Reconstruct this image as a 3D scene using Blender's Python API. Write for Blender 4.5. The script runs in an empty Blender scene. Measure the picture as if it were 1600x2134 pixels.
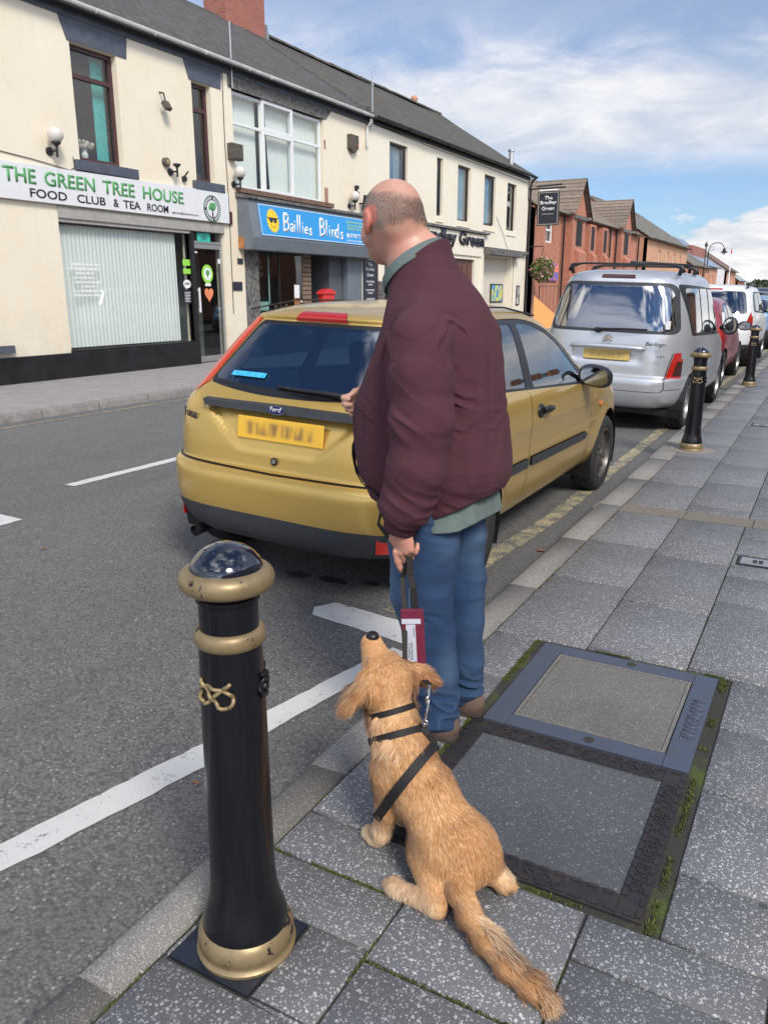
CSC = 3.1; OFFX = 5.5; OFFY = 9.1
import bpy, bmesh, math, random
import numpy as np
from mathutils import Vector, Matrix, noise
R = math.radians
random.seed(7); rng = np.random.default_rng(7)
scene = bpy.context.scene
COL = scene.collection

# ---------------------------------------------------------------- camera
cam_d = bpy.data.cameras.new("camera")
cam = bpy.data.objects.new("camera", cam_d); COL.objects.link(cam)
CAM_H = 1.43
cam.location = (0, 0, CAM_H)
cam.rotation_euler = (R(90) - math.atan(455/1650.), 0, R(29.06))
cam_d.sensor_fit = 'VERTICAL'; cam_d.sensor_height = 36.0
cam_d.lens = 36.0*1650/2134.
cam_d.clip_start = 0.05; cam_d.clip_end = 3000
scene.camera = cam

# ---------------------------------------------------------------- world + sun
SUN_EL, SUN_AZ = 43.0, 128.0        # azimuth of the sun, clockwise from +Y
w = bpy.data.worlds.new("World"); scene.world = w; w.use_nodes = True
nt = w.node_tree; N = nt.nodes; L = nt.links
for n in list(N): N.remove(n)
def nd(t, **k):
    n = N.new(t)
    for a, b in k.items(): setattr(n, a, b)
    return n
def mth(op, a, b=None, c=None, clamp=False):
    n = N.new('ShaderNodeMath'); n.operation = op; n.use_clamp = clamp
    for i, v in enumerate((a, b, c)):
        if v is None: continue
        if isinstance(v, (int, float)): n.inputs[i].default_value = v
        else: L.new(v, n.inputs[i])
    return n.outputs[0]
out = nd('ShaderNodeOutputWorld'); bg = nd('ShaderNodeBackground')
sky = nd('ShaderNodeTexSky'); sky.sky_type = 'NISHITA'; sky.sun_disc = False
sky.sun_elevation = R(SUN_EL); sky.sun_rotation = R(SUN_AZ); sky.air_density = 1.0; sky.dust_density = 0.3; sky.ozone_density = 2.0
tc = nd('ShaderNodeTexCoord'); sep = nd('ShaderNodeSeparateXYZ'); L.new(tc.outputs['Generated'], sep.inputs[0])
den = mth('ADD', mth('MAXIMUM', sep.outputs[2], 0.0), 0.16)
cx = mth('DIVIDE', sep.outputs[0], den); cy = mth('DIVIDE', sep.outputs[1], den)
comb = nd('ShaderNodeCombineXYZ'); L.new(cx, comb.inputs[0]); L.new(cy, comb.inputs[1])
def wnoise(scale, detail, rough, off, dist=0.0):
    m = nd('ShaderNodeMapping'); m.inputs['Location'].default_value = off
    L.new(comb.outputs[0], m.inputs[0])
    n = nd('ShaderNodeTexNoise'); n.inputs['Scale'].default_value = scale
    n.inputs['Detail'].default_value = detail; n.inputs['Roughness'].default_value = rough
    n.inputs['Distortion'].default_value = dist
    L.new(m.outputs[0], n.inputs[0]); return n.outputs[0]
n1 = wnoise(0.42, 10, 0.60, (OFFX, OFFY, 0.0), 0.35)
n2 = wnoise(0.55, 7, 0.6, (9.0, 4.0, 2.0))
n3 = wnoise(0.9, 6, 0.6, (6.2, 2.3, 5.0))
n4 = wnoise(2.6, 6, 0.62, (1.0, 8.0, 3.0), 0.4)
def ramp(x, lo, hi):
    r = nd('ShaderNodeMapRange'); r.interpolation_type = 'SMOOTHSTEP'
    r.inputs[1].default_value = lo; r.inputs[2].default_value = hi
    L.new(x, r.inputs[0]); return r.outputs[0]
cover = ramp(mth('ADD', n1, mth('MULTIPLY', mth('SUBTRACT', n4, .5), .16)), 0.385, 0.485)
# cumulus bank low over the end of the street, seen from the side
el = nd('ShaderNodeMapping'); el.inputs['Scale'].default_value = (5.0, 5.0, 11.0); L.new(tc.outputs['Generated'], el.inputs[0])
n5 = nd('ShaderNodeTexNoise'); n5.inputs['Scale'].default_value = 1.0; n5.inputs['Detail'].default_value = 8; n5.inputs['Roughness'].default_value = .55; L.new(el.outputs[0], n5.inputs[0])
top = mth('ADD', -0.035, mth('MULTIPLY', n5.outputs[0], 0.24))
bank = ramp(mth('SUBTRACT', top, sep.outputs[2]), 0.0, 0.012)
band = ramp(sep.outputs[2], 0.115, 0.165)
cover = mth('MULTIPLY', cover, mth('ADD', mth('MULTIPLY', band, 0.80), 0.15))
cover = mth('MULTIPLY', cover, mth('SUBTRACT', 1.0, mth('MULTIPLY', ramp(mth('ADD', sep.outputs[2], mth('MULTIPLY', mth('SUBTRACT', n4, .5), .12)), 0.205, 0.275), 0.62)))
n6 = nd('ShaderNodeTexNoise'); n6.inputs['Scale'].default_value = 2.3; n6.inputs['Detail'].default_value = 4; n6.inputs['Roughness'].default_value = .6; L.new(tc.outputs['Generated'], n6.inputs[0])
cover = mth('MAXIMUM', cover, mth('MULTIPLY', ramp(n6.outputs[0], 0.50, 0.66), ramp(sep.outputs[2], 0.34, 0.46)))
cover = mth('MAXIMUM', mth('MULTIPLY', cover, 0.93), bank, clamp=True)
shade = mth('MULTIPLY', ramp(mth('ADD', mth('MULTIPLY', n2, .5), mth('MULTIPLY', n4, .5)), 0.40, 0.62), 0.85)
ccol = nd('ShaderNodeMix'); ccol.data_type = 'RGBA'
ccol.inputs[6].default_value = (1.0, 0.975, 0.96, 1); ccol.inputs[7].default_value = (0.56, 0.62, 0.73, 1)
L.new(shade, ccol.inputs[0])
skm = nd('ShaderNodeVectorMath'); skm.operation = 'SCALE'; tn = nd('ShaderNodeMix'); tn.data_type = 'RGBA'; tn.blend_type = 'MULTIPLY'; tn.inputs[0].default_value = 1.0; tn.inputs[7].default_value = (.50, .66, .86, 1); L.new(sky.outputs[0], tn.inputs[6]); L.new(tn.outputs[2], skm.inputs[0]); skm.inputs['Scale'].default_value = 0.44
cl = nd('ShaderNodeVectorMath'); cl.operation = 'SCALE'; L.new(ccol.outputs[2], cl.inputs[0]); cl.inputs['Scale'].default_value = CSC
mx = nd('ShaderNodeMix'); mx.data_type = 'RGBA'; L.new(cover, mx.inputs[0])
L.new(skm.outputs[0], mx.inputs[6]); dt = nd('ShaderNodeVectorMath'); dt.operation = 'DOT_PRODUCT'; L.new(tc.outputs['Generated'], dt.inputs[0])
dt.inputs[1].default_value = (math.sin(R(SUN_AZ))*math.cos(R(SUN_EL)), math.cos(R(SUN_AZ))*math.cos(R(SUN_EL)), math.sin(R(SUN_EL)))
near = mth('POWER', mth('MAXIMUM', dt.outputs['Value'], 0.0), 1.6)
L.new(mth('MULTIPLY', mth('ADD', mth('MULTIPLY', near, 4.5), 1.0), CSC), cl.inputs['Scale'])      # clouds round the sun boosted, added as fill light from behind the camera
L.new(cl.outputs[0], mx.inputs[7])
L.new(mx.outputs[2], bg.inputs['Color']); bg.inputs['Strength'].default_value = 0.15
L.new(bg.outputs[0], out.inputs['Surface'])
sun_d = bpy.data.lights.new("sun", 'SUN'); sun_d.energy = 1.5; sun_d.angle = R(16); sun_d.color = (1.0, 0.93, 0.82)
sun = bpy.data.objects.new("sun", sun_d); COL.objects.link(sun)
_az, _el = R(SUN_AZ), R(SUN_EL)
sd = Vector((math.sin(_az)*math.cos(_el), math.cos(_az)*math.cos(_el), math.sin(_el)))
sun.rotation_euler = sd.to_track_quat('Z', 'Y').to_euler()
vs = scene.view_settings; vs.view_transform = 'Standard'; vs.look = 'None'; vs.gamma = 1; vs.exposure = 1.18

# ---------------------------------------------------------------- helpers
def tag(o, label=None, cat=None, group=None, kind=None):
    if label: o['label'] = label
    if cat: o['category'] = cat
    if group: o['group'] = group
    if kind: o['kind'] = kind
    return o
def empty(name, loc=(0, 0, 0), rot=(0, 0, 0), **k):
    o = bpy.data.objects.new(name, None); COL.objects.link(o); o.empty_display_size = .1
    o.location = loc; o.rotation_euler = rot
    return tag(o, **k)
def copy_tree(o, parent=None):
    c = o.copy(); COL.objects.link(c)
    if parent: c.parent = parent
    for ch in list(o.children): copy_tree(ch, c)
    return c
class MB:
    def __init__(s): s.v = []; s.f = []; s.m = []; s.mi = 0
    def add(s, vs_, fs):
        o = len(s.v); s.v.extend([tuple(p) for p in vs_])
        for f in fs: s.f.append([i+o for i in f]); s.m.append(s.mi)
    def box(s, lo, hi):
        x0, y0, z0 = lo; x1, y1, z1 = hi
        if x0 > x1: x0, x1 = x1, x0
        if y0 > y1: y0, y1 = y1, y0
        if z0 > z1: z0, z1 = z1, z0
        s.add([(x0,y0,z0),(x1,y0,z0),(x1,y1,z0),(x0,y1,z0),(x0,y0,z1),(x1,y0,z1),(x1,y1,z1),(x0,y1,z1)],
              [(0,3,2,1),(4,5,6,7),(0,1,5,4),(1,2,6,5),(2,3,7,6),(3,0,4,7)])
    def obox(s, M, lo, hi):
        k = len(s.v); s.box(lo, hi)
        for i in range(k, len(s.v)): s.v[i] = tuple(M @ Vector(s.v[i]))
    def prism(s, poly, d, M=None):   # poly: list of 3D points, extruded by vector d
        n = len(poly); d = Vector(d); A = [Vector(p) for p in poly]; B = [p+d for p in A]
        V_ = A+B
        if M is not None: V_ = [M @ p for p in V_]
        nrm = Vector((0, 0, 0))
        for i in range(n): nrm += A[i].cross(A[(i+1) % n])
        fs = [list(range(n-1, -1, -1)), list(range(n, 2*n))] + [(i, (i+1) % n, n+(i+1) % n, n+i) for i in range(n)]
        if nrm.dot(d) < 0: fs = [list(reversed(f)) for f in fs]
        s.add(V_, fs)
    def tube(s, pts, r, seg=10, caps=True, flat=None):
        pts = [Vector(p) for p in pts]; n = len(pts)
        rr = r if isinstance(r, (list, tuple)) else [r]*n
        up = None; rings = []
        for i in range(n):
            t = (pts[min(i+1, n-1)]-pts[max(i-1, 0)]).normalized()
            if up is None:
                up = Vector((0, 0, 1)) if abs(t.z) < .9 else Vector((1, 0, 0))
                if flat: up = Vector(flat)
            u = (up - t*up.dot(t)).normalized(); v = t.cross(u); up = u
            fl = 1.0
            rings.append([pts[i]+(u*math.cos(a)+v*math.sin(a)*fl)*rr[i] for a in [2*math.pi*k/seg for k in range(seg)]])
        V_ = [p for q in rings for p in q]; fs = []
        for i in range(n-1):
            for k in range(seg):
                a = i*seg+k; b = i*seg+(k+1) % seg
                fs.append((a, b, b+seg, a+seg))
        if caps: fs.append(list(range(seg-1, -1, -1))); fs.append([(n-1)*seg+k for k in range(seg)])
        s.add(V_, fs)
    def strap(s, pts, w_, t_, side):   # flat ribbon along pts; side = width direction(s)
        pts = [Vector(p) for p in pts]; n = len(pts); V_ = []; fs = []
        for i in range(n):
            t = (pts[min(i+1, n-1)]-pts[max(i-1, 0)]).normalized()
            sv = Vector(side[i] if isinstance(side, list) else side); sv = (sv-t*sv.dot(t)).normalized(); nv = t.cross(sv)
            for a, b in ((-1, -1), (1, -1), (1, 1), (-1, 1)): V_.append(pts[i]+sv*a*w_/2+nv*b*t_/2)
        for i in range(n-1):
            for k in range(4): a = i*4+k; b = i*4+(k+1) % 4; fs.append((a, b, b+4, a+4))
        fs.append((3, 2, 1, 0)); fs.append([(n-1)*4+k for k in range(4)]); s.add(V_, fs)
    def lathe(s, prof, c=(0, 0, 0), seg=48, M=None, caps=True, loop=False):   # prof: (r,z)
        V_ = []; fs = []; n = len(prof)
        for r, z in prof:
            for k in range(seg):
                a = 2*math.pi*k/seg; p = Vector((c[0]+r*math.cos(a), c[1]+r*math.sin(a), c[2]+z))
                V_.append(M @ p if M is not None else p)
        for i in range(n-1):
            for k in range(seg):
                a = i*seg+k; b = i*seg+(k+1) % seg; fs.append((a, b, b+seg, a+seg))
        if loop:
            for k in range(seg): a = (n-1)*seg+k; b = (n-1)*seg+(k+1) % seg; fs.append((a, b, (k+1) % seg, k))
            caps = False
        if caps and prof[0][0] > 1e-5: fs.append(list(range(seg-1, -1, -1)))
        if caps and prof[-1][0] > 1e-5: fs.append([(n-1)*seg+k for k in range(seg)])
        s.add(V_, fs)
    def sphere(s, c, r, seg=16, rings=10):
        r = r if isinstance(r, (tuple, list)) else (r, r, r); V_ = []; fs = []
        for i in range(rings+1):
            th = math.pi*i/rings
            for k in range(seg):
                a = 2*math.pi*k/seg
                V_.append((c[0]+r[0]*math.sin(th)*math.cos(a), c[1]+r[1]*math.sin(th)*math.sin(a), c[2]-r[2]*math.cos(th)))
        for i in range(rings):
            for k in range(seg):
                a = i*seg+k; b = i*seg+(k+1) % seg; fs.append((a, b, b+seg, a+seg))
        s.add(V_, fs)
    def build(s, name, mats, parent=None, smooth=False, bevel=0, world=False, autosm=None):
        me = bpy.data.meshes.new(name); me.from_pydata(s.v, [], s.f)
        if not isinstance(mats, (list, tuple)): mats = [mats]
        for m in mats: me.materials.append(m)
        if len(mats) > 1: me.polygons.foreach_set('material_index', s.m)
        o = link(name, me, parent)
        if smooth or autosm:
            me.polygons.foreach_set('use_smooth', [True]*len(me.polygons))
            if autosm: sharp_by_angle(me, autosm)
        if bevel:
            b = o.modifiers.new('bevel', 'BEVEL'); b.width = bevel; b.segments = 2; b.limit_method = 'ANGLE'; b.angle_limit = R(40)
        return o
def sharp_by_angle(me, ang):
    bm = bmesh.new(); bm.from_mesh(me); bmesh.ops.remove_doubles(bm, verts=bm.verts, dist=1e-5)
    for e in bm.edges:
        if len(e.link_faces) == 2 and e.calc_face_angle(0) > R(ang): e.smooth = False
        else: e.smooth = True
    bm.to_mesh(me); bm.free()
def link(name, me, parent=None):
    o = bpy.data.objects.new(name, me); COL.objects.link(o)
    if parent is not None: o.parent = parent
    return o
def np_mesh(name, V_, F_, mats, parent=None, smooth=True, attrs=None, mi=None):
    me = bpy.data.meshes.new(name); V_ = np.asarray(V_, np.float32); F_ = np.asarray(F_, np.int32)
    k = F_.shape[1]; me.vertices.add(len(V_)); me.vertices.foreach_set('co', V_.ravel())
    me.loops.add(F_.size); me.loops.foreach_set('vertex_index', F_.ravel())
    me.polygons.add(len(F_)); me.polygons.foreach_set('loop_start', np.arange(0, F_.size, k, dtype=np.int32))
    me.update(calc_edges=True)
    if smooth: me.polygons.foreach_set('use_smooth', np.ones(len(F_), bool))
    if mi is not None: me.polygons.foreach_set('material_index', np.asarray(mi, np.int32))
    if not isinstance(mats, (list, tuple)): mats = [mats]
    for m in mats: me.materials.append(m)
    for an, av in (attrs or {}).items():
        av = np.asarray(av, np.float32)
        if av.ndim == 1: a = me.attributes.new(an, 'FLOAT', 'POINT'); a.data.foreach_set('value', av)
        else:
            a = me.attributes.new(an, 'FLOAT_COLOR', 'POINT'); a.data.foreach_set('color', np.c_[av, np.ones(len(av))].astype(np.float32).ravel())
    me.validate()
    return link(name, me, parent)

# ---------------------------------------------------------------- materials
class NT:
    def __init__(s, name):
        s.m = bpy.data.materials.new(name); s.m.use_nodes = True; s.t = s.m.node_tree; s.N = s.t.nodes; s.L = s.t.links
        s.b = s.N['Principled BSDF']; s.out = s.N['Material Output']; s._tc = None
    def n(s, t, **k):
        x = s.N.new(t)
        for a, b in k.items(): setattr(x, a, b)
        return x
    def set(s, n, i, v):
        if hasattr(v, 'is_linked') or isinstance(v, bpy.types.NodeSocket): s.L.new(v, n.inputs[i])
        else: n.inputs[i].default_value = v
    def co(s, scale=1, loc=(0, 0, 0), rot=(0, 0, 0), space='Object'):
        if s._tc is None: s._tc = s.n('ShaderNodeTexCoord')
        m = s.n('ShaderNodeMapping'); m.inputs['Scale'].default_value = scale if isinstance(scale, tuple) else (scale,)*3
        m.inputs['Location'].default_value = loc; m.inputs['Rotation'].default_value = rot
        s.L.new(s._tc.outputs[space], m.inputs[0]); return m.outputs[0]
    def noise(s, v, scale=5, detail=4, rough=.55, dist=0):
        x = s.n('ShaderNodeTexNoise'); s.set(x, 'Vector', v); x.inputs['Scale'].default_value = scale
        x.inputs['Detail'].default_value = detail; x.inputs['Roughness'].default_value = rough; x.inputs['Distortion'].default_value = dist
        return x.outputs[0]
    def voro(s, v, scale=5, feat='F1', rand=1.0):
        x = s.n('ShaderNodeTexVoronoi'); s.set(x, 'Vector', v); x.inputs['Scale'].default_value = scale; x.feature = feat
        x.inputs['Randomness'].default_value = rand
        return x
    def math(s, op, a, b=None, clamp=False):
        x = s.n('ShaderNodeMath'); x.operation = op; x.use_clamp = clamp; s.set(x, 0, a)
        if b is not None: s.set(x, 1, b)
        return x.outputs[0]
    def rng(s, v, a, b, c=0., d=1., smooth=False):
        x = s.n('ShaderNodeMapRange'); s.set(x, 0, v)
        if smooth: x.interpolation_type = 'SMOOTHSTEP'
        for i, q in ((1, a), (2, b), (3, c), (4, d)): x.inputs[i].default_value = q
        return x.outputs[0]
    def mix(s, f, a, b, mode='MIX'):
        x = s.n('ShaderNodeMix'); x.data_type = 'RGBA'; x.blend_type = mode; s.set(x, 0, f)
        for i, q in ((6, a), (7, b)):
            if isinstance(q, tuple): q = (q[0], q[1], q[2], 1.0)
            s.set(x, i, q)
        return x.outputs[2]
    def bump(s, h, strength=.3, dist=.01, prev=None):
        x = s.n('ShaderNodeBump'); x.inputs['Strength'].default_value = strength; x.inputs['Distance'].default_value = dist
        s.set(x, 'Height', h)
        if prev is not None: s.set(x, 'Normal', prev)
        s.L.new(x.outputs[0], s.b.inputs['Normal']); return x.outputs[0]
    def col(s, c):
        if isinstance(c, tuple): c = (c[0], c[1], c[2], 1.0)
        s.set(s.b, 'Base Color', c)
    def p(s, **k):
        names = dict(rough='Roughness', metal='Metallic', coat='Coat Weight', coatr='Coat Roughness', spec='Specular IOR Level', sheen='Sheen Weight', trans='Transmission Weight', sss='Subsurface Weight', ior='IOR')
        for a, b in k.items(): s.set(s.b, names[a], b)
        return s
def plain(name, c, rough=.6, metal=0., var=.12, scale=9., bump=0., bscale=60., **k):
    t = NT(name); v = t.co()
    n = t.noise(v, scale, 5, .6)
    lo = tuple(x*(1-var) for x in c); hi = tuple(min(1, x*(1+var)) for x in c)
    t.col(t.mix(t.rng(n, .3, .7), lo, hi)); t.p(rough=rough, metal=metal, **k)
    if bump: t.bump(t.noise(v, bscale, 3), bump, .005)
    return t.m
def glass(name, tint=(.6, .66, .66), refl=1.0, rough=.015, base=.06, wav=0.0):
    """a single pane: clear tinted glass that mirrors more at grazing angles"""
    t = NT(name); t.N.remove(t.b)
    tr = t.n('ShaderNodeBsdfTransparent'); tr.inputs[0].default_value = (*tint, 1)
    gl = t.n('ShaderNodeBsdfGlossy'); gl.inputs['Roughness'].default_value = rough; gl.inputs[0].default_value = (refl, refl, refl, 1)
    fr = t.n('ShaderNodeLayerWeight'); fr.inputs[0].default_value = .5
    f = t.math('POWER', fr.outputs['Facing'], 3.2); f = t.math('ADD', t.math('MULTIPLY', f, .8), base, clamp=True)
    if wav:
        bp = t.n('ShaderNodeBump'); bp.inputs['Strength'].default_value = wav; bp.inputs['Distance'].default_value = .02
        t.L.new(t.noise(t.co(), 1.3, 2), bp.inputs['Height']); t.L.new(bp.outputs[0], gl.inputs['Normal'])
    m = t.n('ShaderNodeMixShader'); t.L.new(f, m.inputs[0]); t.L.new(tr.outputs[0], m.inputs[1]); t.L.new(gl.outputs[0], m.inputs[2])
    t.L.new(m.outputs[0], t.out.inputs[0]); return t.m

def text_mesh(name, s, M, w=None, h=None, mat=None, parent=None, ext=.004, bold=0., shear=0., align='LEFT', space=1.0, dens=None):
    """letters as solid mesh. M maps text plane (x right, y up, z out) to the parent/world. w,h = total size"""
    cu = bpy.data.curves.new(name, 'FONT'); cu.body = s; cu.size = 1; cu.extrude = 0; cu.offset = bold; cu.shear = shear
    cu.space_character = space; cu.resolution_u = 3; cu.align_x = align
    ob = bpy.data.objects.new(name, cu); COL.objects.link(ob)
    bpy.context.view_layer.update()
    dg = bpy.context.evaluated_depsgraph_get(); me = bpy.data.meshes.new_from_object(ob.evaluated_get(dg))
    bpy.data.objects.remove(ob); bpy.data.curves.remove(cu)
    bm = bmesh.new(); bm.from_mesh(me)
    bmesh.ops.remove_doubles(bm, verts=bm.verts, dist=1e-5)
    r = bmesh.ops.extrude_face_region(bm, geom=bm.faces[:])
    xs = [v.co.x for v in bm.verts]; ys = [v.co.y for v in bm.verts]
    x0, x1, y0, y1 = min(xs), max(xs), min(ys), max(ys)
    sx = (w/(x1-x0)) if w else (h/(y1-y0)); sy = (h/(y1-y0)) if h else sx
    new = set(v for v in r['geom'] if isinstance(v, bmesh.types.BMVert))
    for v in bm.verts:
        v.co.x = (v.co.x-x0)*sx; v.co.y = (v.co.y-y0)*sy; v.co.z = ext if v in new else 0
    bmesh.ops.recalc_face_normals(bm, faces=bm.faces)
    if align == 'CENTER':
        for v in bm.verts: v.co.x -= (x1-x0)*sx/2
    bm.transform(M); bm.to_mesh(me); bm.free()
    me.materials.clear(); me.materials.append(mat)
    return link(name, me, parent)
def frame(o, xd, yd):
    xd = Vector(xd).normalized(); yd = Vector(yd).normalized(); zd = xd.cross(yd)
    return Matrix(((xd.x, yd.x, zd.x, o[0]), (xd.y, yd.y, zd.y, o[1]), (xd.z, yd.z, zd.z, o[2]), (0, 0, 0, 1)))
def FX(y, z, x=-11.5): return frame((x, y, z), (0, 1, 0), (0, 0, 1))   # facing +X
def join(objs, name):
    """each word or line of letters stays a part of its own under the same name"""
    for o in objs: o.name = name
    return objs[0]

# ---------------------------------------------------------------- implicit surfaces
def V3(*a): return np.array(a, np.float32)
def rc(P, a, b, ra, rb):
    a = V3(*a); b = V3(*b); ab = b-a; t = np.clip(((P-a)@ab)/float(ab@ab), 0, 1)
    return np.linalg.norm(P-a-t[:, None]*ab, axis=1)-(ra+(rb-ra)*t)
def chain(P, pts, rs, k=.0):
    d = None
    for i in range(len(pts)-1):
        e = rc(P, pts[i], pts[i+1], rs[i], rs[i+1]); d = e if d is None else (smin(d, e, k) if k else np.minimum(d, e))
    return d
def ell(P, c, r, M=None):
    q = P-V3(*c)
    if M is not None: q = q@M          # columns of M = axes of the ellipsoid
    r = V3(*r); k0 = np.linalg.norm(q/r, axis=1); k1 = np.linalg.norm(q/(r*r), axis=1)
    return k0*(k0-1)/np.maximum(k1, 1e-6)
def smin(a, b, k):
    h = np.clip(.5+.5*(b-a)/k, 0, 1); return b+(a-b)*h-k*h*(1-h)
def smax(a, b, k): return -smin(-a, -b, k)
def axes(d, up=(0, 0, 1)):
    d = Vector(d).normalized(); u = Vector(up); u = (u-d*u.dot(d)).normalized(); l = u.cross(d)
    return np.array([[d.x, l.x, u.x], [d.y, l.y, u.y], [d.z, l.z, u.z]], np.float32)
def nets(f, lo, hi, h, newton=1):
    lo = np.array(lo, np.float32); n = np.ceil((np.array(hi)-lo)/h).astype(int)+1; B = 6
    n = ((n+B-1)//B)*B
    # coarse pass
    cs = [lo[i]+h*(B*np.arange(n[i]//B)+(B-1)/2) for i in range(3)]
    G = np.stack(np.meshgrid(*cs, indexing='ij'), -1).reshape(-1, 3).astype(np.float32)
    C = f(G).reshape(n//B)
    F_ = np.repeat(np.repeat(np.repeat(C, B, 0), B, 1), B, 2).astype(np.float32)
    act = np.abs(C) < h*B*1.9
    ii = np.argwhere(act); off = np.stack(np.meshgrid(*[np.arange(B)]*3, indexing='ij'), -1).reshape(-1, 3)
    for s in range(0, len(ii), 3000):
        idx = (ii[s:s+3000, None, :]*B+off[None]).reshape(-1, 3)
        F_[idx[:, 0], idx[:, 1], idx[:, 2]] = f((lo+idx*h).astype(np.float32))
    S = F_ < 0; nx, ny, nz = F_.shape
    cnt = np.zeros((nx-1, ny-1, nz-1), np.int8)
    for a in (0, 1):
        for b in (0, 1):
            for c in (0, 1): cnt += S[a:nx-1+a, b:ny-1+b, c:nz-1+c]
    cells = np.argwhere((cnt > 0) & (cnt < 8)); vid = -np.ones(cnt.shape, np.int32); vid[tuple(cells.T)] = np.arange(len(cells))
    acc = np.zeros((len(cells), 3), np.float32); num = np.zeros(len(cells), np.float32)
    cor = [(a, b, c) for a in (0, 1) for b in (0, 1) for c in (0, 1)]
    for i, p in enumerate(cor):
        for q in cor[i+1:]:
            if sum(abs(p[k]-q[k]) for k in range(3)) != 1: continue
            va = F_[cells[:, 0]+p[0], cells[:, 1]+p[1], cells[:, 2]+p[2]]; vb = F_[cells[:, 0]+q[0], cells[:, 1]+q[1], cells[:, 2]+q[2]]
            m = (va < 0) != (vb < 0); t = np.where(m, va/np.where(m, va-vb, 1), 0)
            pt = np.array(p)+t[:, None]*(np.array(q)-np.array(p)); acc[m] += pt[m]; num[m] += 1
    V_ = lo+(cells+acc/num[:, None])*h
    Q = []
    for ax in range(3):
        sl0 = [slice(None)]*3; sl1 = [slice(None)]*3; sl0[ax] = slice(0, -1); sl1[ax] = slice(1, None)
        s0 = S[tuple(sl0)]; s1 = S[tuple(sl1)]; e = np.argwhere(s0 != s1); o1, o2 = (ax+1) % 3, (ax+2) % 3
        ok = (e[:, o1] > 0) & (e[:, o2] > 0) & (e[:, o1] < cnt.shape[o1]) & (e[:, o2] < cnt.shape[o2]); e = e[ok]
        def g(d1, d2):
            c = e.copy(); c[:, o1] -= d1; c[:, o2] -= d2; return vid[tuple(c.T)]
        q = np.stack([g(1, 1), g(0, 1), g(0, 0), g(1, 0)], 1); flip = ~s0[tuple(e.T)]
        q[flip] = q[flip][:, ::-1]; Q.append(q)
    Q = np.concatenate(Q); Q = Q[(Q >= 0).all(1)]
    V_ = V_.astype(np.float32)
    for _ in range(newton):
        d = f(V_); g_ = grad(f, V_, h*.5); V_ = V_-np.clip(d, -h, h)[:, None]*g_
    return V_, Q
def grad(f, P, e=.003):
    g_ = np.stack([f(P+V3(e, 0, 0))-f(P-V3(e, 0, 0)), f(P+V3(0, e, 0))-f(P-V3(0, e, 0)), f(P+V3(0, 0, e))-f(P-V3(0, 0, e))], 1)
    return g_/np.maximum(np.linalg.norm(g_, axis=1), 1e-6)[:, None]
def vnoise(P, sc, seed=0):
    """smooth value noise in -1..1 (numpy); sc = scale per axis"""
    q = P*np.array(sc)+seed*7.31; i = np.floor(q).astype(np.int64); f_ = q-i; f_ = f_*f_*(3-2*f_); r = 0
    for a in (0, 1):
        for b in (0, 1):
            for c in (0, 1):
                h_ = ((i[:, 0]+a)*73856093 ^ (i[:, 1]+b)*19349663 ^ (i[:, 2]+c)*83492791) & 0xffffff
                h_ = (h_*2654435761 & 0xffffff)/float(0xffffff)
                wgt = (f_[:, 0] if a else 1-f_[:, 0])*(f_[:, 1] if b else 1-f_[:, 1])*(f_[:, 2] if c else 1-f_[:, 2]); r = r+h_*wgt
    return (r*2-1).astype(np.float32)
# ================================================================ SETTING
def asphalt_mat():
    t = NT('asphalt'); v = t.co()
    a = t.voro(v, 95); b = t.voro(v, 240)
    st = t.rng(t.math('FRACT', t.math('MULTIPLY', a.outputs['Color'], 7.3)), 0, 1, .055, .17)
    big = t.noise(v, .55, 4, .6); mid = t.noise(v, 3.5, 4, .6)
    c = t.mix(t.rng(big, .3, .7), (.140, .137, .133), (.185, .180, .173))
    c = t.mix(t.rng(a.outputs['Distance'], .15, .75), t.mix(.75, c, (.19, .184, .175)), t.mix(.5, c, (.05, .05, .052)))
    # some pale chippings
    sel = t.math('GREATER_THAN', t.n('ShaderNodeSeparateColor').outputs[0], .5)
    sc = t.n('ShaderNodeSeparateColor'); t.L.new(a.outputs['Color'], sc.inputs[0])
    pale = t.math('MULTIPLY', t.math('GREATER_THAN', sc.outputs[0], .88), t.math('LESS_THAN', a.outputs['Distance'], .42))
    c = t.mix(t.math('MULTIPLY', pale, t.rng(sc.outputs[1], 0, 1, .2, .9)), c, (.36, .35, .33))
    dark = t.math('MULTIPLY', t.math('LESS_THAN', sc.outputs[0], .22), .55)
    c = t.mix(dark, c, (.05, .05, .053))
    c = t.mix(t.rng(mid, .55, .8, 0, .25), c, (.07, .068, .066))
    tr = t.noise(t.co((1.6, .05, 1)), 1.0, 4, .6); c = t.mix(t.rng(tr, .5, .68, 0, .35), c, (.085, .083, .08))
    spot = t.noise(v, 1.7, 6, .75); c = t.mix(t.rng(spot, .62, .72, 0, .4), c, (.06, .058, .057))
    t.col(c); t.p(rough=t.rng(mid, .3, .7, .72, .9))
    h = t.math('ADD', t.math('MULTIPLY', a.outputs['Distance'], -1.0), t.math('MULTIPLY', b.outputs['Distance'], -.4))
    t.bump(h, .55, .006); return t.m
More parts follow.
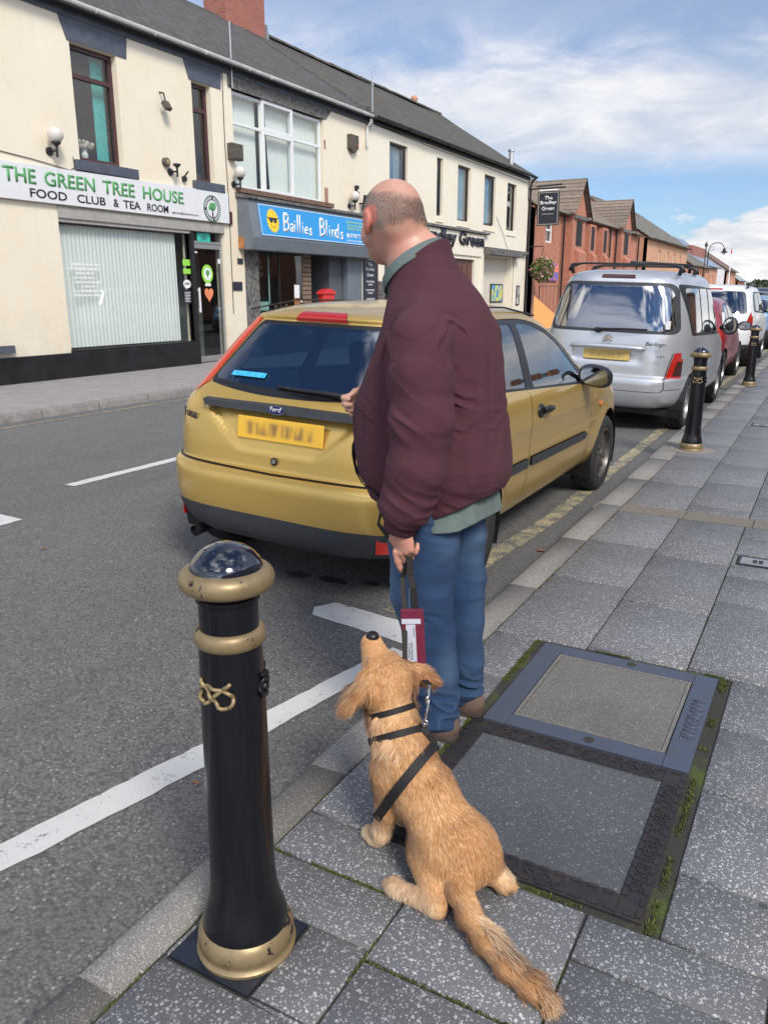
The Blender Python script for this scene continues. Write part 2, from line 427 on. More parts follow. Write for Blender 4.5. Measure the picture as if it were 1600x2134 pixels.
def terrazzo(name, base, fleck, s1=70, amount=.62, tone=.25, warm=None):
    """concrete slab with exposed pale chippings"""
    t = NT(name); v = t.co()
    at = t.n('ShaderNodeAttribute'); at.attribute_name = 'tone'
    nb = t.noise(v, 300, 2, .6); nm = t.noise(v, 2.2, 5, .65)
    c = t.mix(t.rng(nb, .3, .7), tuple(x*.62 for x in base), tuple(x*1.35 for x in base))
    c = t.mix(t.rng(nm, .35, .75, 0, .5), c, tuple(x*.62 for x in base))
    m = None
    for s, am, th in ((s1, amount, .36), (s1*1.9, amount-.12, .40), (s1*.62, amount+.25, .27)):
        vn = t.n('ShaderNodeMapping'); vn.inputs['Location'].default_value = (s*.37, s*.11, 0); t.set(vn, 0, v)
        dv = t.n('ShaderNodeVectorMath'); dv.operation = 'ADD'; t.set(dv, 0, vn.outputs[0])
        nn = t.n('ShaderNodeTexNoise'); t.set(nn, 'Vector', v); nn.inputs['Scale'].default_value = s*1.3
        sm = t.n('ShaderNodeVectorMath'); sm.operation = 'SCALE'; t.set(sm, 0, nn.outputs['Color']); sm.inputs['Scale'].default_value = .55/s
        t.set(dv, 1, sm.outputs[0])
        a = t.voro(dv.outputs[0], s); sc = t.n('ShaderNodeSeparateColor'); t.L.new(a.outputs['Color'], sc.inputs[0])
        k = t.math('MULTIPLY', t.math('GREATER_THAN', sc.outputs[0], am), t.math('LESS_THAN', a.outputs['Distance'], t.rng(sc.outputs[2], 0, 1, th*.6, th)))
        k = t.math('MULTIPLY', k, t.rng(sc.outputs[1], 0, 1, .35, 1.))
        m = k if m is None else t.math('MAXIMUM', m, k)
    c = t.mix(m, c, fleck)
    gv = t.voro(t.co((1, 1, .01), loc=(.3, .7, 0)), 2.3); gs = t.n('ShaderNodeSeparateColor'); t.L.new(gv.outputs['Color'], gs.inputs[0])
    gum = t.math('MULTIPLY', t.math('LESS_THAN', gv.outputs['Distance'], t.rng(gs.outputs[1], 0, 1, .015, .045)), t.math('GREATER_THAN', gs.outputs[0], .45))
    c = t.mix(t.math('MULTIPLY', gum, .75), c, (.05, .05, .05)); st = t.noise(v, 1.3, 6, .7); c = t.mix(t.rng(st, .52, .72, 0, .45), c, tuple(x*.5 for x in base))
    tt = t.rng(at.outputs['Fac'], 0, 1, 1-tone, 1+tone)
    vm = t.n('ShaderNodeVectorMath'); vm.operation = 'SCALE'; t.set(vm, 0, c); t.set(vm, 'Scale', tt)
    t.set(t.b, 'Base Color', vm.outputs[0]); t.p(rough=t.rng(nm, .3, .7, .5, .72))
    t.bump(t.math('ADD', t.math('MULTIPLY', m, .6), nb), .35, .003)
    return t.m
M_asph = asphalt_mat()
M_slab = terrazzo('slab_concrete', (.150, .155, .163), (.50, .505, .51), s1=72, amount=.34, tone=.09)
M_kerb = terrazzo('kerb_granite', (.20, .19, .175), (.46, .44, .41), s1=120, amount=.45, tone=.12)
M_infill = terrazzo('cover_concrete', (.21, .20, .185), (.46, .44, .40), s1=130, amount=.55)
M_infill2 = terrazzo('cover_concrete_dark', (.12, .13, .145), (.38, .38, .36), s1=95, amount=.8)
def joint_mat():
    t = NT('joint_dirt'); v = t.co(); n = t.noise(v, 4, 5, .7); f = t.noise(v, 120, 3)
    t.col(t.mix(t.rng(n, .5, .62), t.mix(f, (.02, .02, .02), (.06, .055, .045)), t.mix(f, (.03, .045, .012), (.10, .13, .03)))); t.p(rough=1)
    t.bump(f, .6, .006); return t.m
M_joint = joint_mat()
def paint_mat(name, c, wear, under=(.12, .12, .12)):
    t = NT(name); v = t.co(); n = t.noise(v, 9, 6, .7); f = t.noise(v, 110, 3, .6); cr = t.voro(t.co(), 3.2, 'DISTANCE_TO_EDGE')
    w_ = t.rng(t.math('ADD', t.math('MULTIPLY', n, .55), t.math('MULTIPLY', f, .45)), wear-.03, wear+.05)
    t.col(t.mix(w_, t.mix(t.noise(v, 5, 3), tuple(x*.82 for x in c), c), under)); t.p(rough=.7)
    crk = t.rng(cr.outputs['Distance'], 0, .012, 0, 1)
    t.bump(t.math('MULTIPLY', f, crk), .3, .003); return t.m
M_white = paint_mat('road_paint_white', (.62, .62, .60), .60)
M_yellow = paint_mat('road_paint_yellow', (.44, .38, .22), .49)
M_farpave = plain('tarmac_pavement', (.27, .25, .245), .9, var=.15, scale=4, bump=.3, bscale=140)

def grid_sheet(name, xs, ys, zf, mat, label=None):
    V_ = [(x, y, zf(x)) for y in ys for x in xs]; n = len(xs)
    F_ = [(j*n+i, j*n+i+1, (j+1)*n+i+1, (j+1)*n+i) for j in range(len(ys)-1) for i in range(n-1)]
    o = np_mesh(name, V_, F_, mat); return tag(o, kind='structure')
def road_z(x):
    x = max(-8.70, min(-1.29, x))
    if x > -5.0: t = (-1.29-x)/3.71; return -.118+.13*(t*1.15-.15*t*t*1.0)
    t = (x+8.70)/3.7; return -.10+.112*(t*1.15-.15*t*t)
grid_sheet('ground', [-900, -200, -30, -12, 3, 30, 200, 900], [-300, -20, 60, 150, 400, 1500], lambda x: -.32, plain('ground_soil', (.10, .11, .07), 1, scale=.3))
grid_sheet('road', [-8.72+i*(7.44/24) for i in range(25)], [-40, -5, 0, 5, 10, 20, 40, 80, 150, 300, 420], road_z, M_asph)

# slabs of the near pavement: column x ranges and their cross joints
def slab_mesh():
    V_ = []; F_ = []; T_ = []
    def slab(x0, x1, y0, y1, tone):
        g_ = .0035; b = .004; z1 = random.uniform(-.0012, .0012); k = len(V_)
        x0 += g_; x1 -= g_; y0 += g_; y1 -= g_
        ring = lambda i, z: [(x0+i, y0+i, z), (x1-i, y0+i, z), (x1-i, y1-i, z), (x0+i, y1-i, z)]
        V_.extend(ring(0, -.05)+ring(0, z1-.004)+ring(b, z1))
        for r in (0, 4):
            for i in range(4): F_.append((k+r+i, k+r+(i+1) % 4, k+r+4+(i+1) % 4, k+r+4+i))
        F_.append((k+8, k+9, k+10, k+11)); T_.extend([tone]*12)
    def holes(x0, x1, y0, y1, hs):
        # subtract rectangles from a slab
        for hx0, hx1, hy0, hy1 in hs:
            if x0 < hx1-.001 and x1 > hx0+.001 and y0 < hy1-.001 and y1 > hy0+.001:
                res = []
                if y0 < hy0-.012: res.append((x0, x1, y0, hy0))
                if y1 > hy1+.012: res.append((x0, x1, hy1, y1))
                ya, yb = max(y0, hy0), min(y1, hy1)
                if x0 < hx0-.012: res.append((x0, hx0, ya, yb))
                if x1 > hx1+.012: res.append((hx1, x1, ya, yb))
                out_ = []
                for r in res: out_ += holes(*r, hs)
                return out_
        return [(x0, x1, y0, y1)]
    HS = [(-.945, -.175, 1.615, 3.07), (-1.128, -.90, 1.028, 1.262), (-1.141, 6, 5.335, 5.56),
          (-.315, -.075, 4.53, 4.72), (-.70, -.48, 9.72, 9.96)]
    cols = [(-1.141, -.74), (-.74, -.34), (-.34, .06), (.06, .46), (.46, .86), (.86, 1.26), (1.26, 1.66), (1.66, 2.06), (2.06, 2.46), (2.46, 2.9)]
    jo = {0: [-3, -2, -1, -.2, .22, .63, 1.03, 1.435, 2.25, 2.655, 3.055, 3.875, 4.60, 5.335, 5.56, 6.35, 7.53, 8.3, 9.1, 10.14, 10.9],
          1: [-3, -2, -1.2, -.4, .02, .42, .83, 1.235, 1.64, 3.09, 3.70, 4.485, 5.335, 5.56, 5.75, 6.55, 7.35, 8.15, 8.95, 9.75, 10.55],
          2: [-3, -2, -1, -.2, .23, .63, 1.05, 1.46, 1.86, 2.265, 2.665, 3.09, 3.895, 4.31, 5.08, 5.335, 5.56, 6.2, 7.42, 8.2, 9.0, 9.8, 10.6]}
    for ci, (a, b) in enumerate(cols):
        j = list(jo[ci]) if ci < 3 else [-3+.4*(ci % 2)+.81*k for k in range(17)]
        while j[-1] < 130: j.append(j[-1]+.81)
        for y0, y1 in zip(j[:-1], j[1:]):
            tone = random.random()
            for r in holes(a, b, y0, y1, HS): slab(*r, tone)
    return V_, F_, T_
V_, F_, T_ = slab_mesh()
tag(np_mesh('pavement', V_, F_, M_slab, smooth=False, attrs={'tone': np.array(T_)}), kind='structure')
grid_sheet('pavement_bed', [-1.15, 3.0], [-20, 130], lambda x: -.009, M_joint)
# kerb stones of the near side
V_ = []; F_ = []; T_ = []
y = -2.765
while y < 130:
    y1 = y+.915; k = len(V_); xo0 = -1.262-.011*min(max(y, 0), 9); xo1 = -1.262-.011*min(max(y1, 0), 9); g_ = .003
    prof = [(0, -.3), (0, -.022), (.012, -.004), (.03, .002)]
    for yy_, xo in ((y+g_, xo0), (y1-g_, xo1)):
        for dx, z in prof: V_.append((xo+dx, yy_, z))
        V_.append((-1.146, yy_, .001)); V_.append((-1.146, yy_, -.3))
    for i in range(5): F_.append((k+i, k+i+1, k+6+i+1, k+6+i))
    F_.append((k+5, k+4, k+3, k+2)); F_.append((k+5, k+2, k+1, k)); F_.append((k+8, k+9, k+10, k+11)); F_.append((k+6, k+7, k+8, k+11))
    T_.extend([random.random()]*12); y = y1
tag(np_mesh('kerb', V_, F_, M_kerb, smooth=False, attrs={'tone': np.array(T_)}), kind='structure')
# far pavement and its kerb
grid_sheet('far_pavement', [-30, -11.7, -8.84], [-40, 0, 20, 60, 140], lambda x: 0.0 if x > -11.6 else .0, M_farpave)
V_ = []; F_ = []; T_ = []; y = -20
while y < 140:
    y1 = y+.92; k = len(V_)
    for yy_ in (y+.004, y1-.004):
        V_ += [(-8.84, yy_, .002), (-8.715, yy_, .001), (-8.695, yy_, -.02), (-8.69, yy_, -.3)]
    for i in range(3): F_.append((k+i, k+4+i, k+5+i, k+i+1))
    T_.extend([random.random()]*8); y = y1
tag(np_mesh('far_kerb', V_, F_, plain('kerb_concrete', (.21, .195, .18), .85, var=.25, bump=.3), smooth=False), kind='structure')
# drainage strip of grooved blocks across the pavement
t = NT('drain_block'); v = t.co(); n_ = t.noise(v, 30, 4)
t.col(t.mix(n_, (.13, .12, .10), (.25, .225, .19))); t.p(rough=.9); t.bump(t.noise(v, 150, 2), .3, .003); M_drain = t.m
d = MB()
for k in range(20):
    x0 = -1.262-.011*5.4 if k == 0 else -1.14+.245*(k-1)*1.0+.0
    x0 = -1.315 if k == 0 else -1.137+.42*(k-1); x1 = (-1.143 if k == 0 else x0+.414)
    for i in range(5):
        y0 = 5.343+.043*i; d.box((x0, y0, -.05), (x1, y0+.034, .0005))
    d.box((x0, 5.343, -.05), (x1, 5.343+.206, -.006))
tag(d.build('drainage_channel', M_drain), kind='structure')

# painted lines
def paint(name, poly, mat, z=.004, n=1, jag=.004):
    """poly: list of road xy points; edges roughened slightly, laid on the road"""
    pts = []
    for i in range(len(poly)):
        a, b = Vector(poly[i]), Vector(poly[(i+1) % len(poly)]); L_ = (b-a).length; m = max(1, int(L_/.05)) if L_ < 12 else max(1, int(L_/.4))
        nn = Vector((-(b-a).y, (b-a).x)).normalized()
        for k in range(m): pts.append(a+(b-a)*k/m+nn*random.uniform(-jag, jag))
    me = bpy.data.meshes.new(name); bm = bmesh.new()
    bm.faces.new([bm.verts.new((p.x, p.y, 0)) for p in pts]); bmesh.ops.triangulate(bm, faces=bm.faces)
    for v_ in bm.verts: v_.co.z = road_z(v_.co.x)+z
    bm.normal_update()
    for f in bm.faces:
        if f.normal.z < 0: f.normal_flip()
    bm.to_mesh(me); bm.free(); me.materials.append(mat); return tag(link(name, me), kind='structure')
paint('bay_line', [(-2.62, -1.4), (-1.90, 1.165), (-1.755, 1.86), (-1.555, 2.88), (-1.47, 2.86), (-1.655, 1.76), (-1.80, 1.09), (-2.45, -1.4)], M_white)
paint('bay_end_bar', [(-2.06, 2.98), (-2.10, 3.06), (-2.045, 3.17), (-1.42, 3.14), (-1.42, 2.93)], M_white)
for k in range(-2, 30):
    y0 = 3.99+4.1*k
    if k == -1: paint('centre_line', [(-4.74, 1.4), (-4.76, 3.22), (-4.50, 3.22), (-4.48, 1.4)], M_white); continue
    if k == -2: continue
    a = 4.97; paint('centre_line', [(-a-.05, y0), (-a-.05, y0+2.0), (-a+.05, y0+2.0), (-a+.05, y0)], M_white)
paint('yellow_line', [(-1.80, 3.22), (-1.70, 4.2), (-1.635, 5.25), (-1.67, 9.6), (-1.67, 60), (-1.57, 60), (-1.565, 9.6), (-1.53, 5.25), (-1.58, 4.2), (-1.70, 3.22)], M_yellow, jag=.008)
paint('far_yellow_line', [(-8.36, -10), (-8.36, 60), (-8.29, 60), (-8.29, -10)], M_yellow, jag=.003)
# oil drips where cars stop
M_oil = plain('oil_stain', (.028, .028, .03), .5, var=.3)
for i, (cx_, cy_, r1, r2) in enumerate([(-2.43, 3.39, .075, .045), (-2.22, 3.43, .085, .045), (-2.02, 3.5, .05, .03)]):
    paint('oil_stain', [(cx_+r1*math.cos(a)*random.uniform(.75, 1.2), cy_+r2*math.sin(a)*random.uniform(.7, 1.2)) for a in [k*.35 for k in range(18)]], M_oil, z=.003, jag=.002)

# ---- inspection covers
M_iron = NT('cast_iron'); v = M_iron.co(); n_ = M_iron.noise(v, 22, 5, .65)
M_iron.col(M_iron.mix(M_iron.rng(n_, .35, .7), (.032, .033, .040), (.060, .048, .044))); M_iron.p(rough=.55, metal=.35); M_iron.bump(M_iron.noise(v, 140, 3), .3, .002); M_iron = M_iron.m
M_iron2 = NT('cast_iron_worn'); v = M_iron2.co(); n_ = M_iron2.noise(v, 14, 5, .6)
M_iron2.col(M_iron2.mix(M_iron2.rng(n_, .5, .8), (.105, .125, .170), (.11, .105, .115))); M_iron2.p(rough=.42, metal=.45); M_iron2.bump(M_iron2.noise(v, 120, 3), .15, .002); M_iron2 = M_iron2.m
def rect_frame(mb, x0, x1, y0, y1, wx, wy, z0, z1):
    mb.box((x0, y0, z0), (x0+wx, y1, z1)); mb.box((x1-wx, y0, z0), (x1, y1, z1))
    mb.box((x0+wx, y0, z0), (x1-wx, y0+wy, z1)); mb.box((x0+wx, y1-wy, z0), (x1-wx, y1, z1))
def flat(x, y, z, ang=0): return Matrix.Translation((x, y, z)) @ Matrix.Rotation(ang, 4, 'Z')
def one_tone(o): return o
cv = empty('utility_cover', (-.56, 2.69, 0), label='blue-grey iron framed telegraph cover with pale concrete infill beside the man\'s heels', cat='utility cover')
mb = MB(); rect_frame(mb, -.345, .34, -.355, .352, .082, .075, -.06, .0015); mb.build('cover_frame', M_iron2, cv, bevel=.003)
mb = MB(); rect_frame(mb, -.263+.004, .258-.004, -.28+.004, .277-.004, .012, .012, -.05, -.0005); mb.build('inner_rim', M_kerb, cv)
mb = MB(); mb.box((-.245, -.264, -.05), (.24, .261, -.004)); o = mb.build('concrete_infill', M_infill, cv)
text_mesh('lettering', 'TELEGRAPH', flat(.325, -.17, .0015, R(90)), w=.30, h=.045, mat=M_iron2, parent=cv, ext=.0025, bold=.01)
mb = MB()
for x, y in ((.02, -.32), (.02, .315)): mb.lathe([(.0, 0), (.018, 0), (.018, .0022), (0, .0022)], (x, y, .001), 16)
mb.build('lifting_hole', M_joint, cv)
cv = empty('utility_cover', (-.577, 1.985, 0), label='rusty brown iron framed telephone cover with dark concrete infill behind the dog', cat='utility cover')
mb = MB(); rect_frame(mb, -.353, .357, -.345, .338, .064, .074, -.06, .001)
mb.build('cover_frame', M_iron, cv, bevel=.002)
mb = MB(); mb.box((-.289, -.271, -.05), (.293, .264, -.003)); mb.build('concrete_infill', M_infill2, cv)
mb = MB()
def dashes(x0, y0, x1, y1, n, w_):
    for k in range(n):
        a = (k+.15)/n; b = (k+.75)/n
        if abs(x1-x0) > abs(y1-y0): mb.box((x0+(x1-x0)*a, y0, .001), (x0+(x1-x0)*b, y0+w_, .0045))
        else: mb.box((x0, y0+(y1-y0)*a, .001), (x0+w_, y0+(y1-y0)*b, .0045))
dashes(-.35, -.340, .35, -.340, 16, .012); dashes(-.29, -.285, .29, -.285, 14, .012)
dashes(-.35, .322, .35, .322, 16, .010); dashes(-.29, .268, .29, .268, 14, .010)
dashes(.342, -.34, .342, .33, 16, .011); dashes(.296, -.28, .296, .26, 14, .011)
dashes(-.350, -.34, -.350, .33, 16, .011); dashes(-.303, -.28, -.303, .26, 14, .011)
mb.build('tread_studs', M_iron, cv)
ls = [text_mesh('lettering', 'POST OFFICE TELEPHONES', flat(-.27, .280, .001), w=.54, h=.036, mat=M_iron, parent=cv, ext=.0035, bold=.0),
      text_mesh('lettering', 'POST OFFICE TELEPHONES', flat(.308, .25, .001, R(-90)), w=.50, h=.030, mat=M_iron, parent=cv, ext=.0035),
      text_mesh('lettering', 'POST OFFICE', flat(.16, -.294, .001, R(180)), w=.36, h=.038, mat=M_iron, parent=cv, ext=.0035)]
join(ls, 'lettering')
M_cast = plain('pale_cast_plate', (.33, .34, .36), .5, .4, var=.2, bump=.2)
for (x0, x1, y0, y1, lab) in ((-.31, -.085, 4.545, 4.70, 'small pale metal stop-tap lid set in the slabs short of the drain strip'), (-.69, -.50, 9.75, 9.93, 'small pale metal lid in the slabs beyond the second bollard')):
    cv = empty('stop_tap_cover', (x0, y0, 0), label=lab, cat='access lid', group='small lids in the pavement')
    mb = MB(); rect_frame(mb, 0, x1-x0, 0, y1-y0, .012, .012, -.05, .001); mb.build('lid_frame', M_iron, cv)
    mb = MB(); mb.box((.014, .014, -.05), (x1-x0-.014, y1-y0-.014, 0)); mb.build('lid', M_cast, cv)
    mb = MB()
    for k in range(2):
        for q in range(3): mb.box((.075+.03*k, .05+.02*q, 0), (.098+.03*k, .063+.02*q, .002))
    mb.build('raised_mark', M_iron, cv)
# moss: tufts along joints and beside the covers
def moss():
    V_ = []; F_ = []; C_ = []
    def tuft(x, y, z, s, n):
        for _ in range(n):
            a = random.uniform(0, 6.28); r = random.uniform(0, s); h_ = random.uniform(.004, .014)*(s/.012)**.5; bx, by = x+r*math.cos(a), y+r*math.sin(a)
            b = random.uniform(0, 3.14); w_ = random.uniform(.0012, .003); k = len(V_); lx, ly = random.uniform(-.005, .005), random.uniform(-.005, .005)
            V_.extend([(bx-w_*math.cos(b), by-w_*math.sin(b), z), (bx+w_*math.cos(b), by+w_*math.sin(b), z), (bx+lx, by+ly, z+h_)]); F_.append((k, k+1, k+2))
            C_.extend([random.random()]*3)
    def line(x0, y0, x1, y1, dens, s, n, thr=-.1):
        m = int(math.hypot(x1-x0, y1-y0)*dens)
        for i in range(m):
            t_ = random.random(); x = x0+(x1-x0)*t_; y = y0+(y1-y0)*t_
            if noise.noise(Vector((x*7, y*7, 3.3))) > thr: tuft(x+random.uniform(-s, s)*.6, y+random.uniform(-s, s)*.6, -.006, s, n)
    line(-.197, 1.63, -.197, 2.55, 300, .008, 6, .08); line(-.197, 2.5, -.197, 3.05, 300, .012, 8, 0)
    line(-.92, 1.625, -.18, 1.625, 220, .006, 5, .0)
    line(-.94, 2.0, -.94, 3.05, 380, .010, 9, -.15); line(-1.14, 1.435, -.75, 1.435, 500, .005, 8, -.2)
    line(-.2, 1.60, -.2, 1.66, 400, .008, 6, -.9)
    line(-1.142, .3, -1.142, 3.0, 160, .005, 6, .1); line(-.74, .5, -.74, 1.6, 200, .005, 7, 0); line(-.74, 1.236, -.34, 1.236, 250, .005, 7, -.1)
    line(-1.14, 3.1, -1.14, 6.5, 160, .005, 6, 0); line(-.95, 3.07, -.2, 3.07, 300, .006, 7, .05)
    t = NT('moss_green'); at = t.n('ShaderNodeAttribute'); at.attribute_name = 'tone'
    t.col(t.mix(at.outputs['Fac'], (.035, .055, .012), (.16, .17, .045))); t.p(rough=.9)
    return tag(np_mesh('moss', V_, F_, t.m, smooth=False, attrs={'tone': np.array(C_)}), 'green moss growing in the joints round the covers and slabs', 'moss', kind='stuff')
moss()

# fallen leaves in the gutter
M_leaf = plain('dead_leaf', (.26, .10, .04), .8, var=.5, scale=60)
for k, (x, y, s_, a) in enumerate([(-1.42, 4.55, .030, .4), (-1.37, 4.75, .022, 1.9), (-1.62, 1.66, .014, .2), (-1.40, 2.35, .018, 2.5), (-1.36, 6.1, .026, 1.1), (-3.9, 2.9, .02, .7)]):
    e = MB(); P_ = [(s_*c_*(1+.25*math.sin(3*c_)), s_*.55*q, .004+.004*abs(q)) for c_, q in [(-1, 0), (-.5, .8), (.2, 1), (.8, .5), (1.3, 0), (.7, -.6), (.1, -.9), (-.6, -.7)]]
    e.add(P_, [list(range(8))]); o = e.build('fallen_leaf', M_leaf); o.location = (x, y, road_z(x)+.004); o.rotation_euler = (0, 0, a)
    tag(o, ('dry brown leaf in the gutter level with the gold car door', 'smaller dry leaf next to the one by the gold car', 'tiny brown scrap between the bay line and the kerb', 'small leaf in the gutter behind the man', 'dry leaf in the gutter by the front wheel of the gold car', 'lone leaf out on the road left of the parked gold car')[k], 'leaf', 'fallen leaves along the gutter')
# ================================================================ BUILDINGS
def render_mat(name, c):
    t = NT(name); v = t.co(); n = t.noise(v, .8, 5, .65); f = t.noise(v, 22, 4)
    st = t.noise(t.co((6, 6, .7)), 1.2, 5, .6)
    cc = t.mix(t.rng(n, .3, .72), c, tuple(x*q for x, q in zip(c, (.95, .92, .87))))
    cc = t.mix(t.rng(st, .55, .85, 0, .22), cc, tuple(x*q for x, q in zip(c, (.70, .66, .60)))); sp = t.noise(v, 3.3, 6, .75); cc = t.mix(t.rng(sp, .62, .70, 0, .30), cc, tuple(x*.72 for x in c)); s_ = t.n('ShaderNodeSeparateXYZ'); t.set(s_, 0, v); cc = t.mix(t.math('MULTIPLY', t.rng(s_.outputs[2], .35, 1.3, .45, 0), t.rng(sp, .35, .65)), cc, tuple(x*.6 for x in c))
    t.col(cc); t.p(rough=.88); t.bump(t.math('ADD', f, t.math('MULTIPLY', n, .7)), .12, .01); return t.m
M_cream = render_mat('cream_render', (.79, .72, .585))
M_cream2 = render_mat('pub_render', (.80, .745, .62))
M_slate = plain('slate_blue_paint', (.075, .088, .115), .6, var=.2, scale=6, bump=.15)
M_maroon = plain('maroon_upvc', (.065, .024, .027), .38, var=.1)
M_white_up = plain('white_upvc', (.74, .75, .75), .4, var=.04)
M_gutterw = plain('gutter_white', (.60, .61, .59), .45, var=.18, scale=3)
M_black = plain('black_paint', (.014, .014, .016), .42, var=.3)
M_stall = plain('black_stallriser', (.012, .012, .014), .35, var=.5, scale=3, bump=.1, bscale=8)
M_dark = plain('dark_interior', (.022, .022, .024), .9, var=.3, scale=3)
M_grey = plain('grey_paint', (.15, .175, .20), .5, var=.1, scale=3)
M_stone = plain('stained_stone', (.13, .125, .12), .9, var=.7, scale=11, bump=.5, bscale=25)
M_alu = plain('brushed_aluminium', (.50, .50, .49), .38, .8, var=.06)
M_glassw = glass('window_pane', (.90, .93, .93), base=.05, wav=.02)
M_glassd = glass('window_pane_dark', (.75, .80, .80), base=.07, wav=.03)
M_teal = plain('teal_curtain', (.09, .55, .50), .9, var=.2, scale=20)
M_signw = plain('sign_white', (.70, .71, .72), .35, var=.03)
M_green = plain('letter_green', (.10, .36, .12), .4, var=.03)
M_ink = plain('letter_black', (.02, .022, .035), .4, var=.05)
M_lime = plain('sticker_lime', (.30, .68, .08), .5, var=.05)
M_wtxt = plain('letter_white', (.82, .82, .82), .45, var=.03)
M_cable = plain('cable_black', (.03, .028, .028), .6)
def blind_mat():
    t = NT('vertical_blind'); v = t.co(); s = t.n('ShaderNodeSeparateXYZ'); t.set(s, 0, v)
    ph = t.math('MULTIPLY', s.outputs[1], 11.2); fr = t.math('FRACT', ph)
    sid = t.noise(t.co((.01, 11.2, .01)), 1.0, 1)
    c = t.mix(t.rng(fr, .86, 1.0), (.80, .83, .77), (.62, .68, .62)); c = t.mix(t.rng(sid, .3, .7, 0, .3), c, (.66, .73, .67))
    t.col(c); t.p(rough=.8); t.bump(t.math('SINE', t.math('MULTIPLY', fr, 3.14)), .5, .02); return t.m
M_blind = blind_mat()
def tile_mat(name, c1, c2, moss_c, sx=.27, sz=.2):
    t = NT(name); v = t.co(); s = t.n('ShaderNodeSeparateXYZ'); t.set(s, 0, v)
    br = t.n('ShaderNodeTexBrick'); cb = t.n('ShaderNodeCombineXYZ'); t.set(cb, 0, s.outputs[1]); t.set(cb, 1, t.math('MULTIPLY', s.outputs[2], 1.85))
    t.set(br, 'Vector', cb.outputs[0]); br.inputs['Scale'].default_value = 1; br.inputs['Brick Width'].default_value = sx; br.inputs['Row Height'].default_value = sz
    br.inputs['Mortar Size'].default_value = .010; br.inputs['Mortar Smooth'].default_value = .3; br.inputs['Color1'].default_value = (*c1, 1); br.inputs['Color2'].default_value = (*c2, 1)
    br.inputs['Mortar'].default_value = tuple(x*.25 for x in c1)+(1,); br.inputs['Bias'].default_value = 0
    n = t.noise(v, 1.1, 6, .7); n2 = t.noise(v, 14, 5, .7)
    c = t.mix(t.rng(n, .42, .68, 0, .8), br.outputs[0], moss_c); tv = t.voro(cb.outputs[0], 5.2); sc_ = t.n('ShaderNodeSeparateColor'); t.L.new(tv.outputs['Color'], sc_.inputs[0])
    c = t.mix(t.rng(sc_.outputs[0], 0, 1, 0, .55), c, tuple(min(1, x*1.9) for x in c1)); c = t.mix(t.rng(n2, .42, .72, 0, .85), c, tuple(x*.3 for x in c1))
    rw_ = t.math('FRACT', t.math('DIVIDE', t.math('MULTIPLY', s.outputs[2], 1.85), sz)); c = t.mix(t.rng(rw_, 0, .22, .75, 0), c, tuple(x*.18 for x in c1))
    t.col(c); t.p(rough=.9)
    row = t.math('FRACT', t.math('DIVIDE', t.math('MULTIPLY', s.outputs[2], 1.85), sz))
    t.bump(t.math('ADD', t.math('MULTIPLY', row, -1.2), t.math('ADD', br.outputs[1], t.math('MULTIPLY', n2, 1.4))), .9, .03); return t.m
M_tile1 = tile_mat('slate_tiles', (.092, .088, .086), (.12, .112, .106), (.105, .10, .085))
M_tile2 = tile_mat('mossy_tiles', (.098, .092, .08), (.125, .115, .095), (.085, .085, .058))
M_tile3 = tile_mat('brown_concrete_tiles', (.23, .18, .14), (.26, .20, .155), (.19, .155, .12), .9, .33)
M_tile4 = tile_mat('grey_concrete_tiles', (.17, .16, .135), (.20, .185, .15), (.13, .125, .09), .6, .33)
def brick_mat(name, c1, c2, mor, sc=1.0):
    t = NT(name); v = t.co(); s = t.n('ShaderNodeSeparateXYZ'); t.set(s, 0, v)
    cb = t.n('ShaderNodeCombineXYZ'); t.set(cb, 0, t.math('ADD', s.outputs[0], s.outputs[1])); t.set(cb, 1, s.outputs[2])
    br = t.n('ShaderNodeTexBrick'); t.set(br, 'Vector', cb.outputs[0]); br.inputs['Scale'].default_value = 1
    br.inputs['Brick Width'].default_value = .225*sc; br.inputs['Row Height'].default_value = .075*sc; br.inputs['Mortar Size'].default_value = .006*sc
    br.inputs['Color1'].default_value = (*c1, 1); br.inputs['Color2'].default_value = (*c2, 1); br.inputs['Mortar'].default_value = (*mor, 1)
    n = t.noise(v, .7, 5, .6); t.col(t.mix(t.rng(n, .35, .7, 0, .35), br.outputs[0], tuple(x*.6 for x in c1))); t.p(rough=.85)
    t.bump(br.outputs[1], -.4, .01); return t.m
M_brick = brick_mat('red_brick', (.52, .19, .11), (.42, .145, .085), (.38, .29, .23))
M_brick2 = brick_mat('orange_brick', (.58, .27, .155), (.50, .22, .13), (.42, .31, .23))
M_brick3 = brick_mat('tan_brick', (.62, .33, .19), (.55, .27, .15), (.45, .35, .27))
M_bricko = brick_mat('old_brick', (.36, .12, .085), (.28, .09, .065), (.26, .21, .18))

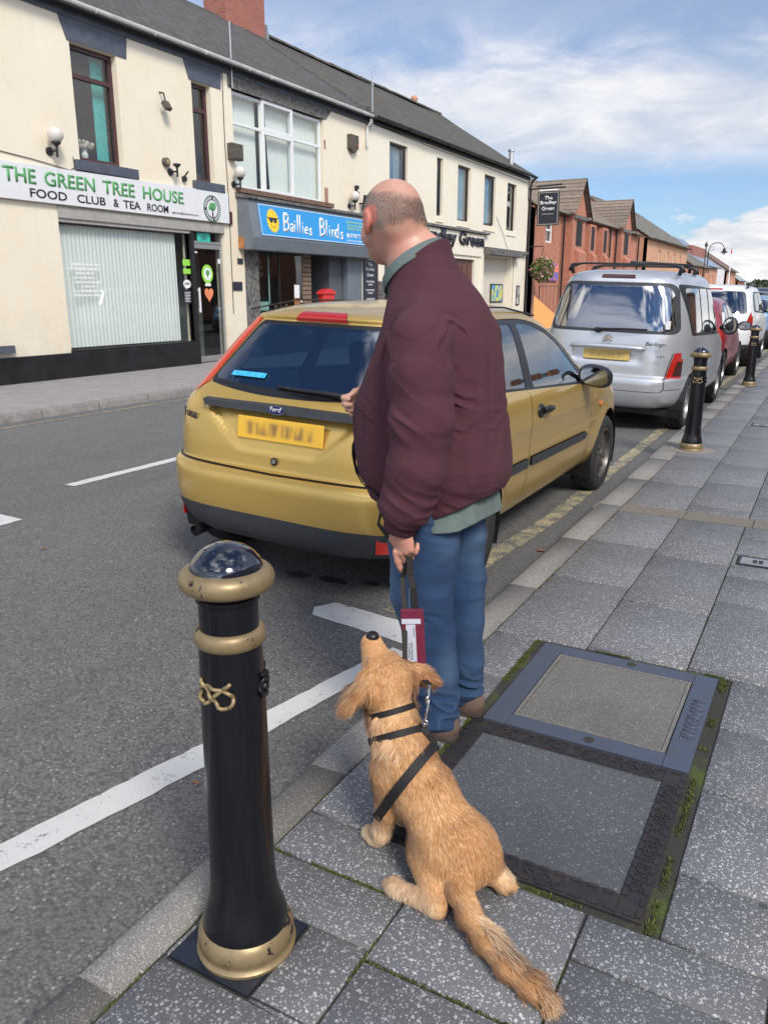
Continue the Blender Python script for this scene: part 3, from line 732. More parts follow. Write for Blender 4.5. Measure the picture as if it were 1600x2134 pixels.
FX0 = -11.65
def wall_x(name, y0, y1, z0, z1, ops, mat, parent, x=FX0, th=.25, side=1):
    """front wall facing +X with real openings (y0,y1,z0,z1) and reveals"""
    ys = sorted(set([y0, y1]+[q for o in ops for q in o[:2]])); zs = sorted(set([z0, z1]+[q for o in ops for q in o[2:4]])); m = MB(); xb = x-th*side
    isop = lambda a, b: any(o[0]-1e-6 <= a and b <= o[1]+1e-6 for o in ops) 
    hole = [[any(o[0]-1e-6 <= ys[i] and ys[i+1] <= o[1]+1e-6 and o[2]-1e-6 <= zs[j] and zs[j+1] <= o[3]+1e-6 for o in ops) for j in range(len(zs)-1)] for i in range(len(ys)-1)]
    idx = {}
    def vtx(xx, i, j):
        k = (xx, i, j)
        if k not in idx: idx[k] = len(m.v); m.v.append((xx, ys[i], zs[j]))
        return idx[k]
    def face(*q): m.f.append(list(q)); m.m.append(0)
    H = lambda i, j: i < 0 or j < 0 or i >= len(ys)-1 or j >= len(zs)-1 or hole[i][j]
    for i in range(len(ys)-1):
        for j in range(len(zs)-1):
            if hole[i][j]: continue
            A = [vtx(x, i, j), vtx(x, i+1, j), vtx(x, i+1, j+1), vtx(x, i, j+1)]; B = [vtx(xb, i, j), vtx(xb, i+1, j), vtx(xb, i+1, j+1), vtx(xb, i, j+1)]
            face(*A); face(*reversed(B))
            if H(i, j-1): face(A[0], B[0], B[1], A[1])
            if H(i, j+1): face(A[2], B[2], B[3], A[3])
            if H(i-1, j): face(A[3], B[3], B[0], A[0])
            if H(i+1, j): face(A[1], B[1], B[2], A[2])
    if side < 0: m.f = [list(reversed(f)) for f in m.f]
    return m.build(name, mat, parent)
def window(y0, y1, z0, z1, parent, frame_mat, x=FX0-.12, fw=.055, trans=(), mull=(), glassm=None, back=None, sash=(), side=1):
    """frame > pane, and what hangs behind it"""
    m = MB(); d = .07
    m.box((x-d, y0, z0), (x, y0+fw, z1)); m.box((x-d, y1-fw, z0), (x, y1, z1)); m.box((x-d, y0+fw, z0), (x, y1-fw, z0+fw)); m.box((x-d, y0+fw, z1-fw), (x, y1-fw, z1))
    for t_ in trans: m.box((x-d+.002, y0+fw, t_-fw*.5), (x-.003, y1-fw, t_+fw*.5))
    for q in mull: m.box((x-d+.001, q-fw*.45, z0+fw), (x-.002, q+fw*.45, z1-fw))
    fr = m.build('window', frame_mat, parent, bevel=.006)
    g_ = MB(); g_.add([(x-.04, y0+fw*.5, z0+fw*.5), (x-.04, y1-fw*.5, z0+fw*.5), (x-.04, y1-fw*.5, z1-fw*.5), (x-.04, y0+fw*.5, z1-fw*.5)], [(0, 1, 2, 3)])
    g_.build('pane', glassm or M_glassw, fr)
    if back:
        for (name, a, b, c, e, off, mt) in back:
            k = MB(); k.box((x-d-off-.01, a, c), (x-d-off, b, e)); k.build(name, mt, fr)
    # dark room behind
    k = MB(); k.box((x-1.2, y0-.3, z0-.3), (x-1.18, y1+.3, z1+.3)); k.build('room_back', M_dark, fr)
    return fr
def roof_x(y0, y1, xe, ze, xr, zr, parent, mat, xb=None, th=.09, name='roof', tiles=True, wob=0.02):
    """pitched roof, ridge along y"""
    n = max(2, int((y1-y0)/.45)); V_ = []; F_ = []
    xb = xb if xb is not None else 2*xr-xe
    rows = [(xe, ze), (xe+(xr-xe)*.25, ze+(zr-ze)*.25), (xe+(xr-xe)*.5, ze+(zr-ze)*.5), (xe+(xr-xe)*.75, ze+(zr-ze)*.75), (xr, zr), (xb, ze)]
    for i in range(n+1):
        y = y0+(y1-y0)*i/n
        for j, (x, z) in enumerate(rows):
            dz = wob*noise.noise(Vector((x*.5, y*.35, 1.7)))*(1.6 if 0 < j < 5 else .4)
            V_.append((x, y, z+dz))
        for j, (x, z) in enumerate(rows): V_.append((x, y, z-th))
    k = len(rows)
    for i in range(n):
        a = i*2*k; b = (i+1)*2*k
        for j in range(k-1): F_.append((a+j, b+j, b+j+1, a+j+1)); F_.append((a+k+j, a+k+j+1, b+k+j+1, b+k+j))
        F_.append((a, a+k, b+k, b)); F_.append((a+k-1, b+k-1, b+2*k-1, a+2*k-1))
    for a in (0, n*2*k):
        for j in range(k-1):
            q = (a+j, a+j+1, a+k+j+1, a+k+j); F_.append(q if a == 0 else q[::-1])
    return np_mesh(name, V_, F_, mat, parent, smooth=False)
def ridge(y0, y1, x, z, parent, mat, step=.33, r=.11):
    m = MB(); y = y0
    while y < y1:
        ang = [math.pi*k/8 for k in range(9)]; rr = r*random.uniform(.93, 1.08); dz = .02*noise.noise(Vector((3, y*.35, 1)))
        k = len(m.v)
        for yy_, q in ((y, rr), (min(y1, y+step-.012), rr*.94)):
            for a in ang: m.v.append((x+q*1.3*math.cos(a), yy_, z-.05+q*math.sin(a)+dz))
        for i in range(8): m.f.append([k+i, k+9+i, k+10+i, k+i+1]); m.m.append(0)
        m.f.append([k+i for i in range(9)]); m.m.append(0); m.f.append([k+9+i for i in range(8, -1, -1)]); m.m.append(0)
        y += step
    return m.build('ridge_tiles', mat, parent)
def gutter(y0, y1, x, z, mat, parent, r=.06, brackets=True):
    m = MB(); seg = [math.pi+math.pi*k/8 for k in range(9)]
    for q, s in ((r, 1), (r*.86, -1)):
        k = len(m.v)
        for y in (y0, y1):
            for a in seg: m.v.append((x+q*math.cos(a), y, z+q*math.sin(a)))
        for i in range(8): f = [k+i, k+i+1, k+10+i, k+9+i]; m.f.append(f if s > 0 else f[::-1]); m.m.append(0)
    m.box((x-r, y0, z-.004), (x-r*.82, y1, z+.006)); m.box((x+r*.82, y0, z-.004), (x+r, y1, z+.006))
    y = y0+.6
    while brackets and y < y1:
        m.tube([(x+(r+.006)*math.cos(a), y, z+(r+.006)*math.sin(a)) for a in seg], .012, 6); y += 1.35
    return m.build('gutter', mat, parent)

# ---------- tea room building
b1 = empty('shop_building', (FX0, 8, 0), label='cream rendered tea room with slate blue lintels and maroon windows', cat='building')
def rel(o, p): 
    # geometry was written in world metres: keep it there under its thing
    o.location = -Vector(p.location); return o
class under:
    """everything built with world coordinates inside this block hangs under the thing"""
    def __init__(s, root): s.r = root
    def __enter__(s): s.before = set(bpy.data.objects); return s.r
    def __exit__(s, *a):
        off = Matrix.Translation(-Vector(s.r.location))
        if s.r.rotation_euler[:] != (0, 0, 0): off = (Matrix.Translation(s.r.location) @ s.r.rotation_euler.to_matrix().to_4x4()).inverted()
        for o in bpy.data.objects:
            if o not in s.before and o.parent == s.r: o.matrix_local = off
with under(b1):
    ops = [(10.28, 11.28, 3.63, 5.45), (13.19, 13.75, 3.63, 5.46), (9.70, 12.93, .45, 2.84), (12.99, 13.94, 0.0, 2.84), (6.3, 7.4, 3.63, 5.45), (5.0, 8.3, .6, 2.6)]
    wall_x('wall', 2.0, 14.16, 0, 5.99, ops, M_cream, b1)
    for (a, b, zt) in ((10.09, 11.56, 5.80), (12.98, 14.10, 5.82), (6.1, 7.6, 5.80)):
        m = MB()
        zb = 5.455 if a != 12.98 else 5.465
        m.prism([(FX0-.10, a+.14, zb), (FX0-.10, b-.04, zb), (FX0-.10, b, zt), (FX0-.10, a, zt)], (.115, 0, 0))
        m.build('lintel', M_slate, b1)
    m = MB(); m.box((FX0-.02, 2.0, 5.80), (FX0+.03, 14.16, 5.965)); m.build('fascia_board', M_slate, b1)
    for a, b in ((10.14, 11.54), (13.06, 13.96), (6.1, 7.6)):
        m = MB(); m.box((FX0-.15, a, 3.455), (FX0+.09, b, 3.625)); m.build('sill', M_slate, b1, bevel=.01)
    window(10.28, 11.28, 3.63, 5.45, b1, M_maroon, fw=.075, trans=(4.98,), glassm=M_glassd, back=[('curtain', 10.96, 11.22, 3.68, 5.4, .12, M_teal), ('curtain', 10.30, 10.36, 3.68, 5.4, .12, M_teal)])
    window(13.19, 13.75, 3.63, 5.46, b1, M_maroon, fw=.075, trans=(4.98,), glassm=M_glassd, back=[('curtain', 13.27, 13.52, 3.68, 4.8, .12, M_teal)])
    window(6.3, 7.4, 3.63, 5.45, b1, M_maroon, fw=.075, trans=(4.98,), glassm=M_glassd)
    window(5.0, 8.3, .6, 2.6, b1, M_black, fw=.07, glassm=M_glassd, back=[('blind', 5.0, 8.3, .65, 2.6, .1, M_blind)])
    m = MB(); m.box((FX0-.02, 8.2, .50), (FX0+.10, 8.52, .62)); m.build('letter_ledge', M_slate, b1)
    # shop front
    m = MB(); m.box((FX0-.14, 9.70, 2.66), (FX0+.03, 13.94, 2.84)); m.box((FX0-.10, 9.70, 2.60), (FX0+.0, 12.9, 2.662)); m.build('shutter_box', plain('shutter_beige', (.36, .34, .31), .5, var=.12), b1, bevel=.008)
    fr = window(9.70, 12.93, .45, 2.62, b1, M_black, x=FX0-.05, fw=.03, glassm=M_glassw, back=[('blind', 9.73, 12.62, .50, 2.58, .05, M_blind)])
    m = MB(); m.box((FX0-.12, 9.69, .435), (FX0+.02, 12.93, .47)); m.build('sill', M_stall, b1)
    m = MB(); m.box((FX0-.05, 2.0, 0), (FX0+.035, 12.98, .43)); m.build('plinth', M_stall, b1, bevel=.01)
    m = MB(); m.box((FX0-.16, 12.90, 0), (FX0+.01, 12.99, 2.66)); m.build('black_post', M_black, b1)
    # room items seen beside the blind
    m = MB()
    for k in range(5): m.box((FX0-.75, 12.62, .5+.42*k), (FX0-.45, 12.9, .53+.42*k))
    m.build('shelf', plain('shelf_wood', (.12, .07, .04), .7), b1)
    m = MB()
    for k in range(26):
        m.sphere((FX0-.35-.1*random.random(), 12.64+.24*random.random(), .55+.42*random.random()), random.uniform(.02, .05), 8, 6)
    m.build('green_bottles', plain('bottle_green', (.02, .14, .05), .3, var=.5), b1)
    # door
    dr = MB(); x = FX0-.06
    dr.box((x-.05, 13.0, 0.02), (x, 13.07, 2.42)); dr.box((x-.05, 13.86, .02), (x, 13.93, 2.42)); dr.box((x-.05, 13.07, 2.33), (x, 13.86, 2.42)); dr.box((x-.05, 13.07, .02), (x, 13.86, .14))
    dr = dr.build('shop_door', M_alu, b1, bevel=.006)
    g_ = MB(); g_.add([(x-.025, 13.05, .1), (x-.025, 13.88, .1), (x-.025, 13.88, 2.36), (x-.025, 13.05, 2.36)], [(0, 1, 2, 3)]); g_.build('pane', M_glassd, dr)
    m = MB(); m.box((x+.02, 13.09, 1.05), (x+.045, 13.125, 1.55)); m.box((x-.01, 13.095, 1.08), (x+.02, 13.12, 1.11)); m.box((x-.01, 13.095, 1.49), (x+.02, 13.12, 1.52)); m.build('pull_handle', M_wtxt, dr)
    m = MB(); m.box((x-1.0, 12.7, 0), (x-.98, 14.3, 2.7)); m.build('hall_wall', plain('hall_grey', (.20, .22, .22), .8), dr)
    m = MB(); m.box((x-.05, 12.99, 2.43), (x, 13.94, 2.48)); m.box((x-.05, 12.99, 2.48), (x, 13.04, 2.66)); m.box((x-.05, 13.89, 2.48), (x, 13.94, 2.66)); fl = m.build('fanlight', M_alu, b1)
    g_ = MB(); g_.add([(x-.025, 13.04, 2.48), (x-.025, 13.89, 2.48), (x-.025, 13.89, 2.66), (x-.025, 13.04, 2.66)], [(0, 1, 2, 3)]); g_.build('pane', M_glassd, fl)
    m = MB(); m.box((x+.001, 13.16, 2.47), (x+.008, 13.56, 2.64)); m.build('number_sign', plain('teal_sign', (.05, .50, .40), .4), fl)
    text_mesh('number_text', '101', FX(13.28, 2.51, x+.008), w=.16, h=.085, mat=M_ink, parent=fl, ext=.002, bold=.02)
    m = MB(); m.prism([(x-.02, 13.44+.17*math.cos(a), 1.83+.19*math.sin(a)) for a in [k*math.pi/12 for k in range(24)]], (.006, 0, 0)); m.build('round_sticker', M_lime, dr)
    m = MB(); m.prism([(x-.013, 13.44+.115*math.cos(a), 1.83+.13*math.sin(a)) for a in [k*math.pi/12 for k in range(24)]], (.003, 0, 0)); m.build('sticker_centre', M_wtxt, dr)
    m = MB(); m.prism([(x-.009, 13.44+.06*math.cos(a), 1.855+.06*math.sin(a)) for a in [k*math.pi/6 for k in range(12)]], (.003, 0, 0)); m.box((x-.009, 13.43, 1.75), (x-.006, 13.45, 1.84)); m.build('sticker_tree', M_green, dr)
    hp = [(16*math.sin(t_)**3, 13*math.cos(t_)-5*math.cos(2*t_)-2*math.cos(3*t_)-math.cos(4*t_)) for t_ in [k*math.pi/16 for k in range(32)]]
    m = MB(); m.prism([(x-.02, 13.46+.0085*a, 1.42+.010*b) for a, b in hp], (.006, 0, 0)); m.build('heart_sticker', plain('sticker_orange', (.75, .24, .10), .5), dr)
    m = MB(); m.box((x-.02, 13.36, 1.585), (x-.014, 13.53, 1.64)); m.box((x-.02, 13.80, 2.05), (x-.012, 13.88, 2.14)); m.box((x-.02, 13.06, 2.24), (x-.012, 13.16, 2.27)); m.build('white_stickers', M_wtxt, dr)
    xs_ = FX0-.045
    m = MB(); m.box((xs_, 12.68, 1.98), (xs_+.005, 12.89, 2.10)); m.box((xs_, 12.68, 1.82), (xs_+.005, 12.89, 1.92)); m.build('lime_stickers', M_lime, fr)
    m = MB(); m.prism([(xs_, 12.77+.11*math.cos(a), 1.62+.085*math.sin(a)) for a in [k*math.pi/8 for k in range(16)]], (.005, 0, 0)); m.build('open_sign', M_wtxt, fr)
    text_mesh('open_text', 'OPEN', FX(12.69, 1.60, xs_+.005), w=.16, h=.05, mat=M_ink, parent=fr, ext=.002, bold=.02)
    m = MB(); m.box((xs_, 12.66, 1.24), (xs_+.005, 12.87, 1.51)); m.build('hours_board', M_ink, fr)
    m = MB()
    for k in range(7): m.box((xs_+.005, 12.68, 1.27+.03*k), (xs_+.007, 12.68+random.uniform(.1, .17), 1.28+.03*k))
    m.build('hours_text', M_wtxt, fr)
    # etched white lines of text on the blind side
    m = MB()
    for k, (s, w_) in enumerate([(9.9, .62), (9.87, .66), (10.0, .40), (9.95, .46), (9.97, .55), (10.08, .30), (9.92, .62), (9.92, .66)]):
        y = s; z = 1.915-.075*k
        while y < s+w_: q = random.uniform(.04, .13); m.box((xs_, y, z), (xs_+.003, min(y+q, s+w_), z+.026)); y += q+.025
    m.build('window_lettering', M_wtxt, fr)
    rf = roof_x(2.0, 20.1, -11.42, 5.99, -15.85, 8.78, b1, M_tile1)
    ridge(2.0, 17.8, -15.85, 8.80, rf, M_tile1)
    gutter(2.0, 14.9, -11.44, 5.99, M_gutterw, b1)
    # chimney
    ch = MB(); ch.box((-16.3, 19.15, 8.2), (-15.55, 20.9, 10.6)); ch = ch.build('chimney', M_bricko, rf)
    m = MB(); k = 0
    for z_, y_ in [(8.52+.07*i, 18.5) for i in range(6)]: m.box((-15.7, 20.9, z_), (-15.5, 20.92+.10-.012*k, z_+.06)); k += 1
    m.box((-16.4, 19.05, 10.6), (-15.45, 21.0, 10.75))
    m.build('flashing', plain('lead_flashing', (.24, .25, .27), .6), ch)
    m = MB(); 
    for y in (19.5, 20.0, 20.5): m.lathe([(.15, 10.75), (.13, 11.2), (.16, 11.22), (.16, 11.3), (.12, 11.3)], (-16.05, y, 0), 16)
    m.build('chimney_pot', M_brick, ch)
    m = MB(); m.box((-20.2, 2.0, 0), (-11.91, 2.2, 5.95)); m.box((-20.2, 2.2, 0), (-20.0, 14.1, 5.9)); m.build('rear_walls', M_bricko, b1)
    # service cable drooping over the front and pilaster strip
    m = MB(); m.tube([(FX0+.012, 8.2, 3.60), (FX0+.015, 9.3, 3.52), (FX0+.015, 10.05, 3.44), (FX0+.012, 10.14, 3.50), (FX0+.012, 10.13, 3.66)], .007, 6); m.build('cable', M_cable, b1); m = MB()
    m.tube([(FX0+.012, 14.13, 5.9), (FX0+.014, 14.11, 4.4), (FX0+.012, 14.15, 3.3), (FX0+.012, 14.13, 1.0)], .008, 6); m.build('cable', M_cable, b1)
    m = MB(); m.box((FX0, 14.09, 2.86), (FX0+.045, 14.2, 3.12)); m.build('junction_box', M_maroon, b1)

# tea room sign
sg = empty('shop_sign', (FX0, 11, 3.1), label='long white tea room fascia sign with green and black lettering', cat='shop sign')
with under(sg):
    m = MB(); m.prism([(FX0+.02, 6.6, 2.87), (FX0+.02, 14.06, 2.87), (FX0+.02, 14.06, 3.47), (FX0+.02, 6.6, 3.40)], (.06, 0, 0)); m.build('sign_board', M_signw, sg, bevel=.004)
    xs_ = FX0+.081
    y0 = 8.70; L1 = [('THE', 8.68, .60), ('GREEN', 9.44, 1.04), ('TREE', 10.65, .75), ('HOUSE', 11.60, 1.08)]
    join([text_mesh('name_letters', s, FX(y, 3.13, xs_), w=w_, h=.225, mat=M_green, parent=sg, ext=.006, bold=.018) for s, y, w_ in L1], 'name_letters')
    L2 = [('FOOD', 9.14, .72), ('CLUB', 10.07, .62), ('&', 10.87, .12), ('TEA', 11.10, .42), ('ROOM', 11.69, .55)]
    join([text_mesh('tagline_letters', s, FX(y, 2.93, xs_), w=w_, h=.135, mat=M_ink, parent=sg, ext=.006, bold=.012) for s, y, w_ in L2], 'tagline_letters')
    text_mesh('web_address', 'tgthouse@ukinternet.com', FX(12.33, 2.925, xs_), w=.76, h=.055, mat=M_ink, parent=sg, ext=.003)
    cy_, cz_ = 13.52, 3.12
    disc = lambda r1, r2, n=40, off=0: [(xs_+off, cy_+r1*math.cos(a), cz_+r2*math.sin(a)) for a in [k*2*math.pi/n for k in range(n)]]
    m = MB(); m.prism(disc(.262, .262), (.004, 0, 0)); lg = m.build('logo', M_ink, sg)
    m = MB(); m.prism(disc(.165, .165, off=.004), (.003, 0, 0)); m.build('logo_disc', M_signw, lg)
    m = MB(); m.tube([(xs_+.006, cy_+.245*math.cos(a), cz_+.245*math.sin(a)) for a in [k*2*math.pi/40 for k in range(41)]], .006, 4)
    m.build('logo_ring', M_green, lg)
    m = MB()
    for k in range(30):
        a = k*2*math.pi/30+.05; r = .21
        if k % 8 == 7: continue
        c = Vector((xs_+.004, cy_+r*math.cos(a), cz_+r*math.sin(a))); t_ = Vector((0, -math.sin(a), math.cos(a))); n_ = Vector((0, math.cos(a), math.sin(a)))
        m.prism([c-t_*.012-n_*.024, c+t_*.012-n_*.024, c+t_*.012+n_*.024, c-t_*.012+n_*.024], (.003, 0, 0))
    m.build('logo_letters', M_signw, lg)
    m = MB(); m.tube([(xs_+.009, cy_, cz_-.15), (xs_+.009, cy_, cz_-.02)], [.02, .01], 6)
    for a in (-.8, -.4, 0, .4, .8): m.tube([(xs_+.009, cy_, cz_-.05), (xs_+.009, cy_+.10*math.sin(a), cz_+.05*math.cos(a))], .007, 5)
    m.build('logo_trunk', M_ink, lg)
    m = MB()
    for a in range(12): m.sphere((xs_+.009, cy_+.085*math.sin(a*.55-3), cz_+.045+.05*math.cos(a*.9)), (.006, .033, .033), 8, 6)
    m.build('logo_leaves', M_green, lg)

# ---------- blinds shop
b2 = empty('shop_building', (FX0, 17, 0), label='cream building over the blinds shop with wide white upstairs window', cat='building')
with under(b2):
    ops = [(14.42, 17.90, 3.62, 5.56), (14.60, 19.72, 0.0, 2.42)]
    wall_x('wall', 14.16, 20.05, 0, 5.99, ops, M_cream, b2, x=FX0-.003)
    m = MB(); m.box((FX0-.02, 14.16, 5.80), (FX0+.03, 20.05, 5.965)); m.build('fascia_board', M_slate, b2)
    m = MB(); m.prism([(FX0-.1, 14.30, 5.56), (FX0-.1, 18.0, 5.56), (FX0-.1, 18.25, 5.80), (FX0-.1, 14.30, 5.80)], (.112, 0, 0)); m.build('lintel', M_stone, b2)
    mw = FX0-.07
    # six light window with hinged middle
    fr = MB(); fw = .06; x = mw
    Y = [14.44, 15.50, 16.62, 17.86]; Z = [3.64, 4.93, 5.54]
    fr.box((x-.07, Y[0], Z[0]), (x, Y[3], Z[0]+fw)); fr.box((x-.07, Y[0], Z[2]-fw), (x, Y[3], Z[2]))
    for y in (Y[0], Y[3]-fw, Y[1]-.03, Y[2]-.03): fr.box((x-.07, y, Z[0]+fw), (x, y+fw, Z[2]-fw))
    for a, b in ((Y[0]+fw, Y[1]-.03), (Y[1]+.03, Y[2]-.03), (Y[2]+.03, Y[3]-fw)): fr.box((x-.07, a, Z[1]-.03), (x, b, Z[1]+.03))
    fo = fr.build('window', M_white_up, b2, bevel=.006)
    s = MB(); xo = x+.045
    for za, zb in ((Z[0]+.0, Z[1]+.0), (Z[1]+.0, Z[2]+.02)):
        a, b = Y[1]-.03, Y[2]+.02; w_ = .075
        s.box((x, a, za), (xo, a+w_, zb)); s.box((x, b-w_, za), (xo, b, zb)); s.box((x, a+w_, za), (xo, b-w_, za+w_)); s.box((x, a+w_, zb-w_), (xo, b-w_, zb))
    s.build('opening_sash', M_white_up, fo, bevel=.006)
    g_ = MB(); g_.add([(x-.03, Y[0]+.03, Z[0]+.03), (x-.03, Y[3]-.03, Z[0]+.03), (x-.03, Y[3]-.03, Z[2]-.03), (x-.03, Y[0]+.03, Z[2]-.03)], [(0, 1, 2, 3)]); g_.build('pane', M_glassw, fo)
    m = MB(); m.box((x-.19, 14.35, 3.6), (x-.18, 15.48, 5.6)); m.prism([(x-.19, 15.98, 3.6), (x-.19, 18.0, 3.6), (x-.19, 18.0, 5.6), (x-.19, 15.84, 5.6)], (.01, 0, 0)); m.build('blind', M_blind, fo)
    m = MB(); m.box((x-1.4, 14.0, 3.3), (x-1.38, 18.2, 5.9)); m.build('room_back', M_dark, fo)
    m = MB(); m.box((FX0-.1, 14.42, 3.53), (FX0+.12, 18.15, 3.63)); m.build('sill', plain('worn_brown_wood', (.16, .10, .07), .8, var=.35), b2)
    m = MB(); m.box((FX0, 17.9, 3.63), (FX0+.006, 18.05, 4.0)); m.box((FX0, 17.9, 4.9), (FX0+.006, 17.98, 5.1)); m.build('bare_patch', plain('bare_render', (.36, .20, .14), .9, var=.4), b2)
    # projecting fascia box
    m = MB(); P_ = [(0, 3.42), (.30, 3.40), (.42, 2.62), (.36, 2.36), (0, 2.36)]
    m.prism([(FX0+a, 14.42, z) for a, z in P_], (0, 5.60, 0)); m.build('fascia_box', M_grey, b2, bevel=.006)
    m = MB(); m.prism([(FX0-.0, 14.38, 3.44), (FX0+.36, 14.38, 3.40), (FX0+.36, 14.38, 3.455), (FX0, 14.38, 3.53)], (0, 5.66, 0)); m.build('lead_capping', M_stone, b2)
    m = MB(); m.box((FX0+.01, 14.405, 2.38), (FX0+.16, 14.42, 2.62)); m.build('rust_patch', plain('rust', (.40, .17, .06), .9, var=.4), b2)
    # recessed front: dark pier, glazing, slats, doorway, grey pier
    m = MB(); m.box((FX0-.3, 14.55, 0), (FX0-.01, 15.12, 2.42)); m.build('dark_pier', M_stone, b2)
    m = MB(); m.box((FX0-.15, 18.94, 0), (FX0-.005, 19.72, 2.42)); m.build('grey_pier', M_grey, b2)
    m = MB(); m.box((FX0-1.2, 18.29, 0), (FX0-.16, 18.93, 2.42)); m.build('reveal_panel', plain('grey_panel', (.10, .115, .13), .6), b2)
    g_ = MB(); g_.add([(FX0-.14, 15.12, .4), (FX0-.14, 17.02, .4), (FX0-.14, 17.02, 2.38), (FX0-.14, 15.12, 2.38)], [(0, 1, 2, 3)]); g_.build('shop_glass', M_glassd, b2)
    m = MB(); m.box((FX0-.2, 15.12, 0), (FX0-.1, 17.4, .4)); m.box((FX0-.17, 16.04, .4), (FX0-.12, 16.07, 2.38)); m.build('shopfront_frame', M_black, b2)
    m = MB()
    for k in range(18): m.box((FX0-.15, 17.02, .42+.11*k), (FX0-.12, 17.39, .51+.11*k))
    m.build('timber_slats', plain('slat_wood', (.22, .15, .10), .7, var=.25), b2)
    m = MB(); m.box((FX0-1.9, 14.4, 0), (FX0-1.88, 20, 2.5)); m.box((FX0-1.9, 14.4, 2.42), (FX0-.02, 19.9, 2.45)); m.box((FX0-1.9, 14.4, -.0), (FX0-.3, 19.9, .03)); m.build('shop_interior', M_dark, b2)
    m = MB(); m.box((FX0-.135, 16.66, 1.33), (FX0-.13, 16.87, 1.64)); m.build('paper_notice', M_wtxt, b2)
    m = MB(); m.box((FX0-.134, 16.64, .75), (FX0-.13, 16.9, 1.33)); m.build('brown_notice', plain('card_brown', (.30, .13, .06), .8), b2)
    m = MB(); m.box((FX0-.133, 15.15, 1.05), (FX0-.13, 15.6, 1.25)); m.box((FX0-.133, 15.62, 1.2), (FX0-.128, 15.66, 2.3)); m.build('green_notice', plain('notice_green', (.16, .30, .24), .8, var=.3), b2)
    m = MB()
    for k in range(60): m.sphere((FX0-.3-random.random()*.3, random.uniform(15.3, 15.7) if k < 25 else random.uniform(16.3, 17), random.uniform(1.85, 2.2) if k < 25 else random.uniform(.5, 1.15)), random.uniform(.015, .05), 6, 4)
    m.build('window_display', plain('display_mixed', (.20, .18, .13), .7, var=.6, scale=14), b2)
    gutter(14.9, 19.95, -11.44, 5.985, M_gutterw, b2)
    m = MB(); m.tube([(-11.46, 19.93, 5.9), (-11.50, 19.95, 5.78), (-11.60, 19.95, 5.70), (-11.60, 19.95, 5.22)], .035, 8); m.build('downpipe', M_gutterw, b2)
    m = MB(); m.box((-20.0, 14.2, 0), (-19.8, 20.0, 5.9)); m.build('rear_walls', M_bricko, b2)
sg = empty('shop_sign', (FX0+.4, 17.3, 2.95), label='bright blue blinds shop sign with white script and yellow sun', cat='shop sign')
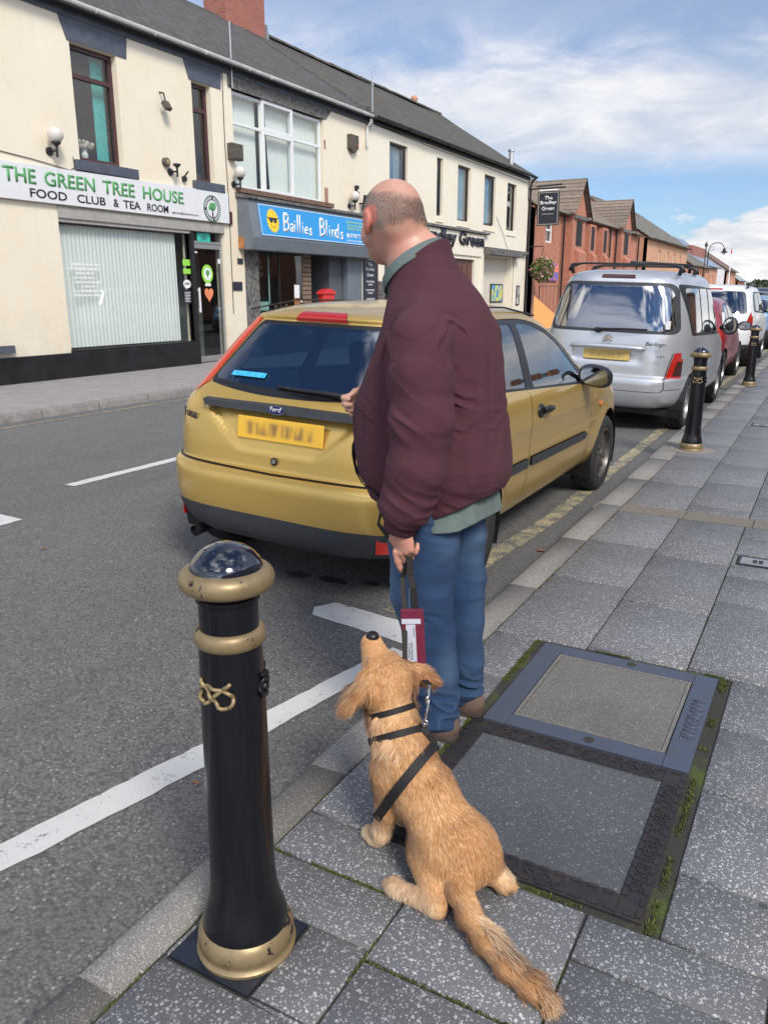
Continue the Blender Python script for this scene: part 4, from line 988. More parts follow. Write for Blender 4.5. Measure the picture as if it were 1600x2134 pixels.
with under(sg):
    # board leans back with the box: plane from (x+.42,z2.62) to (x+.30,z3.40)
    tl = Vector((-.12, 0, .78)).normalized(); nn = Vector((tl.z, 0, -tl.x))
    o0 = Vector((FX0+.413, 14.72, 2.665)); Mb = Matrix(((0, tl.x, nn.x, o0.x), (1, tl.y, nn.y, o0.y), (0, tl.z, nn.z, o0.z), (0, 0, 0, 1)))
    t = NT('sign_blue'); s_ = t.n('ShaderNodeSeparateXYZ'); t.set(s_, 0, t.co())
    t.col(t.mix(t.rng(s_.outputs[2], -.33, .33), (.012, .09, .42), (.02, .29, .66))); t.p(rough=.35); M_sblue = t.m
    m = MB(); m.obox(Mb, (0, 0, .0), (5.0, .66, .02)); bd = m.build('sign_board', M_sblue, sg)
    m = MB()
    for lo, hi in (((0, 0, .02), (5.0, .022, .026)), ((0, .638, .02), (5.0, .66, .026)), ((0, .022, .02), (.022, .638, .026)), ((4.978, .022, .02), (5, .638, .026))): m.obox(Mb, lo, hi)
    m.build('sign_edge', plain('pale_blue_edge', (.45, .62, .80), .4), sg)
    TM = lambda u, v_: Mb @ Matrix.Translation((u, v_, .02))
    def swash(s, u, v_, w_, h_):
        return text_mesh('script_letters', s, TM(u, v_), w=w_, h=h_, mat=M_wtxt, parent=sg, ext=.006, shear=.28, bold=.006)
    join([swash('B', .80, .13, .30, .42), swash('a', 1.08, .13, .17, .20), swash('i', 1.26, .13, .07, .27), swash('ll', 1.35, .12, .22, .42), swash('i', 1.57, .12, .07, .27), swash('e', 1.66, .11, .17, .19), swash('s', 1.84, .09, .16, .19),
          swash('B', 2.28, .11, .30, .44), swash('l', 2.58, .12, .13, .40), swash('i', 2.72, .12, .08, .27), swash('n', 2.82, .11, .20, .20), swash('d', 3.02, .10, .22, .36), swash('s', 3.24, .08, .16, .20)], 'script_letters')
    m = MB(); cu_, cv_ = .46, .33
    pts = []
    for k in range(40): r = .235 if k % 2 else .195; a = k*math.pi/20; pts.append(Mb @ Vector((cu_+r*math.cos(a), cv_+r*1.15*math.sin(a), .021)))
    m.prism(pts, nn*.006); sn = m.build('sun_emblem', plain('sign_yellow', (.85, .58, .03), .4), sg)
    m = MB()
    for du in (-.07, .075): m.prism([Mb @ Vector((cu_+du+.075*math.cos(a)*(1 if math.sin(a) > 0 else .85), cv_+.03+(.035 if math.sin(a) > 0 else .08)*math.sin(a), .028)) for a in [k*math.pi/8 for k in range(16)]], nn*.004)
    m.obox(Mb, (cu_-.2, cv_+.045, .028), (cu_+.2, cv_+.065, .032)); m.build('sunglasses', M_ink, sn)
    m = MB(); m.tube([Mb @ Vector((cu_+.11*math.cos(a), cv_-.02+.12*math.sin(a), .03)) for a in [math.pi*(1.15+.07*k) for k in range(11)]], .007, 5); m.build('smile', plain('emblem_orange', (.55, .22, .02), .5), sn)
    M_pale = plain('letter_lime', (.42, .66, .28), .4)
    ls = []
    for k, (s, w_) in enumerate([('VENETIAN  VERTICAL', 1.02), ('& ROLLER BLINDS', .95), ('PERFECT FIT BLINDS', 1.0)]):
        ls.append(text_mesh('service_letters', s, TM(3.62+(0.03 if k else 0), .51-.085*k), w=w_, h=.055, mat=M_pale, parent=sg, ext=.004, bold=.015))
    join(ls, 'service_letters')
    ls = [text_mesh('phone_letters', '07877399910', TM(3.72, .15), w=1.15, h=.11, mat=M_wtxt, parent=sg, ext=.004, bold=.012), text_mesh('phone_letters', 'bailliesblinds@outlook.com', TM(3.55, .055), w=1.3, h=.05, mat=M_wtxt, parent=sg, ext=.003)]
    m = MB(); m.prism([Mb @ Vector((3.62+.05*math.cos(a), .205+.055*math.sin(a), .02)) for a in [k*math.pi/8 for k in range(16)]], nn*.004); ls.append(m.build('phone_letters', M_wtxt, sg))
    join(ls, 'phone_letters')

# ---------- pub
b3 = empty('pub_building', (FX0, 26, 0), label='long cream pub with narrow dark upstairs windows and mossy roof', cat='pub')
with under(b3):
    W5 = [(21.30, 22.42, 3.80, 5.58), (24.42, 24.86, 3.85, 5.58), (26.05, 27.13, 3.83, 5.58), (28.38, 29.46, 3.84, 5.56), (30.70, 31.71, 3.81, 5.53)]
    ops = W5+[(21.0, 23.5, .9, 2.4), (25.70, 27.68, 0, 2.60), (28.40, 31.70, 0, 2.80)]
    wall_x('wall', 20.05, 33.10, 0, 6.02, ops, M_cream2, b3, x=FX0-.006)
    M_dfr = plain('dark_brown_frame', (.035, .022, .02), .45)
    for i, (a, b, c, e) in enumerate(W5):
        bk = [('net_curtain', a, b-.12 if i != 1 else a+.2, c, e, .05, plain('net_curtain', (.42, .48, .50), .9, var=.12))] if i < 4 else []
        if i == 0: bk.append(('blue_curtain', a+.2, a+.55, 4.5, e, .02, plain('curtain_blue', (.15, .25, .36), .9)))
        fr = window(a, b, c, e, b3, M_dfr, x=FX0-.10, fw=.06, glassm=M_glassd, back=bk)
        m = MB(); m.box((FX0-.08, a-.03, c-.19), (FX0+.03, b+.03, c-.17)); m.box((FX0-.08, a-.01, c-.17), (FX0+.012, b+.01, c-.02)); m.build('sill', M_cream2, b3)
        if i in (0, 1, 3):   # casement hung ajar
            z0, z1 = c+.06, e-.06; s = MB(); hinge = (FX0-.1, b-.06)
            an = R(14 if i != 1 else 24); wd = (b-a-.12) if i != 1 else (b-a-.12)
            Mh = Matrix.Translation((hinge[0]+.01, hinge[1], 0)) @ Matrix.Rotation(-an, 4, 'Z')
            for lo, hi in (((0, -wd, z0), (.04, -wd+.05, z1)), ((0, -.05, z0), (.04, 0, z1)), ((0, -wd+.05, z0), (.04, -.05, z0+.05)), ((0, -wd+.05, z1-.05), (.04, -.05, z1))): s.obox(Mh, lo, hi)
            so = s.build('open_casement', M_dfr, fr)
            g_ = MB(); g_.add([Mh @ Vector(p) for p in ((.02, -wd+.03, z0+.03), (.02, -.03, z0+.03), (.02, -.03, z1-.03), (.02, -wd+.03, z1-.03))], [(0, 1, 2, 3)]); g_.build('casement_pane', M_glassw, so)
    m = MB()
    text_mesh('window_sticker', 'BAR', FX(30.85, 4.7, FX0-.125), w=.5, h=.2, mat=M_wtxt, parent=b3, ext=.003)
    # name board surround
    m = MB(); m.box((FX0-.02, 20.9, 3.50), (FX0+.14, 28.75, 3.57)); m.build('drip_moulding', M_stone, b3)
    m = MB(); m.box((FX0-.02, 20.95, 2.72), (FX0+.05, 28.36, 3.47)); m.build('name_panel', M_cream2, b3, bevel=.01)
    m = MB(); m.box((FX0-.1, 28.4, 2.82), (FX0+.34, 31.9, 2.98)); m.box((FX0-.1, 28.4, 2.98), (FX0+.16, 33.0, 3.08)); m.build('porch_lead', M_stone, b3)
    m = MB(); m.box((FX0-.2, 28.18, 0), (FX0+.06, 28.40, 2.82)); m.box((FX0-.2, 31.7, 0), (FX0+.05, 31.95, 2.8)); m.build('porch_pilaster', M_cream2, b3, bevel=.01)
    m = MB(); m.box((FX0-1.3, 28.4, 0), (FX0-1.27, 31.7, 2.8)); m.box((FX0-1.3, 31.5, 0), (FX0-.02, 31.69, 2.8)); m.build('porch_walls', M_cream2, b3)
    # obliquely set porch wall carrying the poster
    m = MB(); m.box((FX0-.32, 29.15, 0), (FX0-.25, 31.7, 2.8)); m.build('porch_back', plain('porch_cream', (.60, .56, .46), .9, var=.08), b3)
    m = MB(); m.box((FX0-.25, 28.45, 0), (FX0-.2, 28.95, 2.55)); m.build('pub_door', M_maroon, b3)
    m = MB(); m.box((FX0-.14, 25.72, .0), (FX0-.09, 27.66, 2.58)); dd = m.build('pub_door', plain('dark_red_door', (.085, .03, .022), .5, var=.15), b3)
    m = MB()
    for k in range(4): m.box((FX0-.09, 25.80+.48*k, .2), (FX0-.075, 26.18+.48*k, 1.1)); m.box((FX0-.09, 25.80+.48*k, 1.25), (FX0-.075, 26.18+.48*k, 2.45))
    m.build('door_panels', plain('door_panel_red', (.14, .05, .035), .5, var=.1), dd)
    window(21.0, 23.5, .9, 2.4, b3, M_dfr, fw=.07, mull=(22.2,), glassm=M_glassd)
    m = MB()
    for k in range(9): m.box((FX0+.0, 20.62, .9+.1*k), (FX0+.03, 20.95, .98+.1*k))
    m.build('louvre', M_stone, b3)
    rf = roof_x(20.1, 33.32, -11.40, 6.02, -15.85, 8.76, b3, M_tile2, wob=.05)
    rd = ridge(20.1, 33.3, -15.85, 8.78, rf, M_tile2)
    m = MB(); m.lathe([(.12, 0), (.15, .1), (.09, .2), (0, .24)], (-15.85, 31.0, 8.82), 10); m.build('ridge_vent', M_brick2, rf)
    m = MB(); m.tube([(-11.9, 31.6, 6.2), (-11.9, 31.6, 6.75)], .09, 10); m.tube([(-11.9, 31.6, 6.75), (-11.9, 31.6, 6.83)], .13, 10); m.build('flue_pipe', M_alu, rf)
    gutter(20.1, 33.35, -11.42, 6.0, M_black, b3, r=.065)
    m = MB(); m.box((FX0-.02, 20.05, 5.86), (FX0+.06, 33.1, 5.98)); m.build('fascia_board', M_black, b3)
    m = MB(); m.tube([(-11.42, 33.2, 5.95), (-11.55, 33.15, 5.8), (-11.58, 33.13, 5.6), (-11.58, 33.13, .1)], .045, 8); m.build('downpipe', M_black, b3)
    # gable end wall
    m = MB(); m.prism([(FX0-.01, 33.0, 0), (-20.0, 33.0, 0), (-20.0, 33.0, 5.98), (-15.85, 33.0, 8.66), (FX0-.01, 33.0, 5.98)], (0, .12, 0)); m.box((-20.0, 20.1, 0), (-19.8, 33.0, 5.9)); m.build('gable_wall', M_cream2, b3)
    # loose wire under the eave and over the front
    m = MB(); m.tube([(FX0+.01, 20.3, 5.86), (FX0+.012, 24, 5.80), (FX0+.012, 29, 5.78), (FX0+.01, 32.9, 5.74)], .008, 5)
    m.tube([(FX0+.01, 29.6, 4.2), (FX0+.02, 30.4, 3.6), (FX0+.02, 31.0, 3.0)], .008, 5); m.build('cable', M_cable, b3)
sg = empty('pub_name', (FX0, 24, 3.1), label='raised black pub name lettering across the cream front', cat='sign')
with under(sg):
    text_mesh('name_letters', 'The Bradley Green', FX(21.55, 2.93, FX0+.05), w=6.75, h=.55, mat=M_ink, parent=sg, ext=.05, bold=.03)
# tall black board
sg = empty('menu_board', (FX0, 20.1, 1.8), label='tall narrow black pub board with white writing beside the grey pier', cat='sign')
with under(sg):
    m = MB(); m.box((FX0, 19.76, .75), (FX0+.03, 20.50, 2.34)); m.build('board', M_ink, sg, bevel=.004)
    m = MB(); m.box((FX0, 20.50, .75), (FX0+.035, 20.56, 2.34)); m.build('board_edge', M_maroon, sg)
    ls = [text_mesh('board_letters', s, FX(20.12-w_/2, z, FX0+.03), w=w_, h=h_, mat=M_wtxt, parent=sg, ext=.003, bold=.01) for s, w_, h_, z in
          (('The', .26, .10, 2.17), ('Bradley', .46, .12, 2.02), ('Green', .36, .10, 1.89), ('TRADITIONAL', .46, .05, 1.73), ('ALES', .26, .05, 1.65), ('HOMEMADE', .46, .05, 1.50), ('FOOD', .26, .05, 1.42), ('GARDEN', .44, .06, 1.25))]
    join(ls, 'board_letters')
# posters by the porch
for (name, y0, y1, z0, z1, x, lab, kind) in (('poster_case', 29.85, 31.15, 1.10, 1.80, FX0-.25, 'black framed blue and yellow poster on the porch wall', 0), ('menu_case', 31.98, 32.45, .98, 1.75, FX0, 'narrow black framed menu on the pub corner', 1)):
    p = empty(name, (x, (y0+y1)/2, (z0+z1)/2), label=lab, cat='poster')
    with under(p):
        m = MB(); m.box((x, y0, z0), (x+.04, y1, z1)); m.build('frame', M_black, p, bevel=.005)
        t = NT('poster_print'); sc_ = t.n('ShaderNodeSeparateXYZ'); t.set(sc_, 0, t.co()); n_ = t.noise(t.co(), 3.5, 4)
        t.col(t.mix(t.rng(sc_.outputs[2], -.12, .05), t.mix(n_, (.12, .35, .62), (.35, .62, .78)), t.mix(t.rng(n_, .45, .55), (.10, .30, .55), (.62, .62, .10))) if kind == 0 else t.mix(t.rng(n_, .4, .6), (.65, .62, .58), (.2, .18, .17))); t.p(rough=.4)
        m = MB(); m.box((x+.04, y0+.08, z0+.05), (x+.044, y1-.08, z1-.05)); m.build('print', t.m, p)

# ---------- fittings on the fronts
def globe_lamp(y, z, globe=True, label=''):
    e = empty('wall_lamp', (FX0, y, z), label=label, cat='wall lamp', group='globe lamps on the shop fronts' if globe else None)
    m = MB(); m.lathe([(.0, 0), (.07, 0), (.065, .03), (0, .03)], (0, 0, 0), 14, Matrix.Rotation(R(90), 4, 'Y'))
    m.tube([(.02, 0, 0), (.14, 0, 0), (.19, .0, 0)], .017, 8); m.tube([(.19, 0, -.10), (.19, 0, .07)], .02, 8); m.lathe([(.0, .07), (.03, .07), (.075, .11), (.075, .135), (0, .135)], (.19, 0, 0), 14)
    m.build('bracket', M_black, e)
    if globe: m = MB(); m.sphere((.19, 0, .235), (.125, .125, .125), 20, 14); m.build('globe', plain('opal_globe', (.62, .58, .53), .35, var=.1), e, smooth=True)
    return e
globe_lamp(9.66, 3.68, label='globe wall lamp left of the first maroon window')
globe_lamp(12.44, 3.70, False, label='lamp bracket without its globe above the tea room sign')
globe_lamp(14.34, 3.68, label='globe wall lamp beneath the brown box at the building join')
globe_lamp(19.06, 3.66, label='globe wall lamp over the right end of the blue sign')
def wallthing(name, label, cat, y, z, parts, group=None):
    e = empty(name, (FX0, y, z), label=label, cat=cat, group=group)
    for pn, lo, hi, mt in parts: m = MB(); m.box(lo, hi); m.build(pn, mt, e, bevel=.006)
    return e
M_weath = plain('weathered_brown', (.09, .075, .06), .7, var=.4, scale=14)
wallthing('alarm_box', 'weathered dark square box on the pilaster between the first two shops', 'alarm box', 14.37, 4.32, [('case', (0, -.18, -.16), (.14, .18, .16), M_weath), ('cover', (.14, -.16, -.14), (.155, .16, .14), M_weath)])
e = empty('alarm_box', (FX0, 19.2, 5.2), label='dark box with pointed base high on the blinds shop wall', cat='alarm box')
m = MB(); m.prism([(0, -.2, .2), (0, .2, .2), (0, .2, -.12), (0, 0, -.24), (0, -.2, -.14)], (.12, 0, 0)); m.build('case', M_weath, e, bevel=.01)
m = MB(); m.lathe([(0, 0), (.03, 0), (.03, .02), (0, .03)], (0, 0, 0), 10, Matrix.Translation((.12, .1, -.05)) @ Matrix.Rotation(R(90), 4, 'Y')); m.build('lamp_lens', plain('lens_red', (.4, .05, .03), .3), e)
e = empty('floodlight', (FX0, 12.3, 4.95), label='black floodlight on a bracket between the maroon windows', cat='floodlight')
m = MB(); m.tube([(0, 0, .12), (.10, 0, .10), (.14, 0, -.05)], .016, 6); m.build('arm', M_black, e)
m = MB(); m.obox(Matrix.Translation((.16, 0, -.12)) @ Matrix.Rotation(R(-35), 4, 'Y'), (-.04, -.075, -.09), (.04, .075, .08)); m.build('lamp_head', M_weath, e, bevel=.01)
e = empty('spotlight', (FX0, 12.32, 3.86), label='small round wall light above the bare lamp bracket', cat='wall light')
m = MB(); m.lathe([(0, 0), (.085, 0), (.08, .07), (.05, .09), (0, .09)], (0, 0, 0), 16, Matrix.Rotation(R(90), 4, 'Y')); m.build('housing', M_weath, e, autosm=40)
m = MB(); m.lathe([(0, .09), (.045, .09), (0, .10)], (0, 0, 0), 12, Matrix.Rotation(R(90), 4, 'Y')); m.build('lens', plain('lens_amber', (.35, .25, .12), .3), e)
e = empty('wall_sensor', (FX0, 12.80, 3.66), label='small black sensor on an angled arm over the sign edge', cat='sensor')
m = MB(); m.box((0, -.04, -.09), (.06, .04, .0)); m.build('base', M_black, e); m = MB(); m.tube([(.04, 0, 0), (.10, .05, .10)], .016, 6); m.build('arm', M_black, e)
for y, z, sy, sz, lab in ((14.44, 2.12, .19, .12, 'small dark upper plaque on the cream pier'), (14.30, 1.59, .34, .19, 'larger dark lower plaque on the cream pier')):
    wallthing('wall_plaque', lab, 'plaque', y, z, [('plate', (0, -sy/2, -sz/2), (.02, sy/2, sz/2), M_weath), ('face', (.02, -sy/2+.015, -sz/2+.015), (.024, sy/2-.015, sz/2-.015), M_ink)])
e = empty('security_camera', (FX0, 19.40, 4.1), label='black wall sensor above the speaker by the man\'s head', cat='camera')
m = MB(); m.box((0, -.05, -.12), (.09, .05, .10)); m.build('body', M_black, e, bevel=.01); m = MB(); m.lathe([(0, 0), (.03, 0), (.02, .02), (0, .02)], (0, 0, 0), 10, Matrix.Translation((.09, 0, -.03)) @ Matrix.Rotation(R(90), 4, 'Y')); m.build('lens', M_wtxt, e)
e = empty('wall_speaker', (FX0, 19.62, 3.72), label='black tilted wall speaker over the blue sign end', cat='speaker')
m = MB(); m.obox(Matrix.Translation((.2, 0, .05)) @ Matrix.Rotation(R(8), 4, 'Y'), (-.06, -.09, -.2), (.06, .09, .2)); m.build('cabinet', M_black, e, bevel=.01); m = MB(); m.tube([(0, -.02, .05), (.16, 0, .05)], .02, 6); m.build('arm', M_black, e)
# aerials
for (y, z0, z1, x, lab) in ((14.39, 5.55, 6.78, FX0+.05, 'thin television aerial strapped at the first gutter join'), (20.15, 5.70, 7.05, FX0+.10, 'aerial mast at the second gutter join')):
    e = empty('aerial', (x, y, z0), label=lab, cat='aerial', group='aerials on the eaves')
    m = MB(); m.tube([(0, 0, 0), (0, 0, z1-z0)], .017, 8); m.build('mast', M_alu, e)
    m = MB(); m.tube([(-.1, -.15, .05), (0, 0, .05)], .01, 5); m.tube([(-.1, -.15, .5), (0, 0, .5)], .01, 5); m.tube([(-.1, -.15, .05), (-.1, -.15, .5)], .01, 5); m.build('bracket', M_black, e)
    m = MB()
    if y < 15:
        m.tube([(0, 0, z1-z0-.05), (.0, .42, z1-z0-.08)], .007, 5)
        for k in range(6): m.tube([(-.1+.01*k, .06+.065*k, z1-z0-.055), (.1-.01*k, .06+.065*k, z1-z0-.055)], .005, 4)
    else:
        m.tube([(0, 0, z1-z0), (0, 0, z1-z0+.0)], .006, 4); m.tube([(0, -.03, z1-z0-.3), (0, -2.0, z1-z0-.2)], .004, 4); m.box((-.03, -.03, z1-z0-.32), (.03, .03, z1-z0-.26))
    m.build('rods', M_alu, e)
# red letter box in the doorway
e = empty('letter_box', (FX0-.10, 17.92, 1.36), label='bright red house shaped letter box in the dark doorway', cat='letter box')
M_red = plain('bright_red', (.65, .035, .035), .35, var=.08)
m = MB(); m.prism([(0, -.28, .06), (0, .28, .06), (0, .22, -.34), (0, -.22, -.34)], (.16, 0, 0)); m.build('body', M_red, e, bevel=.01)
m = MB(); m.prism([(-.02, -.33, .06), (-.02, .33, .06), (-.02, .31, .11), (-.02, .08, .19), (-.02, -.08, .19), (-.02, -.31, .11)], (.21, 0, 0)); m.build('lid', M_red, e, bevel=.008)
m = MB()
for dy in (-.11, .03):
    for k in range(2):
        for q in range(2): m.box((.161, dy+.045*k, -.27+.06*q), (.165, dy+.035+.045*k, -.22+.06*q))
m.build('slots', M_ink, e)

# flowers in the first-floor windows
e = empty('flower_vase', (FX0-.25, 10.62, 3.72), label='vase of pale flowers inside the first maroon window', cat='flowers')
m = MB(); m.lathe([(.05, 0), (.06, .05), (.035, .12), (.045, .15)], (0, 0, 0), 12); m.build('vase', M_wtxt, e)
m = MB()
for k in range(26): m.sphere((random.uniform(-.06, .06), random.uniform(-.17, .17), .2+random.uniform(-.03, .08)), random.uniform(.025, .045), 7, 5)
m.build('blooms', plain('petal_pale', (.60, .50, .42), .8, var=.35, scale=18), e)
e = empty('flower_vase', (FX0-.25, 13.33, 3.72), label='small green plant inside the second maroon window', cat='flowers')
m = MB(); m.lathe([(.04, 0), (.05, .08), (.05, .1)], (0, 0, 0), 12); m.build('pot', M_wtxt, e)
m = MB()
for k in range(18): m.sphere((random.uniform(-.05, .05), random.uniform(-.08, .1), .17+random.uniform(-.05, .08)), random.uniform(.015, .03), 6, 4)
m.build('leaves', plain('leaf_pale', (.30, .40, .25), .8, var=.4, scale=18), e)

# hanging pub sign: a board on an arm, square to the wall
e = empty('hanging_sign', (FX0, 33.05, 5.0), label='black hanging pub sign with white lettering on an iron arm', cat='pub sign')
yb = 0.0
m = MB(); m.tube([(0, yb, .52), (1.55, yb, .52)], .03, 8); m.tube([(.0, yb, .1), (.0, yb, .9)], .025, 8); m.tube([(.35, yb, .60), (1.4, yb, .64)], .03, 8); m.build('arm', M_black, e)
m = MB(); m.box((.42, yb-.03, -.90), (1.32, yb+.03, .40)); m.build('sign_board', M_ink, e, bevel=.004)
m = MB()
for s_, (x0, x1) in ((-1, (.42, 1.32)),):
    yy_ = yb-.034
    for lo, hi in (((x0+.04, -.86), (x0+.06, .36)), ((x1-.06, -.86), (x1-.04, .36)), ((x0+.06, -.86), (x1-.06, -.84)), ((x0+.06, .34), (x1-.06, .36))): m.box((lo[0], yy_, lo[1]), (hi[0], yb-.03, hi[1]))
m.box((.62, yb-.034, -.47), (1.12, yb-.03, -.45)); m.build('gold_border', plain('sign_gold', (.45, .42, .33), .5), e)
FY = lambda x, z: frame((x, yb-.03, z), (1, 0, 0), (0, 0, 1))
join([text_mesh('sign_letters', s, FY(.87-w_/2, z), w=w_, h=h_, mat=M_wtxt, parent=e, ext=.008, bold=.015) for s, w_, h_, z in (('The', .33, .14, .08), ('Bradley', .66, .17, -.13), ('Green', .52, .14, -.32))], 'sign_letters')
m = MB(); m.box((.50, yb-.05, .42), (1.25, yb+.05, .47)); m.build('lamp_trough', M_wtxt, e)
# hanging basket
def leaf_mass(c, rad, n, size, seed, flat=.35):
    r_ = np.random.default_rng(seed); V_ = []; F_ = []; T_ = []
    for k in range(n):
        d_ = r_.normal(size=3); d_ /= np.linalg.norm(d_); q = np.array(c)+d_*np.array(rad)*(r_.random()**.4)
        a = r_.normal(size=3); a /= np.linalg.norm(a); b = np.cross(a, r_.normal(size=3)); b /= np.linalg.norm(b); s = size*(.5+r_.random())
        i = len(V_); V_ += [q-a*s, q+b*s*flat, q+a*s, q-b*s*flat]; F_.append((i, i+1, i+2, i+3)); T_ += [r_.random()]*4
    return V_, F_, T_
def leafmat(name, c1, c2):
    t = NT(name); at = t.n('ShaderNodeAttribute'); at.attribute_name = 'tone'; t.col(t.mix(at.outputs['Fac'], c1, c2)); t.p(rough=.7); return t.m
e = empty('hanging_basket', (FX0+.62, 33.45, 2.35), label='hanging basket of pink and green flowers at the pub corner', cat='hanging basket')
V_, F_, T_ = leaf_mass((0, 0, .05), (.52, .52, .50), 2600, .06, 3); np_mesh('foliage', V_, F_, leafmat('basket_leaf', (.05, .09, .02), (.22, .27, .07)), e, False, {'tone': np.array(T_)})
V_, F_, T_ = leaf_mass((0, 0, .0), (.56, .56, .55), 420, .045, 5, .8); np_mesh('blossom', V_, F_, leafmat('basket_bloom', (.45, .10, .14), (.75, .42, .45)), e, False, {'tone': np.array(T_)})
m = MB(); m.sphere((0, 0, -.1), (.25, .25, .2), 14, 8); m.build('basket', M_weath, e); m = MB(); m.tube([(-.6, -.3, .95), (0, 0, .98)], .02, 6)
for a in (0, 2.1, 4.2): m.tube([(0, 0, .95), (.25*math.cos(a), .25*math.sin(a), 0)], .006, 4)
m.build('chains', M_black, e)

# ---------- brick terrace with small gables
b4 = empty('brick_building', (FX0, 44, 0), label='red brick terrace with two street gables and slit windows', cat='building')
XB = -11.65
with under(b4):
    wins = [(35.6, 36.75, 3.62, 4.72)]
    wall_x('wall', 33.9, 53.9, 0, 5.0, wins+[(51.3, 52.2, 3.6, 4.62)], M_brick, b4, x=XB-.02)
    for a, b, c, e_ in wins+[(51.3, 52.2, 3.6, 4.62)]: window(a, b, c, e_, b4, M_white_up, x=XB-.12, fw=.09, trans=((c+e_)/2,), glassm=M_glassd)
    rf = roof_x(33.9, 54.0, XB+.25, 4.98, XB-4.0, 7.55, b4, M_tile3); 
    for k, (ya, yp, yb_) in enumerate(((38.25, 39.5, 40.75), (48.05, 49.35, 50.6))):
        # gabled bay standing out from the wall
        xo = XB+.35; ztop = 6.5
        m = MB(); m.prism([(xo, ya+.15, 0), (xo, yb_-.15, 0), (xo, yb_-.15, 5.15), (xo, yp, ztop-.05), (xo, ya+.15, 5.15)], (-.7, 0, 0)); g_ = m.build('gable_bay', M_brick, b4)
        m = MB()
        for s in (-1, 1):
            ye = ya-.08 if s < 0 else yb_+.08
            m.prism([(xo+.22, ye, 5.0), (xo+.22, yp, ztop+.06), (xo+.22, yp, ztop+.16), (xo+.22, ye, 5.1)], (-3.9, 0, 0))
        m.build('gable_roof', M_tile3, g_)
        m = MB(); m.prism([(xo+.25, yp-.02, ztop+.15), (xo+.25, yb_+.12, 4.98), (xo+.25, yb_+.12, 4.86), (xo+.25, yp-.02, ztop)], (-.05, 0, 0)); m.build('barge_board', M_black, g_)
        m = MB(); m.box((xo-.02, ya+.2, 4.82), (xo+.10, yb_-.2, 4.98)); m.build('lintel', M_stone, g_)
        m = MB(); m.box((xo, ya+.75, 3.62), (xo+.004, yb_-.75, 4.75)); m.build('slit_window', M_dark, g_)
        m = MB(); m.prism([(xo, ya+.6, 3.5), (xo+.25, ya+.6, 3.3), (xo+.25, ya+.6, 0), (xo, ya+.6, 0)], (0, 1.3, 0)); m.build('buttress', M_brick, g_)
    for y in (42.2, 44.7):
        m = MB(); m.box((XB-.02, y-.55, 0), (XB+.3, y+.55, 4.78)); bp = m.build('brick_bay', M_brick, b4)
        m = MB(); m.box((XB+.3, y-.30, 3.55), (XB+.304, y+.30, 4.68)); m.build('slit_window', M_dark, bp)
        m = MB(); m.prism([(XB+.3, y-.4, 3.45), (XB+.5, y-.4, 3.25), (XB+.5, y-.4, 0), (XB+.3, y-.4, 0)], (0, .8, 0)); m.build('buttress', M_brick, bp)
    for y in (37.9, 41.0, 46.6, 48.0, 53.8): m = MB(); m.tube([(XB+.1, y, 4.9), (XB+.1, y, .1)], .05, 6); m.build('downpipe', M_black, b4)
    gutter(33.9, 38.1, XB+.24, 4.95, M_black, b4); gutter(41.0, 47.9, XB+.24, 4.95, M_black, b4); gutter(50.8, 54.0, XB+.24, 4.95, M_black, b4)
    m = MB(); m.prism([(XB-.02, 33.9, 0), (-19.5, 33.9, 0), (-19.5, 33.9, 4.9), (XB-4, 33.9, 7.4), (XB-.02, 33.9, 4.9)], (0, .2, 0)); m.build('end_wall', M_brick, b4); m = MB(); m.prism([(XB-.02, 53.9, 0), (-19.5, 53.9, 0), (-19.5, 53.9, 4.9), (XB-4, 53.9, 7.4), (XB-.02, 53.9, 4.9)], (0, .12, 0)); m.build('end_wall', M_brick, b4)
def plain_house(name, label, y0, y1, x, ze, xr, zr, wall, gable, roofm, wins=(), wmat=None, grp=None, z0w=3.4, z1w=4.4, cat='building'):
    b = empty(name, (x, (y0+y1)/2, 0), label=label, cat=cat, group=grp)
    with under(b):
        wall_x('wall', y0, y1, 0, ze, [(a, c, z0w, z1w) for a, c in wins], wall, b, x=x)
        for a, c in wins: window(a, c, z0w, z1w, b, wmat or M_white_up, x=x-.12, fw=.07, glassm=M_glassd)
        m = MB(); m.prism([(x-.01, y0, 0), (2*xr-x, y0, 0), (2*xr-x, y0, ze), (xr, y0, zr-.08), (x-.01, y0, ze)], (0, .2, 0)); m.build('gable_wall', gable, b); m = MB(); m.prism([(x-.01, y1-.2, 0), (2*xr-x, y1-.2, 0), (2*xr-x, y1-.2, ze), (xr, y1-.2, zr-.08), (x-.01, y1-.2, ze)], (0, .2, 0)); m.build('gable_wall', gable, b)
        rf = roof_x(y0-.15, y1+.15, x+.3, ze, xr, zr, b, roofm); gutter(y0, y1, x+.32, ze, M_black, b, brackets=False)
    return b, rf
b5, rf5 = plain_house('brick_house', 'orange brick building with a long mossy roof past the gabled terrace', 57.0, 73.0, XB, 5.0, XB-4.3, 8.0, M_brick3, M_brick2, M_tile4, [(61.0, 61.8), (64.2, 65.0), (67.0, 67.8), (69.6, 70.4)])
with under(b5): pass
b6, rf6 = plain_house('brick_house', 'low orange brick house with a single tall chimney', 76.0, 87.0, XB, 3.8, XB-3.5, 6.1, M_brick2, M_brick2, M_tile4, [(78.5, 79.4), (81, 81.9), (83.5, 84.4)], z0w=2.4, z1w=3.4)
m = MB(); m.box((-3.4, -6.2, 4.6), (-2.5, -4.7, 6.05)); m.box((-3.45, -6.3, 6.05), (-2.45, -4.6, 6.15)); m.lathe([(.16, 6.15), (.14, 6.45), (.17, 6.5), (.14, 6.55)], (-2.8, -5.2, 0), 10); m.build('chimney', M_bricko, b6)
